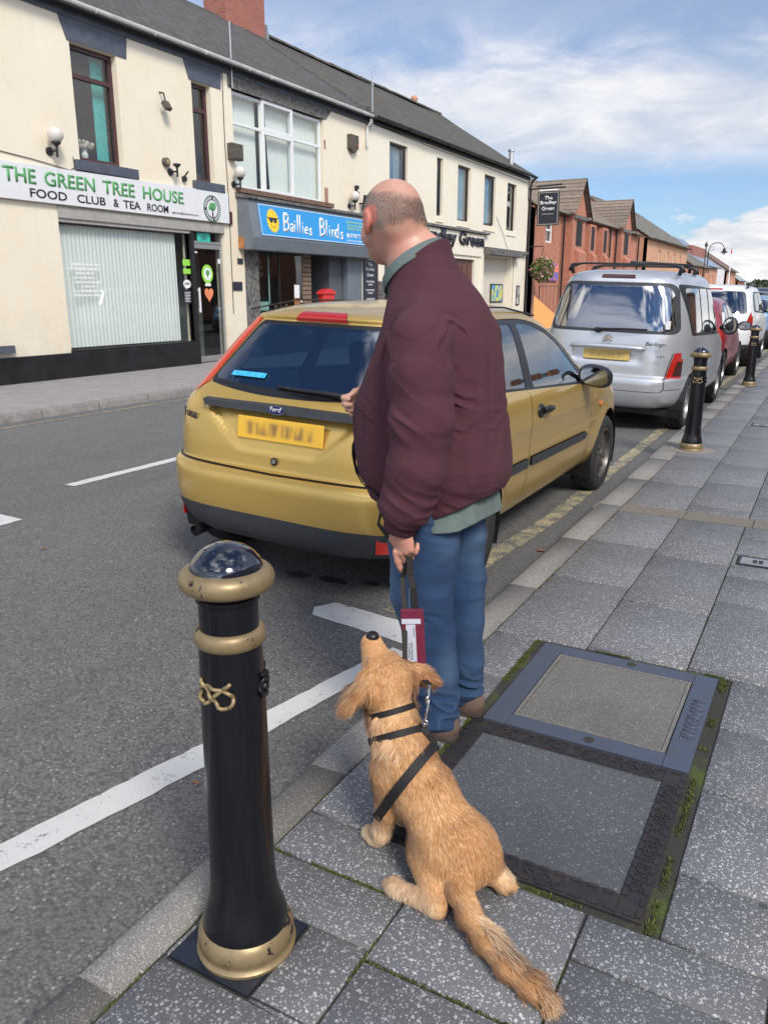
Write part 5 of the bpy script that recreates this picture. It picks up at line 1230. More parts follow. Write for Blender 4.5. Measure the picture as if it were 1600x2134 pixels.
b7, rf7 = plain_house('brick_house', 'taller house with big brick stack and blue-grey slate roof', 88.5, 101.0, XB-1, 4.2, XB-5, 7.4, M_brick2, M_brick2, plain('blue_slate', (.20, .26, .36), .35, var=.15), [(91, 92), (94, 95), (97, 98)], z0w=1.6, z1w=3.4)
m = MB(); m.box((-2.0, -6.4, 4.4), (-1.2, 3.2, 6.3)) if False else m.box((-1.75, -6.2, 4.2), (-1.0, 3.2, 6.15)); m.box((-2.6, 6.2, 4.6), (-1.9, 10.5, 6.2)); m.build('chimney', M_bricko, b7)
b8, rf8 = plain_house('gabled_house', 'far brown roofed house with white window surrounds', 103.0, 112.0, XB-.2, 4.0, XB-4, 6.7, M_brick2, M_wtxt, plain('brown_tiles', (.16, .10, .08), .8), [(104, 105.4), (106.4, 107.8), (109, 110.4)], z0w=1.6, z1w=3.6)
b9, rf9 = plain_house('gabled_house', 'farthest brick house with pale grey metal roof', 113.5, 122.0, XB, 3.0, XB-3, 5.3, M_brick2, M_brick2, plain('pale_grey_roof', (.28, .31, .31), .6), [(115, 116.4)], z0w=1.2, z1w=2.4)
# mural panel on the brick wall, low fence gate and orange awning by the pub corner
e = empty('mural_panel', (XB+.05, 36.2, 2.40), label='purple and orange sunburst panel on the red brick wall', cat='mural')
m = MB(); m.box((-.02, -1.45, -.40), (.02, 1.25, .36)); m.build('panel', plain('mural_purple', (.20, .14, .45), .6), e)
m = MB()
for k in range(16):
    if k % 2: continue
    a0 = R(k*22.5); a1 = R(k*22.5+15); r = 1.5
    cl_ = lambda yy_, zz_: (.021, max(-1.44, min(1.24, yy_)), max(-.39, min(.35, zz_)))
    m.prism([(.021, -.2, -.02), cl_(-.2+r*math.cos(a0), -.02+r*math.sin(a0)), cl_(-.2+r*math.cos(a1), -.02+r*math.sin(a1))], (.006, 0, 0))
m.build('rays', plain('mural_orange', (.80, .22, .14), .6), e)
m = MB(); m.prism([(.03, -.2+.22*math.cos(a), -.02+.22*math.sin(a)) for a in [k*math.pi/8 for k in range(16)]], (.006, 0, 0)); m.build('sun_disc', plain('mural_pale', (.75, .62, .55), .6), e)
e = empty('windbreak', (-11.0, 33.9, 0), label='orange canvas windbreak sloping down from the pub corner', cat='windbreak')
m = MB(); m.prism([(-.35, -.45, 0), (.9, .9, 0), (-.35, -.45, 1.35)], (.03, -.03, 0)); m.build('canvas', plain('orange_canvas', (.80, .36, .12), .8, var=.1), e)
m = MB(); m.tube([(-.36, -.46, 0), (-.36, -.46, 1.4)], .02, 6); m.build('pole', M_alu, e)
e = empty('metal_gate', (-10.9, 34.9, 0), label='thin grey metal gate frame before the brick wall', cat='gate')
m = MB(); m.tube([(-.5, -.6, 0), (-.5, -.6, 1.75), (.5, .9, 1.75), (.5, .9, 0)], .025, 6); m.build('frame', M_weath, e)
m = MB()
for k in range(1, 9): m.tube([(-.5+k/9, -.6+1.5*k/9, .1), (-.5+k/9, -.6+1.5*k/9, 1.75)], .008, 4)
m.build('bars', M_weath, e)
e = empty('shrub', (-10.2, 36.4, 0), label='dark low planter shrub beside the silver car roof', cat='shrub')
V_, F_, T_ = leaf_mass((0, 0, .75), (.6, .5, .5), 1800, .06, 13); np_mesh('foliage', V_, F_, leafmat('shrub_leaf', (.012, .02, .01), (.07, .09, .04)), e, False, {'tone': np.array(T_)})
m = MB(); m.lathe([(.3, 0), (.38, .45), (.33, .45)], (0, 0, 0), 14); m.build('planter', M_black, e)

# ---------- near side terrace behind the camera (seen mirrored in the cars)
M_glaz = plain('far_glazing', (.10, .12, .14), .1, var=.2)
def near_house(y0, y1, h_, wall, lab, k):
    b = empty('near_side_building', (7.4, (y0+y1)/2, 0), label=lab, cat='building')
    with under(b):
        ws = []; y = y0+1.0
        while y+1.2 < y1-.5: ws += [(y, y+1.1, 3.6, 5.0), (y, y+1.4, .8, 2.4)] ; y += 2.6
        wall_x('wall', y0, y1, 0, h_, ws, wall, b, x=7.4, side=-1)
        m = MB()
        for a, c, z0_, z1_ in ws: m.box((7.52, a, z0_), (7.54, c, z1_))
        m.build('glazing', M_glaz, b)
        m = MB(); n_ = 2; m.prism([(7.15, y0, h_), (11.0, y0, h_+1.6), (15, y0, h_)], (0, y1-y0, 0)); m.build('roof', M_tile1, b)
        m = MB(); m.box((14.8, y0, 0), (15, y1, h_)); m.box((7.65, y0, 0), (14.8, y0+.2, h_)); m.box((7.65, y1-.2, 0), (14.8, y1, h_)); m.build('rear_walls', wall, b)
        m = MB(); m.box((11.5, y0+.3, h_+1.0), (12.5, y0+1.5, h_+2.8)); m.build('chimney', M_bricko, b)
near_house(-16, -4, 4.6, M_brick2, 'brick building behind the viewpoint on the near side', 0)
near_house(-4, 9, 5.3, M_brick, 'red brick row along the near pavement beside the viewpoint', 1)
near_house(9, 24, 5.8, M_cream, 'cream row farther along the near pavement', 2)
near_house(24, 44, 4.6, M_brick2, 'orange brick row at the far end of the near pavement', 3)
# ---------- street lamps and poles
def street_lamp(x, y, hgt, label, arm=1):
    e = empty('street_lamp', (x, y, -.05), label=label, cat='street lamp')
    m = MB(); m.tube([(0, 0, 0), (0, 0, 1.0), (0, 0, 1.05), (0, 0, hgt)], [.11, .10, .06, .05], 8); m.build('post', M_black, e)
    m = MB(); pts = [(0, 0, hgt-.3)]+[(arm*(.7-.7*math.cos(a)), 0, hgt+.62*math.sin(a)+.0) for a in [k*math.pi/10 for k in range(11)]]
    m.tube(pts, .035, 6); m.tube([(.3*arm+.17*math.cos(a), 0, hgt+.1+.17*math.sin(a)) for a in [k*.5 for k in range(13)]], .018, 5); m.build('swan_neck', M_black, e)
    m = MB(); m.lathe([(.05, .25), (.12, .2), (.14, .02), (.36, -.12), (.36, -.15), (.0, -.15)], (1.4*arm, 0, hgt-.15), 16); m.build('lamp_hood', M_black, e)
    m = MB(); m.sphere((1.4*arm, 0, hgt-.33), (.17, .17, .16), 12, 8); m.build('lamp_glass', plain('lamp_glass_pale', (.55, .57, .6), .2), e)
street_lamp(-11.75, 86.0, 5.6, 'black swan neck street lamp over the far brick houses')
e = empty('flag_pole', (-11.6, 103, 0), label='tall white pole with small red finial far down the street', cat='pole')
m = MB(); m.tube([(0, 0, 0), (0, 0, 5.9)], [.10, .05], 8); m.build('mast', M_wtxt, e); m = MB(); m.tube([(0, 0, 5.9), (0, 0, 6.5)], [.09, .02], 6); m.build('finial', M_red, e)
e = empty('lantern_post', (-11.6, 83.0, 0), label='pale lantern standing above the far chimney line', cat='lamp post')
m = MB(); m.tube([(0, 0, 0), (0, 0, 5.6)], .06, 6); m.build('post', M_weath, e); m = MB(); m.lathe([(.06, 5.6), (.15, 5.8), (.17, 5.85), (.08, 6.0), (0, 6.2)], (0, 0, 0), 8); m.build('lantern', M_weath, e)
def mass_tree(x, y, h_, r, seed, label):
    e = empty('tree', (x, y, 0), label=label, cat='tree')
    V_, F_, T_ = leaf_mass((0, 0, h_*.65), (r, r, h_*.38), 1500, .35, seed, .7); np_mesh('crown', V_, F_, leafmat('far_leaf', (.02, .035, .02), (.07, .09, .04)), e, False, {'tone': np.array(T_)})
    m = MB(); m.tube([(0, 0, 0), (0, 0, h_*.6)], [.25, .1], 7); m.build('trunk', M_weath, e)
for k, (x, y, h_, r) in enumerate([(-12, 150, 3.0, 2.5), (-7, 165, 2.6, 3), (-2, 158, 2.8, 3), (-14, 185, 4, 4), (3, 170, 4.0, 3.5), (9, 160, 5, 4)]):
    mass_tree(x, y, h_, r, 40+k, ('low dark tree beyond the farthest brick house', 'broad low tree next right along the skyline', 'tree straight above the dark blue van', 'taller distant tree behind the others at the street end', 'tall tree at the right end of the skyline', 'largest tree beyond the near pavement')[k])
# low skyline houses
# ================================================================ CARS
def car_paint(name, c, flake=.0, metal=.55, rough=.32, dirt=.15):
    t = NT(name); v = t.co(); n = t.noise(v, 1.8, 5, .65); s = t.n('ShaderNodeSeparateXYZ'); t.set(s, 0, v)
    low = t.rng(s.outputs[2], .15, .75, 1, 0); d = t.math('MULTIPLY', t.math('MULTIPLY', low, t.rng(n, .3, .7)), dirt*2.2, clamp=True)
    fine = t.noise(v, 900, 1); cc = t.mix(t.rng(fine, .3, .7), tuple(x*.93 for x in c), tuple(min(1, x*1.07) for x in c))
    t.col(t.mix(d, cc, (.16, .145, .12))); t.p(rough=t.rng(n, .3, .75, rough-.04, rough+.12), metal=metal, coat=.6, coatr=.10)
    return t.m
M_tyre = plain('tyre_rubber', (.022, .022, .023), .85, var=.3, bump=.2)
M_plas = plain('grey_bumper_plastic', (.035, .038, .044), .55, var=.2, bump=.1, bscale=300)
M_bplas = plain('black_trim', (.012, .012, .014), .4, var=.2)
M_rim = plain('alloy_rim', (.42, .41, .40), .35, .8, var=.2, scale=20)
M_rimd = plain('dark_alloy_rim', (.16, .14, .13), .4, .7, var=.3, scale=20)
M_lens = NT('lens_deep_red'); M_lens.col((.42, .018, .012)); M_lens.p(rough=.12, coat=1.); v = M_lens.co(); M_lens = M_lens.m
M_lens2 = NT('lens_red_orange'); v = M_lens2.co(); M_lens2.col(M_lens2.mix(M_lens2.noise(v, 6, 2), (.58, .025, .010), (.66, .05, .015))); M_lens2.p(rough=.25, coat=.3, spec=.3); M_lens2 = M_lens2.m
M_lensd = plain('lens_smoked', (.06, .02, .02), .15, var=.1)
M_cglass = glass('car_glass', (.30, .36, .38), base=.14, refl=1.0)
M_cglassr = glass('car_rear_glass', (.22, .32, .42), base=.24, refl=1.0)
M_cabin = plain('cabin_lining', (.03, .032, .035), .9, var=.2)
M_seat = plain('seat_fabric', (.045, .05, .06), .95, var=.3, scale=30)
M_mirror = NT('mirror_glass'); M_mirror.col((.30, .32, .34)); M_mirror.p(metal=1., rough=.02); M_mirror = M_mirror.m
M_chrome = plain('chrome', (.6, .6, .6), .15, 1., var=.05)

def catmull(P, sub):
    P = np.array(P, float); n = len(P); out_ = []
    for i in range(n-1):
        p0 = P[max(i-1, 0)]; p1 = P[i]; p2 = P[i+1]; p3 = P[min(i+2, n-1)]
        for k in range(sub):
            t_ = k/sub
            d1 = (p2-p0)*.5; d2 = (p3-p1)*.5
            # monotone-ish limit so that tight features do not overshoot
            lim = np.abs(p2-p1)*1.8; d1 = np.clip(d1, -lim, lim); d2 = np.clip(d2, -lim, lim)
            h = [2*t_**3-3*t_**2+1, t_**3-2*t_**2+t_, -2*t_**3+3*t_**2, t_**3-t_**2]
            out_.append(h[0]*p1+h[1]*d1+h[2]*p2+h[3]*d2)
    out_.append(P[-1]); return np.array(out_)
def car_shell(S, ymid, sub=5, nr=64, nf=44, disp=None, warp=None):
    """S rows: z, y_rear, y_front, half width, exponent.  horizontal slices -> bmesh, closed at the top"""
    T = catmull(S, sub); rings = []
    ph = np.linspace(0, math.pi/2, 400)
    for (z, yr, yf, W_, e) in T:
        pts = []
        for (L_, sgn, n_, pw) in ((ymid-yr, -1, nr, 1.55), (yf-ymid, 1, nf, 1.35)):
            L_ = max(L_, 1e-3)
            x = W_*np.cos(ph)**(2/e); y = L_*np.sin(ph)**(2/e)      # from side (ph=0) to end (ph=90)
            s_ = np.r_[0, np.cumsum(np.hypot(np.diff(x), np.diff(y)))]; s_ /= s_[-1]
            u = 1-(np.linspace(0, 1, n_+1))**pw                      # dense near the end
            u = u[::-1]                                              # from side to end
            xs = np.interp(u, s_, x); ys = ymid+sgn*np.interp(u, s_, y)
            pts.append((xs, ys))
        (xr, yr_), (xf, yf_) = pts
        half = np.r_[np.c_[xr[::-1], yr_[::-1]], np.c_[xf[1:], yf_[1:]]]    # rear centre -> side -> front centre
        rings.append(np.c_[half, np.full(len(half), z)])
    G = np.array(rings)                                              # (nz, m, 3)
    if disp is not None: G = disp(G)
    nz, m, _ = G.shape
    bm = bmesh.new(); vv = []
    for i in range(nz):
        row = [bm.verts.new(G[i, j]) for j in range(m)]
        full = row+[bm.verts.new((-G[i, j, 0], G[i, j, 1], G[i, j, 2])) for j in range(m-2, 0, -1)]
        row[0].co.x = 0; row[-1].co.x = 0; vv.append(full)
    k = len(vv[0])
    for i in range(nz-1):
        for j in range(k):
            a, b = vv[i][j], vv[i][(j+1) % k]; c, d_ = vv[i+1][(j+1) % k], vv[i+1][j]
            try: f = bm.faces.new((a, b, c, d_)); f.smooth = True
            except ValueError: pass
    bm.faces.new(vv[-1])
    bmesh.ops.remove_doubles(bm, verts=bm.verts, dist=2e-4)
    bm.normal_update(); return bm
def smooth_poly(P, n=6, closed=True):
    """corner rounding of a 2D polygon: P entries (u,v) or (u,v,r)"""
    out_ = []; m = len(P)
    for i in range(m):
        p = np.array(P[i][:2], float); r = P[i][2] if len(P[i]) > 2 else 0
        if r <= 0: out_.append(tuple(p)); continue
        a = np.array(P[i-1][:2], float); b = np.array(P[(i+1) % m][:2], float)
        da = (a-p)/np.linalg.norm(a-p); db = (b-p)/np.linalg.norm(b-p)
        r = min(r, np.linalg.norm(a-p)*.49, np.linalg.norm(b-p)*.49); A = p+da*r; B = p+db*r
        for k in range(n+1): t_ = k/n; out_.append(tuple((1-t_)**2*A+2*t_*(1-t_)*p+t_**2*B))
    return out_
def inpoly(P, u, v):
    c = False; n = len(P); j = n-1
    for i in range(n):
        if (P[i][1] > v) != (P[j][1] > v) and u < (P[j][0]-P[i][0])*(v-P[i][1])/(P[j][1]-P[i][1])+P[i][0]: c = not c
        j = i
    return c
def cookie(bm, P, ax, filt, tagv, only=None):
    """cut outline P (in the plane of axes ax) through the faces that pass filt; tag the inside"""
    iu, iv = ax; idx = [i for i in range(3) if i not in ax][0]; n = Vector((0, 0, 0)); n[idx] = 1
    us = [p[0] for p in P]; vs_ = [p[1] for p in P]; bb = (min(us)-.06, max(us)+.06, min(vs_)-.06, max(vs_)+.06)
    lay = bm.faces.layers.int['tag']
    def cand():
        r_ = []
        for f in bm.faces:
            c = f.calc_center_median()
            if bb[0] < c[iu] < bb[1] and bb[2] < c[iv] < bb[3] and filt(f, c) and (only is None or f[lay] in only): r_.append(f)
        return r_
    fs = cand()
    for i in range(len(P)):
        p, q = P[i], P[(i+1) % len(P)]
        if math.hypot(p[0]-q[0], p[1]-q[1]) < 1e-4: continue
        lo = (min(p[0], q[0])-.006, min(p[1], q[1])-.006); hi = (max(p[0], q[0])+.006, max(p[1], q[1])+.006); sel = []
        for f in fs:
            if not f.is_valid: continue
            U = [v.co[iu] for v in f.verts]; W_ = [v.co[iv] for v in f.verts]
            if max(U) >= lo[0] and min(U) <= hi[0] and max(W_) >= lo[1] and min(W_) <= hi[1]: sel.append(f)
        if not sel: continue
        a = Vector((0, 0, 0)); a[iu], a[iv] = p; d = Vector((0, 0, 0)); d[iu] = q[0]-p[0]; d[iv] = q[1]-p[1]
        nn = d.cross(n).normalized()
        geo = list(set(v for f in sel for v in f.verts))+list(set(e for f in sel for e in f.edges))+sel
        r = bmesh.ops.bisect_plane(bm, geom=geo, dist=1e-5, plane_co=a, plane_no=nn)
        new = [g_ for g_ in r['geom'] if isinstance(g_, bmesh.types.BMFace)]
        s = set(f for f in fs if f.is_valid); s.update(f for f in new if f.is_valid); fs = list(s)
    for f in cand():
        c = f.calc_center_median()
        if inpoly(P, c[iu], c[iv]): f[lay] = tagv
def split(bm, specs, root, body_tags=(0,)):
    """specs: tag -> (name, material, parent key, inset).  Separates tagged faces into part meshes"""
    lay = bm.faces.layers.int['tag']; bm.normal_update(); made = {}
    nrm = {v.index: v.normal.copy() for v in bm.verts}; bm.verts.index_update()
    groups = {}
    for f in bm.faces: groups.setdefault(f[lay], []).append(f)
    for tg, (name, mt, pk, inset) in specs.items():
        if tg not in groups: continue
        fs = groups[tg]; comps = [fs]
        if tg not in (0, 1, 2):      # each lamp, pane and strip its own part
            todo = set(fs); comps = []
            while todo:
                st = [todo.pop()]; cp = []
                while st:
                    f = st.pop(); cp.append(f)
                    for e_ in f.edges:
                        for g_ in e_.link_faces:
                            if g_ in todo: todo.discard(g_); st.append(g_)
                comps.append(cp)
            comps.sort(key=len, reverse=True); big = [c for c in comps if len(c) >= 12] or comps[:1]
            for c in comps:
                if not any(c is b_ for b_ in big): big[0] = big[0]+c
            comps = big
        for cp in comps:
            idx = {}; F_ = [[idx.setdefault(v, len(idx)) for v in f.verts] for f in cp]; V_ = [None]*len(idx); NV = [None]*len(idx)
            for v, i in idx.items(): V_[i] = tuple(v.co-v.normal*inset); NV[i] = tuple(v.normal)
            me = bpy.data.meshes.new(name); me.from_pydata(V_, [], F_)
            me.polygons.foreach_set('use_smooth', [True]*len(me.polygons)); me.materials.append(mt)
            me.normals_split_custom_set_from_vertices(NV)
            o_ = link(name, me, made.get(pk, root)); made.setdefault(name, o_)
    return made
def lining(bm, tags, off, root, name='cabin'):
    lay = bm.faces.layers.int['tag']; idx = {}; F_ = []
    for f in bm.faces:
        if f[lay] in tags: F_.append([idx.setdefault(v, len(idx)) for v in reversed(f.verts)])
    V_ = [None]*len(idx)
    for v, i in idx.items(): V_[i] = tuple(v.co-v.normal*off)
    me = bpy.data.meshes.new(name); me.from_pydata(V_, [], F_); me.polygons.foreach_set('use_smooth', [True]*len(me.polygons)); me.materials.append(M_cabin)
    return link(name, me, root)
def wheel(root, x, y, r, side, wdt=.19, rr=.2, spokes=6, rimm=None, style=0):
    M = Matrix.Translation((x, y, r)) @ Matrix.Rotation(R(90)*side, 4, 'Y')
    w2 = wdt/2; e = empty('wheel', (x, y, r), (0, R(90)*side, 0)); e.parent = root
    m = MB(); prof = [(rr, -w2), (r-.03, -w2-.004), (r-.008, -w2+.015), (r, -w2+.03), (r, -w2*.33), (r-.006, -w2*.3), (r-.006, -w2*.22), (r, -w2*.2), (r, w2*.2), (r-.006, w2*.22), (r-.006, w2*.3), (r, w2*.33), (r, w2-.03), (r-.008, w2-.015), (r-.03, w2+.004), (rr+.012, w2), (rr, w2-.008)]
    m.lathe(prof, seg=56, loop=True); m.build('tyre', M_tyre, e, autosm=50)
    m = MB(); m.lathe([(rr-.002, w2-.006), (rr-.012, w2-.002), (rr-.02, w2-.02), (rr-.03, w2-.10), (rr-.03, -w2), (rr-.002, -w2)], seg=48, loop=True)
    m.lathe([(0, w2-.012), (.03, w2-.012), (.045, w2-.03), (.045, w2-.06), (0, w2-.06)], seg=20)
    for k in range(spokes):
        a = 2*math.pi*k/spokes
        for s_ in ((-1, 1) if style == 0 else (0,)):
            c, s2 = math.cos(a), math.sin(a); t_ = Vector((-s2, c, 0)); d = Vector((c, s2, 0)); hw = .014 if style == 0 else .024
            o = s_*.028
            p0 = d*.02+t_*o*.4; p1 = d*(rr-.018)+t_*o*1.4; z0 = w2-.018; z1 = w2-.03
            V_ = [p0-t_*hw+Vector((0, 0, z0)), p0+t_*hw+Vector((0, 0, z0)), p1+t_*hw*1.2+Vector((0, 0, z1)), p1-t_*hw*1.2+Vector((0, 0, z1))]
            V2 = [q-Vector((0, 0, .03)) for q in V_]; m.add(V_+V2, [(0, 3, 2, 1)[::-1], (4, 7, 6, 5)[::1], (0, 1, 5, 4), (1, 2, 6, 5), (2, 3, 7, 6), (3, 0, 4, 7)])
    m.build('rim', rimm or M_rim, e, autosm=40)
    m = MB(); m.lathe([(0, -.01), (rr-.035, -.01), (rr-.035, -.03), (0, -.03)], seg=30); m.build('brake_disc', M_bplas, e)
    return e
def arch_liner(x, y, r, z, side, depth=.28):
    m = MB(); n = 14; V_ = []
    for k in range(n+1):
        a = math.pi*(-.12+1.24*k/n)
        for xx in (x, x-side*depth): V_.append((xx, y+r*math.cos(a), z+r*math.sin(a)))
    fs = [(2*k, 2*k+1, 2*k+3, 2*k+2) for k in range(n)]; fs.append([2*k+1 for k in range(n+1)])
    m.add(V_, fs); return m
def seat(mb, x, y, z=.0, head=True, w=.24):
    mb.obox(Matrix.Translation((x, y, z)), (-w, 0, .28), (w, .5, .45)); mb.obox(Matrix.Translation((x, y, z)) @ Matrix.Rotation(R(14), 4, 'X'), (-w, -.08, .38), (w, .06, .98))
    if head: mb.obox(Matrix.Translation((x, y-.14, z)) @ Matrix.Rotation(R(10), 4, 'X'), (-.14, -.04, 1.0), (.14, .06, 1.20))
    if head: 
        for s_ in (-.05, .05): mb.tube([(x+s_, y-.13, .93), (x+s_, y-.15, 1.02)], .007, 6)
def plate_mat(name, base, dark, seed):
    t = NT(name); v = t.co(); s = t.n('ShaderNodeSeparateXYZ'); t.set(s, 0, v)
    # smudged characters, unreadable
    n = t.noise(t.co((26, 1, 7), loc=(seed, 0, 0)), 1.0, 1, .4)
    mz = t.rng(t.math('ABSOLUTE', s.outputs[2]), .02, .045, 1, 0, True); mx_ = t.rng(t.math('ABSOLUTE', s.outputs[0]), .17, .23, 1, 0, True)
    k = t.math('MULTIPLY', t.math('MULTIPLY', mz, mx_), t.rng(n, .38, .62, .15, 1), clamp=True)
    t.col(t.mix(k, base, dark)); t.p(rough=.35); return t.m

RT = ((0, 2)); SD = (1, 2)
# ---------------------------------------------------------------- gold hatchback
def gold_hatch():
    e = empty('hatchback_car', (-2.372, 3.02, -.085), (R(0), R(2.0), R(-.3)), label='gold three door hatchback parked beside the man with a blue-grey rear window', cat='car')
    paint = car_paint('gold_paint', (.62, .41, .105), metal=.55, rough=.30, dirt=.14)
    S = [(.265, .20, 3.95, .72, 4.2), (.285, .09, 4.05, .77, 4.6), (.325, .035, 4.10, .805, 4.6), (.38, .012, 4.13, .825, 5.2), (.44, .004, 4.14, .838, 5.4), (.50, .0, 4.14, .845, 5.5), (.58, .0, 4.13, .850, 5.6), (.625, .008, 4.12, .851, 5.7),
         (.645, .028, 4.10, .850, 5.8), (.655, .055, 4.09, .848, 5.9), (.664, .082, 4.08, .847, 6.0), (.70, .088, 4.04, .848, 6.1), (.76, .094, 3.97, .849, 6.2), (.84, .105, 3.80, .848, 6.2), (.90, .118, 3.60, .842, 6.2), (.95, .14, 3.40, .832, 6.1), (.985, .165, 3.18, .816, 6.0),
         (1.02, .195, 2.98, .796, 5.9), (1.10, .265, 2.80, .762, 5.7), (1.20, .355, 2.62, .720, 5.5), (1.30, .445, 2.40, .672, 5.2), (1.355, .495, 2.26, .638, 5.0), (1.375, .505, 2.19, .624, 4.9), (1.395, .50, 2.12, .60, 4.7), (1.415, .53, 2.02, .57, 3.7), (1.44, .66, 1.92, .51, 3.4), (1.458, .86, 1.80, .42, 3.1), (1.468, 1.10, 1.68, .30, 2.8), (1.472, 1.36, 1.52, .12, 2.4)]
    hubs = (.70, 3.33); rz = .31
    def disp(G):
        x, y, z = G[..., 0], G[..., 1], G[..., 2]
        for h in hubs:      # flared arches
            d = np.hypot(y-h, (z-rz)); w_ = np.exp(-((d-.36)/.055)**2)*(z > .15)*(x > .4); G[..., 0] = G[..., 0]+.014*w_
        # scooped panel round the number plate: deepest under the handle strip
        rear = y < .35; t_ = np.clip((z-.745)/(.935-.745), 0, 1); half = .235+(.47-.235)*t_
        edge = np.clip((half-np.abs(x))/.02, 0, 1)*np.clip((z-.742)/.012, 0, 1)*np.clip((.97-z)/.02, 0, 1)
        G[..., 1] = np.where(rear, G[..., 1]+edge*(.006+.030*t_), G[..., 1])
        # shallow crease along the waist
        G[..., 0] = G[..., 0]+.006*np.exp(-((z-.80)/.03)**2)*(x > .6)*np.clip((y-.5)/.5, 0, 1)*np.clip((3.6-y)/.5, 0, 1)
        return G
    bm = car_shell(S, 1.85, 6, 84, 50, disp); lay = bm.faces.layers.int.new('tag')
    rear = lambda f, c: c.y < .9 and f.normal.y < -.12
    sR = lambda f, c: abs(c.x) > .45 and abs(f.normal.x) > .25
    # valance, bumper seam, handle strip
    cookie(bm, [(-1, .1), (1, .1), (1, .425), (.55, .445), (-.55, .445), (-1, .425)], (0, 2), lambda f, c: c.y < .75 and abs(c.x) < .9 and (c.y < .40 or c.z < .33), 1)
    ring = lambda P, q: P
    cookie(bm, [(-.9, .658), (0, .650), (.9, .658), (.9, .664), (0, .656), (-.9, .664)], (0, 2), lambda f, c: c.y < .45, 2)
    gl = smooth_poly([(-.545, 1.050, .03), (-.20, 1.012, .25), (.20, 1.012, .25), (.545, 1.050, .03), (.402, 1.368, .04), (-.402, 1.368, .04)], 5)
    cookie(bm, gl, (0, 2), rear, 3)
    gl2 = smooth_poly([(-.530, 1.072, .04), (-.20, 1.050, .25), (.20, 1.050, .25), (.530, 1.072, .04), (.390, 1.350, .04), (-.390, 1.350, .04)], 5)
    cookie(bm, gl2, (0, 2), rear, 4, only=(3,))
    # tail lamps on the pillars
    for s in (-1, 1):
        P = [(s*.551, 1.048), (s*.64, .995), (s*.93, .94), (s*.93, 1.02), (s*.80, 1.20), (s*.66, 1.385), (s*.41, 1.380)]
        if s < 0: P = P[::-1]
        cookie(bm, P, (0, 2), lambda f, c, s=s: c.y < 1.3 and c.x*s > 0 and c.x*s < .95, 5, only=(0,))
        cookie(bm, [(.52, .9), (1.4, .9), (1.4, 1.5), (.95, 1.5), (.80, 1.38)], SD, lambda f, c, s=s: c.x*s > 0, 0, only=(5,))
    # high brake lamp
    cookie(bm, smooth_poly([(-.165, 1.373, .012), (.165, 1.373, .012), (.135, 1.418, .012), (-.135, 1.418, .012)], 3), (0, 2), lambda f, c: c.y < .75, 6)
    # side glass: rear quarter and door
    for s in (1, -1):
        fs = lambda f, c, s=s: c.x*s > .4 and f.normal.x*s > .35
        seal = smooth_poly([(.66, 1.045, .05), (2.74, .93, .06), (2.30, 1.27, .5), (1.85, 1.392, .3), (1.15, 1.395, .3), (.74, 1.24, .3)], 6)
        cookie(bm, seal, SD, fs, 7)
        cookie(bm, smooth_poly([(.73, 1.06, .06), (1.45, 1.015, .03), (1.54, 1.365, .04), (1.15, 1.368, .25), (.82, 1.22, .25)], 5), SD, fs, 8, only=(7,))
        cookie(bm, smooth_poly([(1.575, 1.008, .02), (2.60, .955, .05), (2.24, 1.25, .5), (1.85, 1.362, .3), (1.635, 1.368, .03)], 5), SD, fs, 8, only=(7,))
        # door seams
        for A in ([(1.425, .30), (1.432, .30), (1.462, .99), (1.455, .99)], [(2.74, .32), (2.747, .32), (2.80, .62), (2.745, .94), (2.738, .94), (2.793, .62)], [(1.425, .295), (2.745, .315), (2.745, .322), (1.425, .302)]): cookie(bm, A, SD, fs, 2, only=(0,))
        cookie(bm, [(1.06, .556), (1.42, .552), (1.42, .608), (1.06, .614)], SD, fs, 9, only=(0,))
        cookie(bm, smooth_poly([(1.47, .552), (2.66, .534, .0), (2.70, .56, .02), (2.64, .590), (1.47, .608)], 3), SD, fs, 9, only=(0,))
        cookie(bm, [(1.02, .12), (3.0, .12), (3.0, .262), (1.02, .30)], SD, fs, 1, only=(0,))
        # front bumper/wing
        cookie(bm, [(3.72, .44), (4.2, .44), (4.2, .446), (3.72, .446)], SD, fs, 2, only=(0,))
        # wheel openings
        for h in hubs: cookie(bm, [(h+.365*math.cos(a), rz+.365*math.sin(a)) for a in [k*2*math.pi/28 for k in range(28)]], SD, lambda f, c, s=s: c.x*s > .5 and c.z < .75, 20)
    # windscreen
    cookie(bm, smooth_poly([(-.70, 1.03, .05), (.70, 1.03, .05), (.60, 1.37, .06), (-.60, 1.37, .06)], 4), (0, 2), lambda f, c: c.y > 2.0 and f.normal.y > .2, 8)
    for f in [f for f in bm.faces if f[lay] == 20]: bm.faces.remove(f)
    P = split(bm, {0: ('body', paint, None, 0), 1: ('lower_valance', M_plas, None, -.001), 2: ('panel_gap', M_bplas, None, .004), 3: ('rear_glass_border', M_bplas, None, .002), 4: ('rear_window', M_cglassr, None, .002),
                   5: ('tail_lamp', M_lens2, None, -.003), 6: ('brake_lamp', M_lens, None, -.006), 7: ('window_seal', M_bplas, None, .003), 8: ('side_window', M_cglass, None, .005), 9: ('rubbing_strip', M_plas, None, -.012)}, e)
    lining(bm, (0, 1, 3, 5, 7), .022, e)
    bm.free()
    # handle strip with badge
    m = MB(); V_ = []
    def ysurf(z, x): return np.interp(z, [s[0] for s in S], [s[1] for s in S])+ (.845-.845*(1-min(1, abs(x)/.83)**4.0)**(1/4.0))*0
    yb = lambda x: .118+1.73*(1-(1-(abs(x)/.842)**6.2)**(1/6.2))
    n = 16; pts = [(-.485+.97*k/n) for k in range(n+1)]
    V_ = []; 
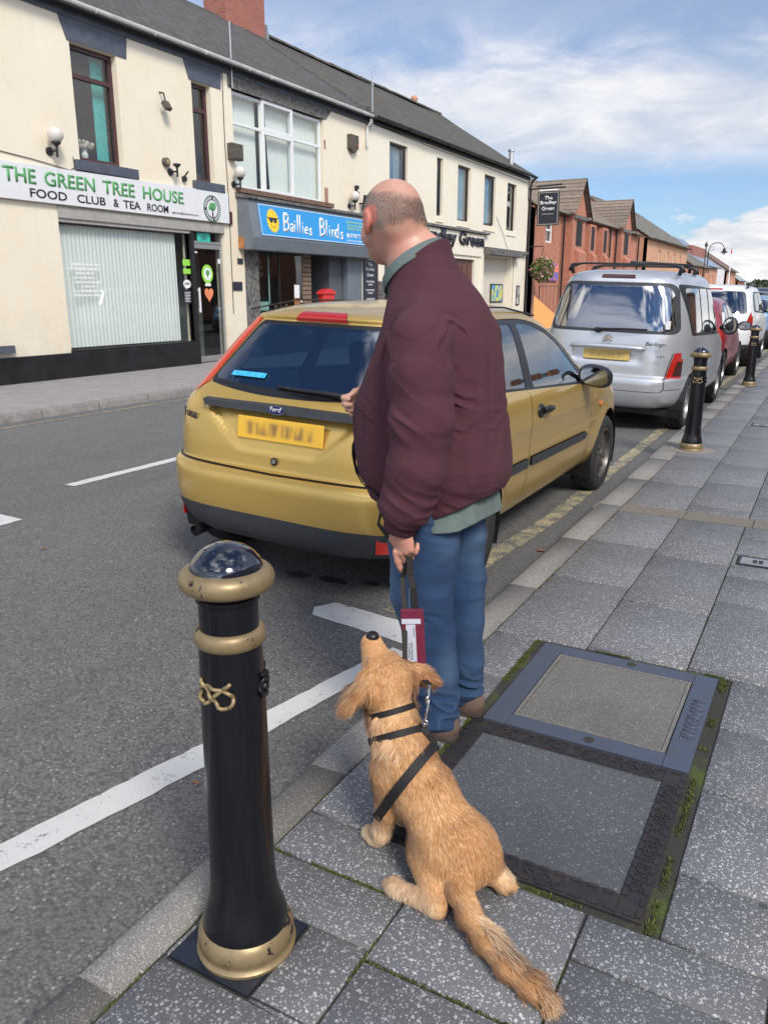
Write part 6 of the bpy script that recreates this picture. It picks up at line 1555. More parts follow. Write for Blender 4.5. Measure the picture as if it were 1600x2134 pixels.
    for x in pts:
        ta = .012*(1-abs(x)/.485); zt = .987-.004*(abs(x)/.48); zb = .942-.0*x
        xb_ = x*(.965 if abs(x) > .42 else 1)
        V_ += [(x, yb(x)+.035, zt), (x, yb(x)-.006, zt-.006), (xb_, yb(x)-.012, zb+.004), (xb_, yb(x)+.04, zb)]
    fs = []
    for k in range(n):
        for q in range(4): a = k*4+q; b = k*4+(q+1) % 4; fs.append((a, a+4, b+4, b))
    fs += [(0, 1, 2, 3), [n*4+q for q in (3, 2, 1, 0)]]; m.add(V_, fs); m.build('tailgate_strip', M_plas, e, autosm=35)
    m = MB(); m.prism([(.055*math.cos(a), yb(0)-.012, .966+.024*math.sin(a)) for a in [k*math.pi/14 for k in range(28)]], (0, -.006, 0)); bg_ = m.build('badge', M_chrome, e, autosm=40)
    m = MB(); m.prism([(.050*math.cos(a), yb(0)-.0185, .966+.0195*math.sin(a)) for a in [k*math.pi/14 for k in range(28)]], (0, -.002, 0)); m.build('badge_field', plain('badge_blue', (.01, .025, .12), .3), bg_)
    RM = lambda x, y, z: frame((x, y, z), (1, 0, 0), (0, -.1, 1))
    text_mesh('badge_script', 'Ford', RM(-.036, yb(0)-.021, .958), w=.072, h=.024, mat=M_wtxt, parent=bg_, ext=.0015, shear=.3, bold=.01)
    ys_ = lambda x: .112+1.74*(1-(1-(abs(x)/.845)**6.2)**(1/6.2))
    pa, pb = Vector((-.645, ys_(-.645)-.008, .868)), Vector((-.515, ys_(-.515)-.008, .862)); Mt = frame(pa, pb-pa, (0, -.06, 1))
    tx = text_mesh('model_lettering', 'Focus', Mt, w=.125, h=.05, mat=M_ink, parent=e, ext=.003, shear=.15, bold=.01)
    # plate, lock, wiper, exhaust, reflectors
    m = MB(); m.box((-.26, 0, -.056), (.26, -.008, .056)); o = m.build('number_plate', plate_mat('yellow_plate', (.80, .47, .045), (.30, .17, .05), 2.3), e, bevel=.004); o.location = (0.01, .118, .860); o.rotation_euler = (R(-6), 0, 0)
    m = MB(); m.lathe([(0, 0), (.020, 0), (.020, .004), (.013, .006)], seg=20, M=Matrix.Translation((0, .082, .712)) @ Matrix.Rotation(R(90), 4, 'X')); m.build('boot_lock', M_bplas, e)
    m = MB(); m.lathe([(0, .005), (.012, .005), (.010, .009), (0, .009)], seg=16, M=Matrix.Translation((0, .082, .712)) @ Matrix.Rotation(R(90), 4, 'X')); m.build('key_barrel', M_rim, e)
    m = MB(); yg = lambda z, x: np.interp(z, [s[0] for s in S], [s[1] for s in S])+1.65*(1-(1-(abs(x)/.785)**5.8)**(1/5.8))
    m.tube([(.40, yg(1.05, .4)-.02, 1.048), (.25, yg(1.05, .25)-.045, 1.062), (.0, yg(1.055, 0)-.035, 1.062)], [.016, .011, .007], 8)
    m.tube([(.34, yg(1.055, .34)-.02, 1.048), (-.08, yg(1.06, 0)-.012, 1.062)], .008, 6); m.lathe([(0, 0), (.03, 0), (.025, .03), (0, .035)], seg=14, M=Matrix.Translation((.40, yg(1.04, .4), 1.04)) @ Matrix.Rotation(R(90), 4, 'X')); m.build('rear_wiper', M_bplas, e)
    m = MB(); m.tube([(-.52, .40, .285), (-.52, .18, .27), (-.52, .06, .262)], .03, 14, caps=False); m.tube([(-.52, .38, .284), (-.52, .08, .264)], .024, 14); m.build('exhaust_pipe', M_bplas, e)
    for s in (-1, 1):
        m = MB(); x0, x1 = (.60, .725)
        V_ = []
        for x in (x0, .67, x1):
            yy_ = 1.86-1.86*(1-(x/.832)**5.3)**(1/5.3)+.006; V_ += [(s*x, yy_-.004, .345), (s*x, yy_-.004, .42), (s*x, yy_+.03, .42), (s*x, yy_+.03, .345)]
        fs = []
        for k in range(2):
            for q in range(4): a = k*4+q; b = k*4+(q+1) % 4; f_ = (a, a+4, b+4, b); fs.append(f_ if s > 0 else f_[::-1])
        fs += [(0, 1, 2, 3), (11, 10, 9, 8)]; m.add(V_, fs); m.build('rear_reflector', M_lens, e)
    m = MB(); m.box((-.78, -.005, 1.0), (-.74, .0, 1.0)); 
    # window sticker and rear interior
    m = MB(); m.box((-.42, 0, -.02), (-.20, .002, .012)); o = m.build('window_sticker', plain('sticker_blue', (.05, .42, .70), .5, var=.4, scale=40), P['rear_window']); o.location = (.02, .252, 1.108); o.rotation_euler = (R(-47), 0, R(-2))
    m = MB(); 
    for s in (-.36, .36): seat(m, s, 1.95); 
    m.build('front_seats', M_seat, e, bevel=.03)
    m = MB(); m.obox(Matrix.Translation((0, .95, 0)) @ Matrix.Rotation(R(18), 4, 'X'), (-.58, -.06, .35), (.58, .06, .92)); m.box((-.60, .55, .80), (.60, .95, .82)); m.box((-.6, .95, .3), (.6, 1.4, .45))
    for s in (-.32, .32): m.obox(Matrix.Translation((s, .78, 0)) @ Matrix.Rotation(R(12), 4, 'X'), (-.12, -.04, .97), (.12, .04, 1.12))
    m.build('rear_bench', M_seat, e, bevel=.02)
    m = MB(); m.box((-.7, 2.55, .6), (.7, 3.0, .93)); m.tube([(.36+.17*math.cos(a), 2.50+.06*math.sin(a), .92+.16*math.sin(a)) for a in [k*.449 for k in range(15)]], .014, 6); m.build('dashboard', M_cabin, e, bevel=.03)
    m = MB(); m.sphere((.0, 2.36, 1.30), (.10, .02, .03), 12, 8); m.build('inner_mirror', M_bplas, e)
    m = MB(); m.sphere((.22, 1.25, .93), (.20, .14, .10), 14, 10); m.sphere((.35, 1.30, .98), (.14, .12, .09), 12, 8); m.build('coat', plain('pale_jacket', (.32, .38, .42), .9, var=.3), e, smooth=True)
    # mirrors, handles, wheels
    for s in (1, -1):
        m = MB(); c = Vector((s*.92, 2.50, 1.00)); seg = 20; V_ = []
        rings_ = [(0, .0, .0), (.02, .8, .8), (.07, 1., 1.), (.11, .92, .9), (.15, .6, .62), (.165, .25, .3)]
        for dy, a_, b_ in rings_[1:]:
            for k in range(seg):
                an = 2*math.pi*k/seg; cs, sn_ = math.cos(an), math.sin(an); r_ = (abs(cs)**2.6+abs(sn_)**2.6)**(-1/2.6); V_.append((c.x+s*.118*r_*cs*a_, c.y+dy-.05, c.z+.078*r_*sn_*b_-.012*cs))
        fs = [(i*seg+k, i*seg+(k+1) % seg, (i+1)*seg+(k+1) % seg, (i+1)*seg+k) for i in range(4) for k in range(seg)]
        if s < 0: fs = [f_[::-1] for f_ in fs]
        fs.append([4*seg+k for k in range(seg)]); m.add(V_, fs)
        m.obox(Matrix.Translation((s*.80, 2.53, .965)), (-.06, -.03, -.03), (.06, .03, .035)); mo = m.build('door_mirror', M_bplas, e, autosm=45)
        m = MB(); m.prism([(c.x+s*.096*((abs(math.cos(an))**2.6+abs(math.sin(an))**2.6)**(-1/2.6))*math.cos(an), c.y-.028, c.z+.060*((abs(math.cos(an))**2.6+abs(math.sin(an))**2.6)**(-1/2.6))*math.sin(an)-.010*math.cos(an)) for an in [k*2*math.pi/24 for k in range(24)]], (s*.004, .004, 0)); m.build('mirror_glass', M_mirror, mo)
        m = MB(); Mh = Matrix.Translation((s*.856, 1.64, .865)); m.sphere((s*.846, 1.60, .865), (.022, .052, .045), 14, 10); m.tube([(s*.862, 1.60, .868), (s*.885, 1.66, .872), (s*.880, 1.73, .872), (s*.845, 1.76, .868)], [.024, .02, .017, .013], 8); m.build('door_handle', M_bplas, e, autosm=50)
        m = MB(); m.prism([(s*.85, 3.0, .745), (s*.85, 3.055, .765), (s*.85, 3.05, .715)], (s*.006, 0, 0)); m.build('side_indicator', plain('amber_lens', (.75, .22, .05), .2), e)
        for h in hubs:
            wheel(e, s*.745, h, .305, s, .19, .205, 6, rimm=M_rimd)
            arch_liner(s*.835, h, .372, rz, s).build('wheel_arch', M_bplas, e)
        m = MB(); m.tube([(s*.515, 1.0, 1.462), (s*.555, .62, 1.415)], .004, 4); m.tube([(s*.515, 1.0, 1.463), (s*.53, 1.7, 1.452), (s*.59, 2.08, 1.40)], .006, 5); m.build('roof_trim', M_bplas, e)
    m = MB(); m.box((-.68, .35, .22), (.68, 3.9, .28)); m.build('underbody', M_bplas, e)
    return e
gold_hatch()

# ---------------------------------------------------------------- silver van-like car
def silver_van():
    e = empty('estate_van', (-2.265, 9.12, -.085), (0, R(2.0), 0), label='silver boxy estate van with black roof bars parked ahead of the gold car', cat='van')
    paint = car_paint('silver_paint', (.56, .58, .61), metal=.6, rough=.33, dirt=.10)
    S = [(.27, .14, 3.9, .74, 4.6), (.30, .06, 4.0, .80, 5), (.36, .02, 4.06, .845, 5), (.45, .0, 4.1, .86, 5.2), (.55, .0, 4.1, .865, 5.4), (.605, .012, 4.08, .866, 5.4), (.625, .04, 4.06, .866, 5.4), (.64, .065, 4.05, .866, 5.4), (.72, .07, 4.02, .866, 5.4), (.82, .075, 3.93, .866, 5.4), (.92, .08, 3.75, .862, 5.2), (1.0, .088, 3.4, .857, 5.2), (1.08, .098, 3.1, .848, 5.2),
         (1.2, .12, 2.95, .828, 5.2), (1.35, .155, 2.78, .800, 5.0), (1.5, .195, 2.6, .768, 4.8), (1.6, .225, 2.45, .742, 4.6), (1.66, .25, 2.34, .72, 4.4), (1.70, .275, 2.24, .70, 4.2), (1.735, .32, 2.1, .66, 4.0), (1.76, .40, 1.98, .60, 3.7), (1.778, .54, 1.86, .50, 3.4), (1.788, .80, 1.7, .34, 3), (1.792, 1.1, 1.5, .14, 2.6)]
    hubs = (.72, 3.41); rz = .31
    def disp(G):
        x, y, z = G[..., 0], G[..., 1], G[..., 2]
        for h in hubs:
            d = np.hypot(y-h, (z-rz)); w_ = np.exp(-((d-.37)/.05)**2)*(z > .15)*(x > .4); G[..., 0] = G[..., 0]+.014*w_
        rear = y < .3
        edge = np.clip((.40-np.abs(x))/.03, 0, 1)*np.clip((z-.765)/.03, 0, 1)*np.clip((.955-z)/.012, 0, 1)
        G[..., 1] = np.where(rear, G[..., 1]+edge*.03, G[..., 1]); return G
    bm = car_shell(S, 1.9, 5, 76, 40, disp); lay = bm.faces.layers.int.new('tag'); rear = lambda f, c: c.y < .7 and f.normal.y < -.1
    gl = lambda i: smooth_poly([(-.745+i, 1.10+i, .10), (.745-i, 1.10+i, .10), (.635-i, 1.645-i, .12), (-.635+i, 1.645-i, .12)], 6)
    cookie(bm, gl(0), RT, rear, 3); cookie(bm, gl(.035), RT, rear, 4, only=(3,))
    cookie(bm, smooth_poly([(-.19, 1.685, .01), (.19, 1.685, .01), (.18, 1.722, .01), (-.18, 1.722, .01)], 3), RT, lambda f, c: c.y < .6, 6)
    # tailgate outline gap
    for s in (-1, 1): cookie(bm, [(s*.638, .60), (s*.648, .60), (s*.705, .90), (s*.695, .90)][::s], RT, rear, 2, only=(0,))
    cookie(bm, [(-.63, .47), (.63, .47), (.66, .50), (.65, .505), (.625, .477), (-.625, .477), (-.65, .505), (-.66, .50)], RT, rear, 2, only=(0,))
    for s in (-1, 1): cookie(bm, [(s*.655, .50), (s*.664, .50), (s*.664, .62), (s*.655, .62)][::s], RT, rear, 2, only=(0,))
    for s in (-1, 1):
        P = [(s*.655, .625), (s*.93, .625), (s*.93, .905), (s*.715, .905)]
        cookie(bm, P[::s], RT, lambda f, c, s=s: c.y < .34 and c.x*s > 0, 5, only=(0,))
        cookie(bm, [(s*.715, .65), (s*.93, .65), (s*.93, .81), (s*.745, .81)][::s], RT, lambda f, c, s=s: c.y < .34 and c.x*s > 0, 6, only=(5,))
        fs = lambda f, c, s=s: c.x*s > .4 and f.normal.x*s > .3
        cookie(bm, smooth_poly([(.60, 1.08, .05), (3.0, 1.02, .05), (2.45, 1.60, .2), (.42, 1.64, .1)], 5), SD, fs, 7)
        for Q in ([(.66, 1.115, .05), (1.18, 1.10, .02), (1.18, 1.60, .02), (.56, 1.60, .08)], [(1.23, 1.10, .02), (1.78, 1.085, .02), (1.78, 1.60, .02), (1.23, 1.60, .02)], [(1.84, 1.08, .02), (2.80, 1.06, .03), (2.38, 1.58, .1), (1.84, 1.60, .02)]):
            cookie(bm, smooth_poly(Q, 4), SD, fs, 8, only=(7,))
        for q in (1.20, 1.81, 2.9): cookie(bm, [(q, .35), (q+.008, .35), (q+.008, 1.07), (q, 1.07)], SD, fs, 2, only=(0,))
        cookie(bm, [(.1, .50), (.34, .50), (.34, .507), (.1, .507)], SD, fs, 2, only=(0,))
        for h in hubs: cookie(bm, [(h+.375*math.cos(a), rz+.375*math.sin(a)) for a in [k*2*math.pi/26 for k in range(26)]], SD, lambda f, c, s=s: c.x*s > .5 and c.z < .8, 20)
    cookie(bm, smooth_poly([(-.76, 1.10, .05), (.76, 1.10, .05), (.68, 1.64, .06), (-.68, 1.64, .06)], 4), RT, lambda f, c: c.y > 2.0 and f.normal.y > .2, 8)
    for f in [f for f in bm.faces if f[lay] == 20]: bm.faces.remove(f)
    P = split(bm, {0: ('body', paint, None, 0), 2: ('panel_gap', M_bplas, None, .004), 3: ('rear_glass_border', M_plas, None, .002), 4: ('rear_window', M_cglassv, None, .002), 5: ('tail_lamp', M_lens, None, -.004), 6: ('smoked_lens', M_lensd, None, -.006), 7: ('window_seal', M_bplas, None, .003), 8: ('side_window', M_cglassv, None, .005)}, e)
    lining(bm, (0, 3, 7), .03, e); bm.free()
    m = MB(); n = 12
    for zt, yo, th in ((.945, .01, .026),):
        pts = [(-.42+.84*k/n, .045+.05*(abs(-.42+.84*k/n)/.42)**2.5-yo, zt-.012*(abs(-.42+.84*k/n)/.42)**4) for k in range(n+1)]
        m.tube(pts, [.012]+[.026]*(n-1)+[.012], 10)
    m.build('tailgate_handle', paint, e, smooth=True)
    m = MB(); m.box((-.26, 0, -.056), (.26, -.008, .056)); o = m.build('number_plate', plate_mat('pale_yellow_plate', (.74, .53, .17), (.52, .38, .13), 7.7), e, bevel=.004); o.location = (0, .088, .855)
    # twin chevrons
    m = MB()
    for dz in (0, .036): 
        for s in (-1, 1): m.prism([(0, .06, 1.045+dz), (s*.055, .06, 1.005+dz), (s*.055, .06, .992+dz), (0, .06, 1.026+dz)], (0, .01, 0))
    m.build('badge', M_chrome, e)
    RM = lambda x, y, z: frame((x, y, z), (1, 0.05, 0), (0, 0, 1))
    text_mesh('model_lettering', 'Berlingo', RM(.42, .055, .965), w=.22, h=.055, mat=M_plas, parent=e, ext=.004, shear=.3, bold=.008)
    text_mesh('engine_lettering', 'HDi', RM(.56, .055, .855), w=.085, h=.028, mat=M_plas, parent=e, ext=.004, bold=.01)
    m = MB(); m.box((-.12, .02, .66), (.04, .05, .71)); m.build('tow_badge', M_rim, e)
    m = MB(); m.tube([(-.12, .06, 1.13), (.15, .05, 1.145), (.42, .07, 1.15)], [.016, .01, .007], 8); m.sphere((-.12, .075, 1.12), (.05, .03, .03), 12, 8); m.build('rear_wiper', M_bplas, e)
    m = MB(); m.box((.60, .122, 1.16), (.65, .125, 1.25)); m.build('window_sticker', M_wtxt, e)
    m = MB()
    for s in (1, -1):
        m.tube([(s*.60, .55, 1.73), (s*.615, .55, 1.80), (s*.60, .55, 1.83)], .022, 8); m.tube([(s*.60, 1.55, 1.75), (s*.615, 1.55, 1.80), (s*.60, 1.55, 1.83)], .022, 8)
    for y in (.55, 1.55): m.tube([(-.64, y, 1.76), (-.62, y, 1.82), (-.5, y, 1.845), (.5, y, 1.845), (.62, y, 1.82), (.64, y, 1.76)], [.03, .026, .012, .012, .026, .03], 8)
    m.tube([(.05, .6, 1.87), (.55, 1.6, 1.87)], .014, 6); m.build('roof_bars', M_bplas, e, smooth=True)
    m = MB()
    for s in (-.38, .38): seat(m, s, 1.9, .12)
    m.obox(Matrix.Translation((0, 1.0, .1)) @ Matrix.Rotation(R(12), 4, 'X'), (-.6, -.05, .4), (.6, .06, .95)); m.build('seats', M_seat, e, bevel=.03)
    for s in (1, -1):
        m = MB(); m.sphere((s*.98, 2.72, 1.13), (.10, .06, .12), 16, 12); m.tube([(s*.85, 2.75, 1.10), (s*.95, 2.73, 1.12)], .03, 6); mo = m.build('door_mirror', M_bplas, e, smooth=True)
        m = MB(); m.prism([(s*.98+.08*math.cos(a), 2.675, 1.13+.095*math.sin(a)) for a in [k*math.pi/10 for k in range(20)]], (0, -.006, 0)); m.build('mirror_glass', M_mirror, mo)
        for h in hubs: wheel(e, s*.755, h, .31, s, .18, .20, 8, style=1); arch_liner(s*.85, h, .382, rz, s).build('wheel_arch', M_bplas, e)
    m = MB(); m.box((-.70, .25, .2), (.70, 3.8, .27)); m.build('underbody', M_bplas, e)
    m = MB(); m.tube([(-.30, .10, .24), (-.18, .1, .235)], .03, 8); m.build('towing_eye', M_rim, e)
    return e
M_cglassv = glass('van_glass', (.24, .27, .27), base=.34, refl=1.0)
silver_van()

def generic_car(name, label, cat, loc, yaw, S, ymid, hubs, rz, paint, tail, dlo, rearg, wr=.31, wx=.74, brake=None, low=None, mirror=None, glassm=None, wind=None, rot=2.0, extra=None):
    e = empty(name, loc, (0, R(rot), R(yaw)), label=label, cat=cat)
    def disp(G):
        x, y, z = G[..., 0], G[..., 1], G[..., 2]
        for h in hubs:
            d = np.hypot(y-h, (z-rz)); w_ = np.exp(-((d-wr-.05)/.05)**2)*(z > .15)*(x > .4); G[..., 0] = G[..., 0]+.014*w_
        return G
    bm = car_shell(S, ymid, 4, 44, 30, disp); lay = bm.faces.layers.int.new('tag'); rear = lambda f, c: c.y < ymid-.4 and f.normal.y < -.1
    if low: cookie(bm, [(-1.2, .1), (1.2, .1), (1.2, low), (-1.2, low)], RT, lambda f, c: True, 1)
    if rearg:
        cookie(bm, smooth_poly(rearg, 4), RT, rear, 4)
    if brake: cookie(bm, brake, RT, rear, 6, only=(0,))
    for s in (-1, 1):
        P = [(s*a, b) for a, b in tail]
        cookie(bm, P[::s], RT, lambda f, c, s=s: c.y < .45 and c.x*s > 0, 5, only=(0,))
        fs = lambda f, c, s=s: c.x*s > .4 and f.normal.x*s > .3
        cookie(bm, smooth_poly(dlo[0], 5), SD, fs, 7)
        for Q in dlo[1:]: cookie(bm, smooth_poly(Q, 4), SD, fs, 8, only=(7,))
        for h in hubs: cookie(bm, [(h+(wr+.055)*math.cos(a), rz+(wr+.055)*math.sin(a)) for a in [k*2*math.pi/24 for k in range(24)]], SD, lambda f, c, s=s: c.x*s > .5 and c.z < .85, 20)
    if wind: cookie(bm, smooth_poly(wind, 4), RT, lambda f, c: c.y > ymid and f.normal.y > .2, 8)
    for f in [f for f in bm.faces if f[lay] == 20]: bm.faces.remove(f)
    split(bm, {0: ('body', paint, None, 0), 1: ('lower_cladding', M_plas, None, -.001), 4: ('rear_window', glassm or M_cglassd, None, .003), 5: ('tail_lamp', M_lens, None, -.004), 6: ('brake_lamp', M_lens, None, -.005), 7: ('window_seal', M_bplas, None, .002), 8: ('side_window', M_cglassd, None, .004)}, e)
    lining(bm, (0, 7), .03, e); bm.free()
    for s in (1, -1):
        if mirror:
            mx_, my_, mz_ = mirror; m = MB(); m.sphere((s*mx_, my_, mz_), (.12, .06, .085), 14, 10); m.tube([(s*(mx_-.15), my_+.02, mz_-.03), (s*mx_, my_, mz_)], .03, 6); mo = m.build('door_mirror', M_bplas, e, smooth=True)
            m = MB(); m.prism([(s*mx_+.10*math.cos(a), my_-.045, mz_+.065*math.sin(a)) for a in [k*math.pi/8 for k in range(16)]], (0, -.015, 0)); m.build('mirror_glass', M_mirror, mo)
        for h in hubs: wheel(e, s*wx, h, wr, s, .19, wr*.65, 7, style=1); arch_liner(s*(wx+.09), h, wr+.06, rz, s).build('wheel_arch', M_bplas, e)
    m = MB(); m.box((-.68, .25, .2), (.68, S[0][2]-.2, .26)); m.build('underbody', M_bplas, e)
    m = MB()
    for s in (-.36, .36): seat(m, s, ymid+.1)
    m.build('seats', M_seat, e, bevel=.03)
    if extra: extra(e)
    return e
M_cglassd = glass('dark_car_glass', (.12, .14, .15), base=.22)
Sred = [(.22, .12, 3.4, .70, 4.4), (.30, .03, 3.5, .78, 4.6), (.45, .0, 3.6, .825, 4.6), (.62, .0, 3.6, .835, 4.6), (.75, .04, 3.5, .835, 4.4), (.88, .07, 3.2, .825, 4.2), (.96, .10, 2.9, .805, 4.2), (1.05, .16, 2.7, .775, 4.1), (1.2, .27, 2.5, .715, 4.0), (1.33, .38, 2.25, .66, 3.9), (1.42, .48, 2.0, .58, 3.6), (1.46, .62, 1.85, .48, 3.2), (1.48, .9, 1.6, .25, 2.8), (1.482, 1.1, 1.4, .1, 2.4)]
def white_stripes(e):
    m = MB()
    for k in range(3): m.prism([(.748-.0*k, .50+.07*k, 1.02), (.748, .535+.07*k, 1.02), (.70, .62+.05*k, 1.24), (.70, .585+.05*k, 1.24)], (.02, 0, 0))
    m.build('pillar_stripes', M_wtxt, e)
generic_car('hatchback_car', 'small dark red hatchback parked in front of the silver van', 'car', (-2.42, 13.95, -.085), 0, Sred, 1.55, (.62, 2.95), .30, car_paint('red_paint', (.30, .012, .03), metal=.35, rough=.3), [(.66, .78), (.95, .78), (.95, 1.08), (.70, 1.08)],
            [[(.62, 1.02, .1), (2.45, .94, .05), (2.05, 1.28, .4), (1.6, 1.39, .2), (.95, 1.37, .2)], [(.72, 1.04, .1), (1.28, 1.0, .02), (1.30, 1.36, .02), (.98, 1.34, .1)], [(1.34, 1.0, .02), (2.30, .96, .05), (1.98, 1.25, .3), (1.6, 1.36, .1), (1.36, 1.36, .02)]],
            [(-.62, 1.02, .05), (.62, 1.02, .05), (.53, 1.36, .05), (-.53, 1.36, .05)], mirror=(.93, 2.2, .98), wind=[(-.68, 1.0, .05), (.68, 1.0, .05), (.58, 1.36, .05), (-.58, 1.36, .05)], extra=white_stripes)
Ssuv = [(.32, .12, 4.3, .78, 4.6), (.40, .04, 4.4, .86, 4.8), (.55, .0, 4.45, .90, 4.8), (.75, .0, 4.45, .91, 4.8), (.82, .03, 4.4, .91, 4.6), (.95, .05, 4.2, .905, 4.6), (1.08, .07, 3.5, .885, 4.6), (1.2, .12, 3.2, .85, 4.5), (1.4, .24, 2.9, .79, 4.4), (1.55, .34, 2.6, .74, 4.2), (1.64, .40, 2.4, .69, 3.9), (1.69, .52, 2.2, .60, 3.5), (1.71, .8, 2.0, .42, 3.1), (1.715, 1.2, 1.6, .15, 2.6)]
def rails(e):
    m = MB()
    for s in (-1, 1): m.tube([(s*.62, .6, 1.66), (s*.63, .8, 1.74), (s*.62, 2.0, 1.74), (s*.62, 2.2, 1.67)], .022, 6)
    m.tube([(-.3, .55, 1.70), (-.3, .4, 1.95)], .008, 4); m.build('roof_rails', M_bplas, e)
generic_car('sport_utility_car', 'white tall car with black lower bumper beyond the red hatchback', 'car', (-2.42, 18.4, -.085), 0, Ssuv, 1.9, (.85, 3.5), .35, car_paint('white_paint', (.72, .73, .75), metal=.0, rough=.3), [(.70, .84), (1.0, .84), (1.0, 1.20), (.78, 1.20)],
            [[(.62, 1.16, .1), (3.2, 1.08, .05), (2.45, 1.58, .2), (.85, 1.58, .2)], [(.75, 1.2, .1), (1.5, 1.17, .02), (1.5, 1.55, .02), (.95, 1.55, .1)], [(1.56, 1.17, .02), (3.0, 1.12, .05), (2.4, 1.55, .2), (1.56, 1.56, .02)]],
            [(-.72, 1.13, .08), (.72, 1.13, .08), (.60, 1.58, .08), (-.60, 1.58, .08)], wr=.36, wx=.79, low=.50, brake=[(-.16, 1.60), (.16, 1.60), (.16, 1.63), (-.16, 1.63)], mirror=(1.0, 2.85, 1.17), extra=rails, wind=[(-.75, 1.12, .05), (.75, 1.12, .05), (.66, 1.55, .05), (-.66, 1.55, .05)])
generic_car('hatchback_car', 'pale blue car half hidden past the white car at the right edge', 'car', (-2.35, 25.0, -.085), 0, Sred, 1.55, (.62, 2.95), .30, car_paint('blue_paint', (.22, .36, .55), metal=.4, rough=.3), [(.66, .78), (.95, .78), (.95, 1.08), (.70, 1.08)],
            [[(.62, 1.02, .1), (2.45, .94, .05), (2.05, 1.28, .4), (1.6, 1.39, .2), (.95, 1.37, .2)], [(.72, 1.04, .1), (2.30, .96, .05), (1.98, 1.25, .3), (1.6, 1.36, .1), (.98, 1.34, .1)]],
            [(-.62, 1.02, .05), (.62, 1.02, .05), (.53, 1.36, .05), (-.53, 1.36, .05)], mirror=(.93, 2.2, .98), low=.55)
generic_car('estate_van', 'dark blue van farthest along the parked row', 'van', (-2.3, 31.0, -.085), 0, Ssuv, 1.9, (.85, 3.5), .35, car_paint('navy_paint', (.03, .05, .10), metal=.3, rough=.3), [(.70, .84), (1.0, .84), (1.0, 1.20), (.78, 1.20)],
            [[(.62, 1.16, .1), (3.2, 1.08, .05), (2.45, 1.58, .2), (.85, 1.58, .2)], [(.75, 1.2, .1), (3.0, 1.12, .05), (2.4, 1.55, .2), (.95, 1.55, .1)]],
            [(-.72, 1.13, .08), (.72, 1.13, .08), (.60, 1.58, .08), (-.60, 1.58, .08)], wr=.34, wx=.79)
# ================================================================ BOLLARDS
t = NT('gloss_black'); v = t.co(); n_ = t.noise(v, 30, 4, .6); st_ = t.noise(t.co((14, 14, 2)), 2, 5, .6)
t.col(t.mix(t.rng(st_, .55, .8, 0, .6), (.004, .005, .008), (.018, .016, .015))); t.p(rough=t.rng(st_, .35, .75, .26, .5), coat=.25, coatr=.15, spec=.35); t.bump(n_, .05, .004); M_gblack = t.m
t = NT('worn_gold_paint'); v = t.co(); n_ = t.noise(v, 18, 6, .7); f_ = t.noise(v, 70, 4, .7)
chip = t.math('GREATER_THAN', t.math('ADD', t.math('MULTIPLY', n_, .6), t.math('MULTIPLY', f_, .4)), .60)
t.col(t.mix(chip, t.mix(t.rng(n_, .35, .7), (.34, .255, .135), (.22, .165, .09)), (.02, .02, .025))); t.p(rough=t.rng(n_, .3, .7, .36, .58), metal=.4); t.bump(f_, .12, .003); M_gold = t.m
def knot_pts(r_fn, zc, ang0, n=90, w_=.034, h_=.030):
    """three loop rope knot laid on a cylinder"""
    P = []
    ctrl = [[(1.0, .95), (.55, .5), (.0, -.05), (-.45, -.6), (-.9, -.75), (-1.15, -.2), (-.85, .5), (-.3, .6), (.35, .45), (.95, .25), (1.15, -.3), (.8, -.85), (.3, -.75), (-.1, -.2), (-.5, .35), (-1.0, .95)]]
    out_ = []
    for c in ctrl:
        q = catmull(c, 8); pts = []
        for i, (u, w2) in enumerate(q):
            z = zc+w2*h_; r = r_fn(z)+.003+.003*math.sin(i*.55); a = ang0+u*w_/r_fn(z)
            pts.append((r*math.cos(a), r*math.sin(a), z))
        out_.append(pts)
    return out_
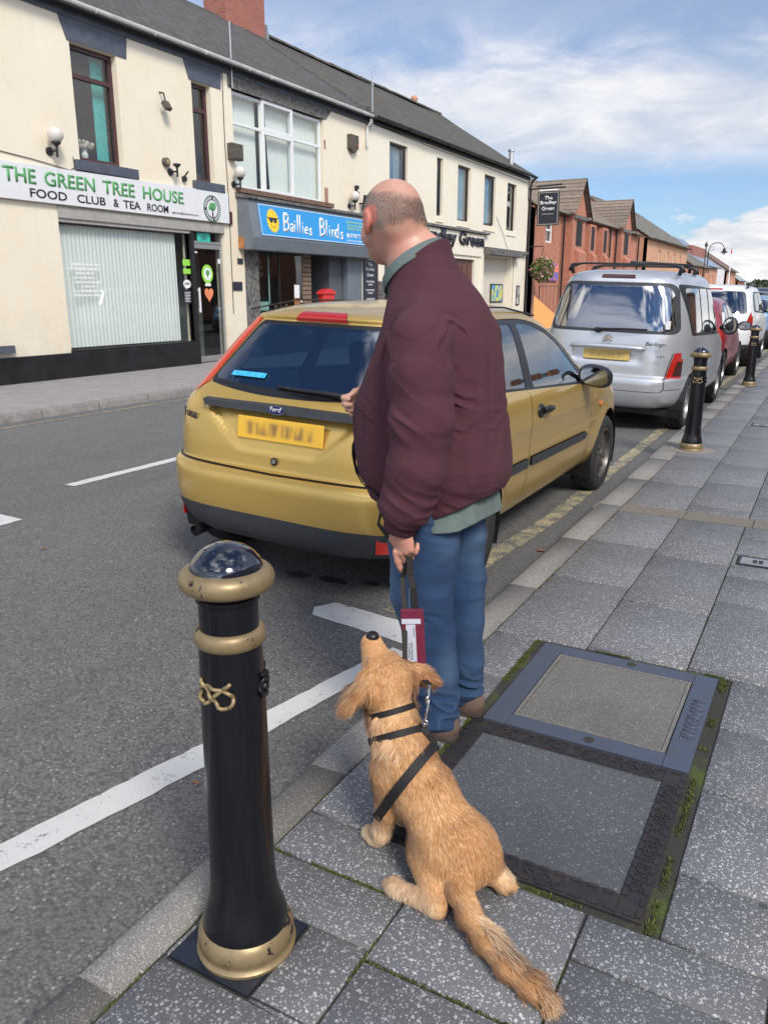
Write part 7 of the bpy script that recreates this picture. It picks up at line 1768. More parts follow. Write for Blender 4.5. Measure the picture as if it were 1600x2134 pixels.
def bollard(x, y, lean, label, rotz, first=None):
    if first is not None:
        e = copy_tree(first); e.location = (x, y, 0); e.rotation_euler = (lean[0], lean[1], rotz); e['label'] = label; return e
    e = empty('bollard', (x, y, 0), (lean[0], lean[1], rotz), label=label, cat='bollard', group='black and gold bollards along the kerb')
    # shaft
    m = MB(); m.lathe([(.092, .048), (.096, .068), (.0925, .090), (.083, .118), (.075, .150), (.0715, .20), (.0700, .30), (.0675, .58), (.0645, .745)], seg=64); m.build('shaft', M_gblack, e, autosm=50)
    m = MB(); m.lathe([(.060, .775), (.060, .838), (.065, .842), (.065, .850), (.062, .853), (.064, .860), (.066, .865), (.066, .870)], seg=56); m.build('neck', M_gblack, e, autosm=40)
    def ringp(r, z, a, b, n=14): return [(r+a*math.cos(t_), z+b*math.sin(t_)) for t_ in [math.pi*(-.5+k/n) for k in range(n+1)]]
    m = MB(); m.lathe([(.0, .742)]+[(.060, .742)]+ringp(.060, .762, .013, .019)+[(.056, .782)], seg=64); m.build('collar_ring', M_gold, e, autosm=60)
    m = MB(); m.lathe([(.110, .0), (.1115, .008), (.105, .014), (.104, .019), (.1065, .025), (.108, .036), (.1065, .048), (.102, .058), (.096, .066), (.088, .072)], seg=64); m.build('base_ring', M_gold, e, autosm=50)
    m = MB(); m.lathe([(.065, .862)]+ringp(.075, .884, .0205, .0225)+[(.072, .9075), (.066, .908)], seg=64); m.build('cap_ring', M_gold, e, autosm=60)
    m = MB(); m.lathe([(.0735, .903), (.0725, .912), (.068, .922), (.056, .936), (.040, .947), (.02, .955), (0, .957)], seg=56); m.build('cap_dome', M_gdome, e, autosm=60)
    rf = lambda z: np.interp(z, [.22, .30, .58, .745], [.0725, .07, .0675, .0645])
    for an, mt in ((0, M_gold), (math.pi*2/3, M_gblack), (-math.pi*2/3, M_gblack)):
        m = MB()
        for pts in knot_pts(rf, .655, an): m.tube(pts, .0044, 8)
        m.build('knot_emblem', mt, e, smooth=True)
    return e
t = NT('gloss_black_dome'); v = t.co(); n_ = t.noise(v, 16, 5, .7)
t.col((.008, .012, .022)); t.p(rough=.10, coat=1., coatr=.05); t.bump(t.noise(v, 9, 3), .05, .01); M_gdome = t.m
b0 = bollard(-.998, 1.150, (R(.0), R(0), 0), 'nearest black and gold bollard on its square iron plate', R(-83))
bollard(-1.055, 7.90, (0, R(-2.0), 0), 'second black and gold bollard beside the silver van', R(-88), b0)
bollard(-1.11, 14.1, (0, R(-2.2), 0), 'third black and gold bollard beside the red hatchback', R(-88), b0)
bollard(-1.05, 20.6, (0, R(-1), 0), 'farthest bollard cut by the right edge of the view', R(-88), b0)
M_bplate = plain('blue_black_plate', (.03, .038, .055), .32, .4, var=.35, scale=12)
e = empty('base_plate', (-1.014, 1.145, 0), label='square dark iron plate under the nearest bollard', cat='base plate')
m = MB(); m.box((-.110, -.113, -.03), (.110, .113, -.0005)); m.build('plate', M_bplate, e)
e = empty('base_plate', (-1.04, 7.88, 0), label='mortar patch under the second bollard', cat='base plate')
m = MB(); m.prism([(.19*math.cos(a)*random.uniform(.85, 1.1), .2*math.sin(a)*random.uniform(.85, 1.1), .0) for a in [k*math.pi/9 for k in range(18)]], (0, 0, .004)); m.build('mortar', plain('mortar', (.24, .22, .19), .9, bump=.3), e)
# ================================================================ THE MAN
def skin_mat():
    t = NT('skin'); v = t.co(); at = t.n('ShaderNodeAttribute'); at.attribute_name = 'hair'; rd = t.n('ShaderNodeAttribute'); rd.attribute_name = 'red'
    n = t.noise(v, 35, 4, .6); n2 = t.noise(v, 9, 4, .6)
    c = t.mix(t.rng(n2, .3, .7), (.61, .35, .25), (.54, .28, .20)); c = t.mix(t.rng(n, .45, .75, 0, .35), c, (.47, .21, .155)); c = t.mix(rd.outputs['Fac'], c, (.55, .17, .125))
    f = t.noise(v, 420, 2, .8)
    hc = t.mix(t.rng(f, .3, .7), (.03, .024, .02), (.11, .09, .08)); g_ = t.n('ShaderNodeAttribute'); g_.attribute_name = 'grey'
    hc = t.mix(g_.outputs['Fac'], hc, t.mix(t.rng(f, .3, .7), (.16, .145, .135), (.42, .39, .36)))
    t.col(t.mix(at.outputs['Fac'], c, hc)); t.p(rough=t.rng(at.outputs['Fac'], 0, 1, .42, .85), sss=.12)
    t.b.inputs['Subsurface Radius'].default_value = (.012, .004, .002); t.b.inputs['Subsurface Scale'].default_value = .6
    t.bump(t.math('ADD', t.math('MULTIPLY', n, .4), t.math('MULTIPLY', t.math('MULTIPLY', f, at.outputs['Fac']), 1.2)), .25, .003); return t.m
def cloth(name, c1, c2, weave=900, fade=None, rough=.95, sheen=0.0):
    t = NT(name); v = t.co(); n = t.noise(v, 5, 5, .6); w_ = t.noise(v, weave, 2, .7)
    c = t.mix(t.rng(n, .3, .7), c1, c2); c = t.mix(t.rng(w_, .3, .7, 0, .35), c, tuple(x*1.5 for x in c2))
    if fade:
        a = t.n('ShaderNodeAttribute'); a.attribute_name = 'fade'; c = t.mix(a.outputs['Fac'], c, fade)
    t.col(c); t.p(rough=rough, sheen=sheen); t.bump(t.math('ADD', w_, t.math('MULTIPLY', t.noise(v, 55, 4, .6), 2.5)), .35, .002); return t.m
M_skin = skin_mat()
M_sweat = cloth('maroon_sweatshirt', (.055, .016, .025), (.076, .023, .034))
M_polo = cloth('grey_green_polo', (.10, .135, .13), (.14, .18, .17), 700)
M_jean = cloth('blue_denim', (.011, .030, .080), (.020, .052, .125), 600, fade=(.12, .20, .31))
M_shoe = cloth('brown_suede', (.10, .065, .05), (.15, .10, .08), 300)
M_shoen = cloth('navy_canvas', (.02, .028, .06), (.04, .05, .09), 500)
M_sole = plain('shoe_sole', (.06, .045, .035), .8, var=.3)
M_lace = plain('lace_white', (.55, .56, .60), .8)
M_lead = plain('black_webbing', (.010, .008, .008), .7, var=.3, scale=80)
man = empty('person', (-.99, 2.26, 0), (0, 0, R(180)), label='bald man in maroon sweatshirt and jeans holding a dog lead, seen from behind', cat='person')
HC = (.240, -.002, 1.655); hy = R(-31); HF = Vector((math.cos(hy)*.985, math.sin(hy)*.985, -.08)); HM = axes(HF)
def hp_(f_, l_, u_): return tuple(np.array(HC)+HM@np.array([f_, l_, u_]))
def f_head(P):
    d = ell(P, hp_(-.008, 0, .012), (.104, .086, .096), HM)
    d = smin(d, ell(P, hp_(-.045, 0, -.025), (.060, .070, .060), HM), .03)
    d = smin(d, ell(P, hp_(.035, 0, -.065), (.066, .062, .060), HM), .035)
    d = smin(d, ell(P, hp_(.055, 0, -.10), (.040, .040, .030), HM), .03)
    d = smin(d, ell(P, hp_(.080, 0, .020), (.022, .055, .018), HM), .02)
    d = smin(d, rc(P, hp_(.096, 0, .005), hp_(.118, 0, -.030), .009, .014), .012)
    for s in (-1, 1):
        d = smin(d, ell(P, hp_(.118-.006, s*.013, -.034), (.010, .008, .008), HM), .006)
        d = smax(d, -ell(P, hp_(.103, s*.032, .0), (.016, .018, .012), HM), .012)
        d = smin(d, ell(P, hp_(.084, s*.032, .0), (.013, .013, .012), HM), .004)
        d = smin(d, ell(P, hp_(.05, s*.055, -.045), (.035, .02, .03), HM), .02)
        # ears: shell, rim and lobe
        e = ell(P, hp_(-.002, s*.090, -.012), (.020, .009, .032), HM); e = smax(e, -ell(P, hp_(.003, s*.099, -.008), (.011, .006, .019), HM), .004)
        e = smin(e, ell(P, hp_(.004, s*.086, -.040), (.010, .008, .014), HM), .008)
        d = smin(d, e, .008)
    d = smin(d, rc(P, hp_(.098, -.02, -.064), hp_(.098, .02, -.064), .007, .007), .008)
    d = smax(d, -rc(P, hp_(.106, -.022, -.070), hp_(.106, .022, -.070), .0025, .0025), .004)
    return d
def fingers(P, W, fw, dn, out_, curls, thumb, s=1.0):
    """W wrist; fw = towards the thumb side, dn = along the hand, out_ = back of hand"""
    fw, dn, o = [np.array(Vector(q).normalized()) for q in (fw, dn, out_)]; W = np.array(W)
    pt = lambda a, b, c: tuple(W+fw*a*s+dn*b*s+o*c*s)
    d = ell(P, pt(.0, .052, 0), (.046*s, .042*s, .018*s), np.stack([dn, fw, o], 1).astype(np.float32))
    d = smin(d, rc(P, pt(0, -.03, 0), pt(0, .03, 0), .028*s, .027*s), .02)
    for i, (cu, L_) in enumerate(zip(curls, (.074, .082, .076, .060))):
        a0 = .029-.0195*i; base = (a0, .088-.004*abs(i-1), .002); ang = 0; p = base; r = .0102-.0006*i
        pts = [pt(*p)]; 
        for j, fr_ in enumerate((.46, .31, .23)):
            ang += cu*(1.0, 1.15, .8)[j]; p = (p[0], p[1]+L_*fr_*math.cos(ang), p[2]-L_*fr_*math.sin(ang)); pts.append(pt(*p))
        d = smin(d, chain(P, pts, [r+.001, r, r-.001, r-.0022], .003), .006)
    tb = [pt(.030, .012, -.004), pt(.048, .040, -.014), pt(.046, .068, -.026+thumb), pt(.036, .090, -.034+thumb)]
    d = smin(d, chain(P, tb, [.016, .0125, .011, .0085], .004), .010)
    return d
LW = (.056, .268, .764); RW = (.315, -.045, 1.082)
def f_body(P):
    d = smin(f_head(P), rc(P, (.125, 0, 1.42), (.192, -.008, 1.59), .088, .073), .03)
    d = smin(d, rc(P, (.10, -.015, 1.56), (.135, -.005, 1.53), .03, .05), .05)
    t_ = ell(P, (.09, 0, 1.20), (.15, .175, .28)); t_ = smin(t_, ell(P, (.11, 0, 1.02), (.20, .18, .20)), .05); t_ = smin(t_, ell(P, (.06, 0, .88), (.14, .17, .14)), .05)
    t_ = smin(t_, rc(P, (.08, -.11, 1.34), (.08, .11, 1.34), .05, .05), .05)
    d = smin(d, t_, .03)
    d = smin(d, chain(P, [(.045, .155, 1.32), (.0, .262, 1.07), (.05, .268, .80), LW], [.048, .044, .034, .029], .02), .03)
    d = smin(d, chain(P, [(.045, -.155, 1.32), (.06, -.258, 1.10), (.25, -.13, 1.075), RW], [.048, .044, .036, .028], .02), .03)
    d = smin(d, chain(P, [(.06, .10, .84), (.06, .105, .50), (.01, .10, .06)], [.09, .062, .042], .02), .03)
    d = smin(d, chain(P, [(.05, -.10, .84), (.035, -.09, .50), (-.01, -.09, .06)], [.09, .062, .042], .02), .03)
    for ly in (.10, -.09): d = smin(d, rc(P, (-.01, ly, .05), (.17, ly, .035), .035, .03), .02)
    d = smin(d, fingers(P, LW, (1, 0, -.25), (-.12, .06, -1), (.1, 1, .05), (.18, .62, .85, 1.0), .0, .88), .012)
    d = smin(d, fingers(P, RW, (.25, .1, 1), (.8, .62, -.1), (.62, -.75, 0), (.75, .8, .85, .9), -.004), .012)
    return d
V_, Q_ = nets(f_body, (-.20, -.36, -.01), (.48, .34, 1.79), .0042, 2)
q = (V_-np.array(HC, np.float32))@HM; rr = np.linalg.norm(q, axis=1)+1e-6; n_ = q/rr[:, None]
nz = vnoise(V_, (38, 38, 38), 1)*.5+vnoise(V_, (90, 90, 90), 2)*.5
bald = np.array([-.22, -.16, .962]); ca = n_@bald                       # bare crown, a little to the right
crown = np.clip((ca-.44+.14*nz)/.26, 0, 1)
low = np.clip((n_[:, 2]+.40-.10*np.clip(-n_[:, 0], 0, 1)+.20*np.abs(n_[:, 1])*(n_[:, 0] < .2)+.08*nz)/.22, 0, 1)
face = np.clip((.42-n_[:, 0]+.04*nz)/.12, 0, 1); ear = (np.abs(q[:, 1]) > .080) & (q[:, 2] < .03)
hair = (1-crown)*low*face*(V_[:, 2] > 1.56)*(~ear)
hair = np.clip(hair, 0, 1)*(.80+.2*nz)
hair = np.maximum(hair, .20*crown*(ca < .93)*(V_[:, 2] > 1.6)*np.clip(nz+.6, 0, 1))
stub = (n_[:, 0] > .1)*(q[:, 2] < -.05)*(V_[:, 2] > 1.48)*.25; hair = np.maximum(hair, stub)
grey = np.clip(.15+.9*np.clip(np.abs(n_[:, 1])-.45, 0, 1)*2, 0, 1)
red = np.clip(.9*ear*(V_[:, 2] > 1.5)+.35*(V_[:, 2] < 1.60)*(V_[:, 2] > 1.4)*np.clip(nz+.7, 0, 1), 0, 1); hand = V_[:, 2] < .76; red = np.where(hand, .25, red)
np_mesh('body', V_, Q_, M_skin, man, True, {'hair': hair*.66, 'grey': grey, 'red': red})
# cropped hair as real short strands
r_ = np.random.default_rng(11); hv = hair[Q_].mean(1); sel = np.where(hv > .30)[0]; fi = r_.choice(sel, 17000, p=hv[sel]/hv[sel].sum())
P = V_[Q_[fi, 0]]+(V_[Q_[fi, 1]]-V_[Q_[fi, 0]])*r_.random((len(fi), 1))+(V_[Q_[fi, 3]]-V_[Q_[fi, 0]])*r_.random((len(fi), 1)); P = P.astype(np.float32)
N_ = grad(f_head, P, .003); T_ = np.tile(np.array([0, 0, -1.], np.float32), (len(P), 1))+r_.normal(size=P.shape)*.35; D_ = N_*.75+T_*.8; D_ /= np.linalg.norm(D_, axis=1, keepdims=True)
W_ = np.cross(D_, r_.normal(size=P.shape)); W_ /= np.linalg.norm(W_, axis=1, keepdims=True); Lh = (r_.uniform(.0018, .0036, len(P)))[:, None]
HVv = np.stack([P-W_*.00024, P+W_*.00024, P+D_*Lh], 1).reshape(-1, 3); HFf = np.arange(len(HVv)).reshape(-1, 3)
t = NT('cropped_hair'); a = t.n('ShaderNodeAttribute'); a.attribute_name = 'grey'; t.col(t.mix(a.outputs['Fac'], (.06, .048, .042), (.38, .35, .32))); t.p(rough=.6)
gq = np.clip(grey[Q_[fi, 0]]*.62+r_.normal(size=len(fi))*.22, 0, 1)
np_mesh('hair', HVv, HFf, t.m, man, False, {'grey': np.repeat(gq, 3)})

def loft(P, tab):
    T = np.array(tab, np.float32); z = P[:, 2]; cx_ = np.interp(z, T[:, 0], T[:, 1]); a = np.interp(z, T[:, 0], T[:, 2]); b = np.interp(z, T[:, 0], T[:, 3]); n = 2.35
    x = np.abs(P[:, 0]-cx_)/a; y = np.abs(P[:, 1])/b; r = (x**n+y**n+1e-9)**(1/n); d = (r-1)*np.minimum(a, b)*np.sqrt(np.maximum((x*x+y*y)/(np.maximum(r, 1e-4)**2), .3))
    return d.astype(np.float32)
def ridge_(n): return 1-np.abs(n)*2
TS = [(.74, .075, .195, .185), (.79, .075, .208, .195), (.835, .075, .218, .204), (.86, .076, .230, .213), (.92, .080, .242, .220), (1.0, .088, .236, .220), (1.10, .094, .226, .216), (1.2, .082, .202, .208), (1.28, .072, .178, .200), (1.34, .070, .160, .190), (1.39, .078, .146, .168), (1.43, .090, .133, .140), (1.47, .108, .118, .114), (1.50, .124, .108, .102), (1.54, .14, .100, .090), (1.60, .155, .095, .085)]
LA = [(.050, .150, 1.355), (.034, .205, 1.30), (.014, .243, 1.20), (-.004, .262, 1.08), (.008, .272, .95), (.040, .270, .84), (.058, .268, .775)]; LR = [.070, .084, .086, .085, .081, .071, .054]
RA = [(.050, -.150, 1.355), (.045, -.205, 1.29), (.05, -.235, 1.20), (.06, -.255, 1.10), (.18, -.20, 1.075), (.295, -.095, 1.07)]; RR = [.07, .084, .086, .083, .07, .05]
def arms(P): return np.minimum(chain(P, LA, LR, .03), chain(P, RA, RR, .03))
def seg_t(P, a, b): a = V3(*a); b = V3(*b); return ((P-a)@(b-a))/float((b-a)@(b-a))
def f_sweat0(P):
    return smin(loft(P, TS), arms(P), .035)
NK0, NKN = np.array([.135, 0, 1.508], np.float32), np.array(Vector((.62, 0, .78)).normalized(), np.float32)
def f_sweat(P):
    z = P[:, 2]; d = f_sweat0(P)
    arm = chain(P, LA[1:], LR[1:], .02); ta = loft(P, TS)
    onarm = np.clip((ta-arm)/.03+.5, 0, 1)
    # sleeve folds: rings that run across the forearm, denser near the elbow and the cuff
    k = vnoise(P, (9, 9, 30), 3); k2 = vnoise(P+V3(.1, .2, .3), (22, 14, 16), 5)
    w_ = np.exp(-((z-1.08)/.09)**2)*.7+np.exp(-((z-.83)/.07)**2)*1.0+.13
    sl = V3(0, 0, 1); dg = vnoise(np.stack([P[:, 0]*1.0+P[:, 2]*.55, P[:, 1], P[:, 2]-P[:, 0]*.7], 1), (7, 9, 24), 8)
    d = d-onarm*w_*.0062*ridge_(dg)-onarm*.003*k2
    fn = vnoise(np.stack([P[:, 0]+P[:, 2]*.4, P[:, 1]+P[:, 0]*.3, P[:, 2]-P[:, 0]*.5], 1), (12, 15, 42), 41); fn2 = vnoise(P, (24, 24, 24), 42)
    wa = np.exp(-((z-1.09)/.06)**2)+np.exp(-((z-.82)/.05)**2)+np.exp(-(np.linalg.norm(P-V3(-.06, .20, 1.17), axis=1)/.09)**2)*1.3
    d = d-.0034*wa*ridge_(fn)-.0012*fn2
    # body drapes: long folds falling from the shoulder and armpit to the hem
    u = np.arctan2(P[:, 1], P[:, 0]-.1); B = np.stack([u*1.0+z*.35, z*.5, z*0], 1)
    dr = vnoise(B, (4.3, 2.6, 1), 11); dr2 = vnoise(np.stack([u*1.3-z*.9, z, z*0], 1), (5, 4.5, 1), 14)
    d = d-(1-onarm)*np.clip((1.42-z)/.2, 0, 1)*(.0065*ridge_(dr)*np.clip((z-.85)/.1, .25, 1)+.0065*dr2)
    # gathered bulge over the waistband
    d = d-.005*np.exp(-((z-.885)/.03)**2)*(1-onarm)*(1+.8*vnoise(np.stack([u, z*0, z*0], 1), (9, 1, 1), 4))
    # seam at the drop shoulder
    sd_ = np.abs(np.linalg.norm(P-V3(.03, .16, 1.235), axis=1)-.142); d = d-.0034*np.exp(-(sd_/.0045)**2)*(P[:, 1] > .12)*(z > 1.24)+.0035*np.exp(-((sd_-.009)/.006)**2)*(P[:, 1] > .12)*(z > 1.24)
    # cut: neck, hem, cuffs
    d = smax(d, (P-NK0)@NKN-.0, .006)
    hem = .757+.10*np.clip((.02-P[:, 0])/.19, 0, 1)+.065*np.clip((P[:, 0]-.06)/.2, 0, 1)
    body_cut = np.where(onarm > .5, -1, hem-z); d = np.maximum(d, body_cut)
    tl = seg_t(P, LA[-2], LA[-1]); d = np.maximum(d, np.where((P[:, 1] > .2) & (z < .83), (tl-.92)*.066, -1))
    tr = seg_t(P, RA[-2], RA[-1]); d = np.maximum(d, np.where((P[:, 0] > .22) & (P[:, 1] > -.16) & (z > 1.0) & (rc(P, RA[-2], RA[-1], .075, .06) < .0) & (ta > 0.004), (tr-.97)*.15, -1))
    return d
V_, Q_ = nets(f_sweat, (-.26, -.39, .70), (.46, .40, 1.60), .0052, 1)
so = np_mesh('sweatshirt', V_, Q_, M_sweat, man)
# ribbed cuffs and waistband
def ring_part(name, c, ax_, rx, ry, w_, th, mat, parent, seg=90, rib=0, M2=None):
    ax_ = Vector(ax_).normalized(); u = (Vector((1, 0, 0))-ax_*ax_.x).normalized(); v = ax_.cross(u); V_ = []; F_ = []
    prof = [(0, -.5), (1, -.42), (1.15, 0), (1, .42), (0, .5)]
    for k in range(seg):
        a = 2*math.pi*k/seg; rb = rib*(k % 2)
        for o_, h_ in prof: V_.append(tuple(Vector(c)+u*math.cos(a)*(rx+o_*th-rb)+v*math.sin(a)*(ry+o_*th-rb)+ax_*h_*w_))
    n = len(prof)
    for k in range(seg):
        for i in range(n-1): F_.append((k*n+i, ((k+1) % seg)*n+i, ((k+1) % seg)*n+i+1, k*n+i+1))
    return np_mesh(name, V_, F_, mat, parent)
ring_part('cuff', (.0605, .268, .772), Vector(LA[-1])-Vector(LA[-2]), .042, .042, .05, .007, M_sweat, so, 80, .0012)
ring_part('cuff', (.305, -.085, 1.07), Vector(RA[-1])-Vector(RA[-2]), .040, .040, .05, .006, M_sweat, so, 80, .0012)
# ribbed neck of the sweatshirt, then the polo collar standing inside it
def f_coll(P):
    r = loft(P, TS); sh = np.abs(r+.004)-.0045; h_ = (P-NK0)@NKN; return smax(np.maximum(sh, h_-.014), -h_-.010, .004)
V_, Q_ = nets(f_coll, (0, -.16, 1.40), (.30, .16, 1.62), .004, 1); np_mesh('neck_rib', V_, Q_, M_sweat, so)
def f_polo(P):
    # band round the neck, folded outward
    nk = rc(P, (.125, 0, 1.42), (.192, -.008, 1.59), .098, .088); h_ = (P-NK0)@NKN+.004*vnoise(P, (12, 12, 12), 3)
    a = np.maximum(np.abs(nk-.002)-.0042, np.maximum(h_-.036, -h_-.03)); fl = (h_-.012)
    b = np.maximum(np.abs(nk-.011-.10*np.clip(.034-h_, 0, .04))-.0035, np.maximum(h_-.036, .004-h_)); return smin(a, b, .006)
V_, Q_ = nets(f_polo, (-.02, -.17, 1.36), (.34, .17, 1.66), .0035, 1); po = np_mesh('polo_collar', V_, Q_, M_polo, man)
def f_tail(P):
    z = P[:, 2]; d = loft(P, [(.66, .068, .208, .196), (.72, .070, .204, .192), (.80, .074, .196, .184), (.9, .08, .185, .17)])
    u = np.arctan2(P[:, 1], P[:, 0]-.08); d = d-.007*vnoise(np.stack([u, z*0, z*0], 1), (5.5, 1, 1), 9)-.003*vnoise(P, (20, 20, 12), 2)
    hem = .731+.05*np.clip((-.07-P[:, 0])/.09, 0, 1)+.10*np.clip((P[:, 0]-.08)/.14, 0, 1)+.003*np.sin(u*3); d = np.abs(d)-.003
    return np.maximum(np.maximum(d, hem-z), z-.86)
V_, Q_ = nets(f_tail, (-.22, -.28, .64), (.36, .28, .88), .0042, 1); np_mesh('polo_tail', V_, Q_, M_polo, man)
# jeans
NL = [(.065, .095, .86), (.062, .10, .68), (.066, .105, .50), (.040, .102, .36), (.016, .10, .20), (.004, .10, .075)]; NR = [.124, .108, .099, .081, .069, .062]
FL = [(.055, -.095, .86), (.045, -.09, .66), (.035, -.09, .48), (.01, -.09, .34), (-.004, -.09, .20), (-.008, -.09, .09)]; FR = [.122, .102, .094, .078, .068, .064]
def f_jean(P):
    z = P[:, 2]; a = chain(P, NL, NR, .02); b = chain(P, FL, FR, .02); d = smin(a, b, .018)
    d = smin(d, ell(P, (.055, 0, .85), (.165, .185, .13)), .03)
    fold = vnoise(np.stack([P[:, 0]+P[:, 2]*.3, P[:, 1], P[:, 2]-P[:, 0]*.45], 1), (8, 8, 34), 21); fold2 = vnoise(P, (13, 13, 22), 22); vert = vnoise(P, (16, 16, 3.5), 23)
    w_ = np.exp(-((z-.09)/.085)**2)*1.5+np.exp(-((z-.45)/.06)**2)*.4+np.exp(-((z-.74)/.05)**2)*.5+.07
    d = d-.0066*w_*ridge_(fold)-.0048*fold2-.006*vert
    near = a < b; cut = np.where(near, .036-z+.05*np.clip(P[:, 0]-.0, -.1, .1)*.6, .046-z+.03*(P[:, 0])); 
    return np.maximum(np.maximum(d, cut), z-.93)
V_, Q_ = nets(f_jean, (-.17, -.25, .0), (.30, .28, .95), .0048, 1)
fd = np.clip((V_[:, 0]-.06)/.10, 0, 1)*np.exp(-((V_[:, 2]-.50)/.17)**2)*.65+np.clip(vnoise(V_, (9, 9, 5), 31), 0, 1)*.5+np.clip(ridge_(vnoise(np.stack([V_[:, 0]+V_[:, 2]*.3, V_[:, 1], V_[:, 2]-V_[:, 0]*.45], 1), (8, 8, 34), 21))-.75, 0, 1)*.9*(V_[:, 2] < .2)
jn = np_mesh('jeans', V_, Q_, M_jean, man, True, {'fade': np.clip(fd, 0, 1)})
m = MB()
pts = []
for k in range(26):
    z = .74-.025*k; x = np.interp(z, [p[2] for p in NL][::-1], [p[0] for p in NL][::-1])-.005; P0 = np.array([[x, .10, z]], np.float32)
    y0 = .10
    for _ in range(40):
        dd = f_jean(np.array([[x, y0, z]], np.float32))[0]
        if dd > 0: break
        y0 += max(.001, -dd*.8)
    pts.append((x, y0+.0005, z))
m.tube(pts, .0016, 5); m.build('side_seam', plain('seam_thread', (.10, .15, .20), .9), jn)
# shoes
for (lx, ly, zz) in ((.0, .100, 0), (-.012, -.090, 0)):
    def f_shoe(P):
        q = P-V3(lx, ly, 0); x = q[:, 0]; w_ = np.interp(x, [-.07, -.03, .05, .14, .20, .24], [.030, .040, .041, .049, .044, .02]); top = np.interp(x, [-.08, -.04, .03, .09, .16, .22], [.088, .092, .095, .072, .050, .040])
        a = ell(q, (-.012, 0, .045), (.062, .043, .052)); b = rc(q, (.0, 0, .042), (.165, .004, .026), .042, .036); b2 = ell(q, (.155, .004, .028), (.065, .048, .030)); d = smin(smin(a, b, .03), b2, .03)
        return np.maximum(np.maximum(d, .012-q[:, 2]), q[:, 2]-.092)
    V_, Q_ = nets(f_shoe, (lx-.09, ly-.07, .0), (lx+.25, ly+.07, .10), .004, 1)
    cz = V_[:, 0].mean(); mi = None
    sh = np_mesh('shoe', V_, Q_, M_shoe, man)
    m = MB(); out_ = [(-.072, 0), (-.060, .034), (-.02, .043), (.06, .043), (.15, .053), (.21, .042), (.228, .0), (.21, -.034), (.15, -.044), (.06, -.040), (-.02, -.043), (-.06, -.034)]
    oc = smooth_poly([(a, b, .03) for a, b in out_], 3); m.prism([(lx+a, ly+b, .0) for a, b in oc], (0, 0, .02)); m.build('sole', M_sole, sh, bevel=.004)
    def f_up(P):
        q = P-V3(lx, ly, 0); return np.maximum(np.maximum(f_shoe(P)-.0035, np.abs(q[:, 0]-.055)-.052), .030-q[:, 2]+.3*np.maximum(0, q[:, 0]-.09))
    V_, Q_ = nets(f_up, (lx-.02, ly-.07, .0), (lx+.14, ly+.07, .11), .004, 1); np_mesh('canvas_panel', V_, Q_, M_shoen, sh)
    m = MB()
    for k in range(4): x = lx+.035+.02*k; m.tube([(x, ly+s_*.03, .088-.010*k-.012*abs(s_)) for s_ in (-1, -.5, 0, .5, 1)], .0028, 5)
    m.tube([(lx+.03, ly+.035, .075), (lx+.02, ly+.048, .055), (lx+.035, ly+.052, .04), (lx+.05, ly+.047, .06)], .0028, 5); m.build('laces', M_lace, sh)
# ================================================================ THE DOG
def fur_mat(name, strands=False):
    t = NT(name); a = t.n('ShaderNodeAttribute'); a.attribute_name = 'coat'; s = t.n('ShaderNodeAttribute'); s.attribute_name = 'shade'
    v = t.co(); n = t.noise(v, 30, 4, .6)
    mid = t.mix(s.outputs['Fac'], (.42, .18, .06), (.76, .44, .19)); mid = t.mix(t.rng(n, .35, .7, 0, .35), mid, (.46, .19, .05))
    c = t.mix(a.outputs['Fac'], mid, (.84, .68, .48)); t.col(c); t.p(rough=.75, sheen=.2); return t.m
M_fur = fur_mat('golden_fur'); M_nose = plain('nose_black', (.012, .010, .010), .35)
DR = R(150); dog = empty('dog', (-.62, 1.50, 0), (0, 0, DR), label='golden spaniel dog sitting with its head tipped up towards the man', cat='dog')
HD = Vector((.63, .02, .77)).normalized(); DHC = (.345, .004, .440); DM = axes(HD, (-.9, 0, .4))
def dh(f_, l_, u_): return tuple(np.array(DHC)+DM@np.array([f_, l_, u_]))
TAIL = [(-.035, .028, .070), (-.085, .042, .048), (-.150, .048, .030), (-.225, .050, .026), (-.285, .042, .024), (-.330, .030, .022)]
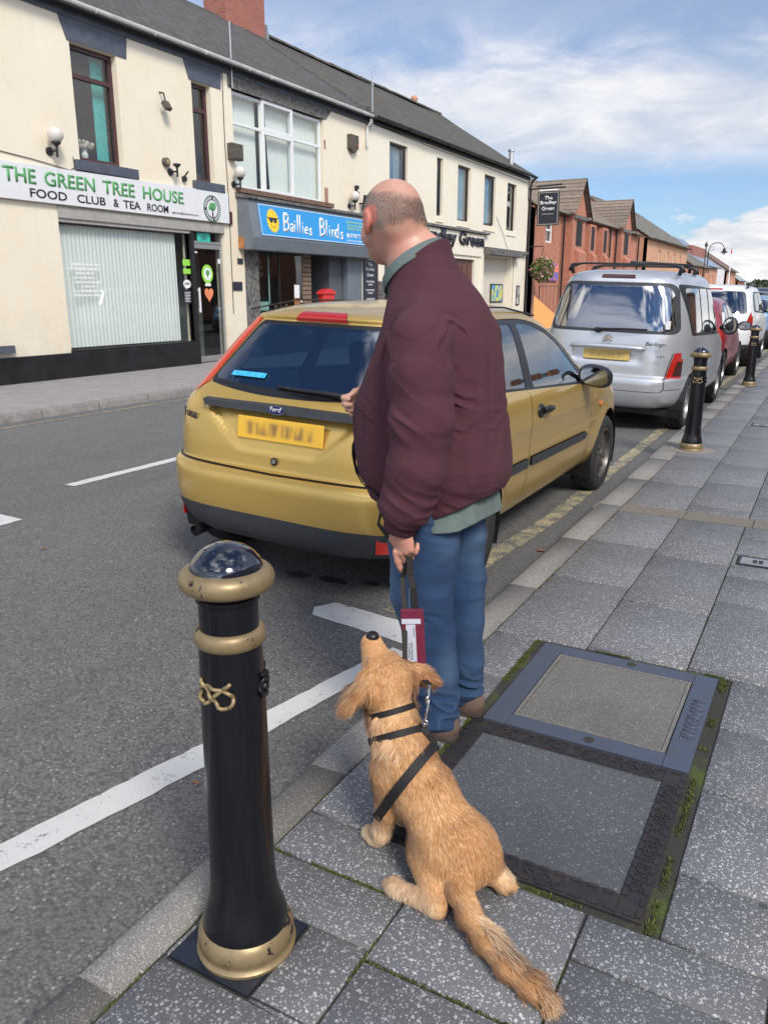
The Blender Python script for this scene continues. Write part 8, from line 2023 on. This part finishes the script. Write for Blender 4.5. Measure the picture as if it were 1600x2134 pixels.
def f_dog(P):
    d = ell(P, (.050, -.032, .098), (.094, .082, .092))
    d = smin(d, ell(P, (.090, .035, .085), (.076, .040, .076)), .03); d = smin(d, ell(P, (.045, -.088, .080), (.078, .036, .068)), .03)
    d = smin(d, rc(P, (.070, -.025, .125), (.165, .0, .205), .076, .072), .04)
    d = smin(d, rc(P, (.165, .0, .205), (.235, .015, .262), .073, .068), .04)
    d = smin(d, ell(P, (.248, .022, .230), (.066, .072, .086)), .035)
    d = smin(d, rc(P, (.235, .014, .285), (.318, .004, .366), .064, .054), .04)
    d = smin(d, rc(P, (.30, .006, .31), (.345, .004, .392), .052, .050), .03)
    # head
    d = smin(d, ell(P, dh(.0, 0, .004), (.072, .071, .062), DM), .02)
    d = smin(d, rc(P, dh(.040, 0, -.008), dh(.106, 0, -.006), .045, .030), .022)
    d = smin(d, rc(P, dh(.045, 0, -.024), dh(.098, 0, -.024), .026, .018), .012)
    for s in (-1, 1):
        d = smin(d, ell(P, dh(.046, s*.031, .024), (.018, .014, .011), DM), .012)
        d = smin(d, rc(P, dh(.062, s*.016, -.020), dh(.104, s*.012, -.016), .020, .014), .01)
        # hanging ear
        E_ = np.stack([Vector((-.25, s*.80, -.55)).normalized(), Vector((.9, s*.25, -.05)).normalized(), Vector((.25, s*.5, .62)).normalized()], 1).astype(np.float32)
        d = smin(d, ell(P, dh(-.006, s*.092, .002), (.052, .040, .014), E_), .014)
    # front legs
    for s, px_, py_, ex in ((1, .285, .070, .238), (-1, .318, -.036, .250)):
        d = smin(d, chain(P, [(.238, s*.045+.018, .235), (ex-.004, s*.052+.014, .150), (px_-.022, py_, .060), (px_-.006, py_, .026)], [.040, .029, .0205, .020], .02), .025)
        d = smin(d, ell(P, (px_+.016, py_, .018), (.032, .0235, .0175)), .012)
        for k in (-1, 0, 1): d = smin(d, ell(P, (px_+.036-.004*abs(k), py_+k*.013, .013), (.013, .0075, .012)), .005)
    # hind legs
    for s, h_, t_ in ((1, (-.004, .078, .028), (.098, .120, .017)), (-1, (-.028, -.110, .028), (.070, -.140, .016))):
        d = smin(d, rc(P, (.095, .035 if s > 0 else -.09, .075), h_, .042, .025), .025)
        d = smin(d, rc(P, h_, t_, .0225, .018), .014); d = smin(d, ell(P, (t_[0]+.010, t_[1], .017), (.030, .022, .017)), .012)
        for k in (-1, 0, 1): d = smin(d, ell(P, (t_[0]+.030, t_[1]+k*.012, .012), (.013, .0075, .011)), .005)
    d = smin(d, chain(P, TAIL, [.030, .024, .021, .019, .016, .010], .015), .03)
    return np.maximum(d, .001-P[:, 2])
V_, Q_ = nets(f_dog, (-.38, -.20, -.01), (.46, .20, .58), .0042, 2)
def coat_vals(P):
    n = vnoise(P, (16, 16, 16), 5); fx, ly, z = P[:, 0], P[:, 1], P[:, 2]
    paw = np.clip((.045-z)/.03, 0, 1)*(fx > .05); tail = (fx < -.05); tl = np.clip((-.10-fx)/.08, 0, 1)*np.clip(.5-ly*18+.55+.3*n, 0, 1)*.75
    side = np.clip((np.abs(ly)-.075)/.03, 0, 1)*np.clip((.13-z)/.08, 0, 1)*(fx > -.05)*.55
    legs = np.clip((.16-z)/.10, 0, 1)*(fx > .19)*.55
    q = (P-V3(*DHC))@DM; ear = np.clip((np.abs(q[:, 1])-.056)/.03, 0, 1)*(z > .30)
    c = np.clip(np.maximum.reduce([paw*.8, tl*tail, side, legs, -.05+.2*n])+.08*n, 0, 1)
    sh = np.clip(.68+.42*n+.15*(np.abs(ly)-.05)*10*(~tail)-.30*ear+.15*(q[:, 0] > .05), 0, 1)
    return c, sh
c_, s_ = coat_vals(V_)
np_mesh('body', V_, Q_, M_fur, dog, True, {'coat': c_, 'shade': s_})
def fur(nst, seed, name='fur'):
    r_ = np.random.default_rng(seed); A, B, C_, D_ = V_[Q_[:, 0]], V_[Q_[:, 1]], V_[Q_[:, 2]], V_[Q_[:, 3]]
    ar = np.linalg.norm(np.cross(C_-A, D_-B), axis=1); ar = ar*(1+1.5*(A[:, 0] < -.06)+.8*(A[:, 2] > .33)); fi = r_.choice(len(Q_), nst, p=ar/ar.sum())
    u = r_.random((nst, 1)); v = r_.random((nst, 1)); P = A[fi]*(1-u)*(1-v)+B[fi]*u*(1-v)+C_[fi]*u*v+D_[fi]*(1-u)*v; P = P.astype(np.float32)
    N_ = grad(f_dog, P, .003); fx, ly, z = P[:, 0], P[:, 1], P[:, 2]
    q = (P-V3(*DHC))@DM; T_ = np.tile(np.array([-.62, 0, -.62], np.float32), (nst, 1)); T_[:, 1] += .25*np.sign(ly)*(np.abs(ly) > .03)
    L_ = np.full(nst, .021); lift = np.full(nst, .17); nk_ = (z > .27) & (z < .37); L_[nk_] = .028; lift[nk_] = .24
    leg = (z < .17) & (fx > .19); T_[leg] = [-.25, 0, -.9]; L_[leg] = .013
    bk = leg & (N_[:, 0] < -.3); L_[bk] = .024; lift[bk] = .35
    paw = (z < .035) & (fx > .05); T_[paw] = [.9, 0, -.3]; L_[paw] = .016; lift[paw] = .3
    thigh = (z < .12) & (np.abs(ly) > .07) & (fx < .16) & (fx > -.06); T_[thigh] = [-.55, .1, -.8]; L_[thigh] = .016
    tail = fx < -.05; ty = np.interp(fx, [p[0] for p in TAIL][::-1], [p[1] for p in TAIL][::-1])
    sd_ = np.sign(ly-ty+1e-6); T_[tail] = np.stack([np.full(tail.sum(), -.85), -.05*sd_[tail]-.18*(sd_[tail] < 0), np.full(tail.sum(), .02)], 1)
    L_[tail] = .022; lift[tail] = .22; fe = tail & (ly-ty < .004) & (fx < -.11); L_[fe] = .052*r_.uniform(.6, 1.15, fe.sum()); lift[fe] = .45
    tip = fx < -.29; L_[tip] = .040
    head = q[:, 0] > -.035; head &= z > .33; T_[head] = (-.9*np.array(HD)+np.array([-.1, 0, -.25])); L_[head] = .009; lift[head] = .10
    muz = (q[:, 0] > .07) & (z > .4); L_[muz] = .005
    crown = (z > .33) & (q[:, 0] < .045) & (q[:, 0] > -.05) & (np.abs(q[:, 1]) < .05); L_[crown] = .014
    ear = (np.abs(q[:, 1]) > .050) & (z > .325) & (q[:, 0] < .05); T_[ear] = np.stack([np.full(ear.sum(), -.40), .72*np.sign(q[ear, 1]), np.full(ear.sum(), -.60)], 1); L_[ear] = .038; lift[ear] = .30
    eb = ear & (q[:, 0] < -.045); L_[eb] = .044
    nose_ = q[:, 0] > .121; keep = ~(nose_ & (z > .4)) & (z > .003)
    n1_ = vnoise(P, (26, 26, 26), 71); n2_ = vnoise(P, (26, 26, 26), 72); n3_ = vnoise(P, (60, 60, 60), 73)
    T_ = T_+np.stack([n1_*.35+n3_*.2, n2_*.38+n3_*.2, n1_*n2_*.5], 1)+r_.normal(size=(nst, 3))*.14
    T_ = T_-N_*np.sum(T_*N_, 1, keepdims=True); T_ /= np.linalg.norm(T_, axis=1, keepdims=True)+1e-6
    L_ = L_*r_.uniform(.6, 1.25, nst); lift = lift[:, None]*(1+.5*n3_[:, None])
    W_ = np.cross(T_, N_); wd = (.00075*r_.uniform(.7, 1.3, nst))[:, None]
    L2 = L_[:, None]; d1 = T_+N_*lift*1.6; d2 = T_+N_*lift*.3
    d1 /= np.linalg.norm(d1, axis=1, keepdims=True); d2 /= np.linalg.norm(d2, axis=1, keepdims=True)
    p0 = P-N_*.001; p1 = P+d1*L2*.5; p2 = p1+d2*L2*.5; p2[:, 2] = np.maximum(p2[:, 2], .002); p1[:, 2] = np.maximum(p1[:, 2], .002)
    VV = np.stack([p0-W_*wd, p0+W_*wd, p1+W_*wd*.8, p1-W_*wd*.8, p2+W_*wd*.12, p2-W_*wd*.12], 1)[keep].reshape(-1, 3); k = int(keep.sum())
    base = (np.arange(k)*6)[:, None]; FF = np.concatenate([base+np.array([[0, 1, 2, 3]]), base+np.array([[3, 2, 4, 5]])])
    c, s = coat_vals(P); rj = r_.normal(size=nst)*.30; c = np.clip(c+.25*eb+.35*fe*(fx > -.24)+rj*.6, 0, 1)[keep]; s = np.clip(s+rj, 0, 1)[keep]
    return np_mesh(name, VV, FF, M_fur, dog, True, {'coat': np.repeat(c, 6), 'shade': np.repeat(s, 6)})
fur(105000, 5)
# long fringe locks on crown and ears
m = MB(); m.sphere(dh(.121, 0, .012), (.019, .0185, .0155), 14, 10); m.build('nose', M_nose, dog, smooth=True)
m = MB()
for s in (-1, 1): m.sphere(dh(.050, s*.040, .020), .008, 10, 8)
m.build('eyes', M_nose, dog, smooth=True)
# collar and harness straps: loops found on the body surface
def loop(c, nrm, off, n=64, a0=0, a1=2*math.pi, start=.01):
    c = np.array(c, np.float32); nn = Vector(nrm).normalized(); u = (Vector((0, 0, 1))-nn*nn.z).normalized(); v = nn.cross(u); pts = []
    A_ = np.linspace(a0, a1, n); D_ = np.array([tuple(u*math.cos(a)+v*math.sin(a)) for a in A_], np.float32); t_ = np.full(n, start, np.float32)
    for _ in range(60):
        d = f_dog(c+D_*t_[:, None]); t_ = t_+np.clip(off-d, -.02, .02)*.7
        t_ = np.clip(t_, .005, .16)
    if a1-a0 > 6.2:
        for _ in range(3): t_ = (np.roll(t_, 1)+t_+np.roll(t_, -1))/3
    return [tuple(c+D_[i]*t_[i]) for i in range(n)], [nn]*n
def straploop(name, c, nrm, w_, off=.0065, **k):
    pts, sd_ = loop(c, nrm, off, **k); m = MB(); m.strap(pts, w_, .003, sd_); return m.build(name, M_lead, dog)
straploop('collar', (.322, .004, .362), (.50, .0, .86), .015)
straploop('harness_neck_strap', (.280, .010, .315), (.55, -.05, .80), .018, off=.010)
straploop('harness_girth_strap', (.205, .010, .240), (.74, .42, .50), .025, off=.011)
RINGA = .45
m = MB(); pt_, _ = loop((.280, .01, .315), (.55, -.05, .80), .012, n=3, a0=RINGA, a1=RINGA+.01); pg, _ = loop((.205, .01, .240), (.74, .42, .50), .012, n=3, a0=RINGA, a1=RINGA+.01)
A_, B_ = pt_[0], pg[0]; m.strap([A_, ((A_[0]+B_[0])/2, (A_[1]+B_[1])/2, (A_[2]+B_[2])/2+.008), B_], .014, .003, (0, 1, 0)); m.build('harness_back_strap', M_lead, dog)
m = MB()
ringc = Vector(A_)+Vector((0, -.012, .010)); m.tube([ringc+Vector((.009*math.cos(a), .009*math.sin(a), .004*math.sin(a))) for a in [k*math.pi/8 for k in range(17)]], .0018, 6); m.build('harness_ring', M_chrome, dog, smooth=True)
# ---------------------------------------------------------------- lead and its information pouch
MD = Matrix.Translation(dog.location) @ Matrix.Rotation(DR, 4, 'Z'); clip = MD @ ringc
lead = empty('dog_lead', (-1.045, 1.985, .70), label='black dog lead with a maroon information pouch hanging from the man\'s hand', cat='dog lead')
with under(lead):
    H = Vector((-1.035, 1.985, .66)); M2 = Matrix.Translation(man.location) @ Matrix.Rotation(math.pi, 4, 'Z')
    W = lambda a, b, c: M2 @ Vector((a, b, c))
    cl_top = clip+Vector((-.012, .045, .085))
    side = Vector((.874, .486, 0))
    m = MB(); top = W(.035, .262, .665); 
    m.strap([top, Vector((-1.045, 1.995, .605)), Vector((-1.015, 1.955, .51)), Vector((-.985, 1.90, .385)), cl_top], .015, .003, side)
    # doubled back loop carrying the pouch
    pk0 = Vector((-.985, 1.965, .520)); m.strap([top+Vector((.002, -.003, .01)), top+Vector((.010, -.008, -.05)), pk0+Vector((-.008, 0, .07)), pk0], .020, .003, side)
    # long end from the right hand across the belly
    bp = []
    for k in range(12):
        u = k/11; yy_, zz_ = -.02+.235*u**.9, 1.075-.27*u; xx = .45
        for _ in range(40): xx -= max(float(f_sweat(np.array([[xx, yy_, zz_]], np.float32))[0])-.006, 0)*.8
        xx = max(xx, .15)
        bp.append(W(xx, yy_, zz_))
    bp += [W(.15, .245, .755), W(.09, .262, .705), W(.045, .262, .672)]
    m.strap(bp, .018, .003, [Vector((-.1, -.5, .5))]*12+[Vector((.3, -.2, 1))]*3)
    m.build('webbing', M_lead, lead)
    m = MB(); c0, c1 = cl_top, clip
    m.tube([c0, c0*.5+c1*.5+Vector((.004, 0, 0)), c1], .0035, 7); m.tube([c1+Vector((.008*math.cos(a), 0, .010*math.sin(a))) for a in [k*math.pi/6 for k in range(13)]], .002, 6); m.sphere(tuple(c0*.6+c1*.4), (.006, .006, .012), 10, 8); m.build('snap_clip', M_chrome, lead, smooth=True)
    # pouch
    PM = frame(pk0+Vector((-.026, -.020, -.212)), (.90, .43, 0), (-.01, -.03, 1)) @ Matrix.Rotation(R(2), 4, 'Z') @ Matrix.Scale(1.18, 4)
    M_pm = cloth('maroon_pouch', (.13, .012, .035), (.17, .018, .05), 500)
    m = MB(); m.obox(PM, (0, 0, -.006), (.058, .186, .006)); pc = m.build('pouch', M_pm, lead, bevel=.003)
    m = MB(); m.obox(PM, (.003, .03, .0061), (.050, .165, .0075)); m.build('clear_window', plain('clear_plastic', (.20, .03, .06), .08, var=.1, coat=1.), pc, bevel=.001)
    m = MB(); m.obox(PM, (.012, .045, .0078), (.036, .148, .0084)); m.obox(PM, (.002, .150, .0078), (.050, .163, .0090)); m.build('paper_insert', plain('paper_pale', (.60, .62, .70), .6, var=.05), pc)
    T1 = PM @ Matrix.Translation((.021, .080+.04, .0085)) @ Matrix.Rotation(R(-90), 4, 'Z')
    ls = [text_mesh('insert_letters', 'Hearing dog', PM @ Matrix.Translation((.020, .098, .0085)) @ Matrix.Rotation(R(-90), 4, 'Z'), w=.048, h=.0075, mat=M_ink, parent=pc, ext=.0003),
          text_mesh('insert_letters', 'in training', PM @ Matrix.Translation((.0135, .096, .0085)) @ Matrix.Rotation(R(-90), 4, 'Z'), w=.040, h=.0065, mat=M_ink, parent=pc, ext=.0003),
          text_mesh('insert_letters', 'please', PM @ Matrix.Translation((.0285, .140, .0085)) @ Matrix.Rotation(R(-90), 4, 'Z'), w=.025, h=.006, mat=M_ink, parent=pc, ext=.0003)]
    join(ls, 'insert_letters')
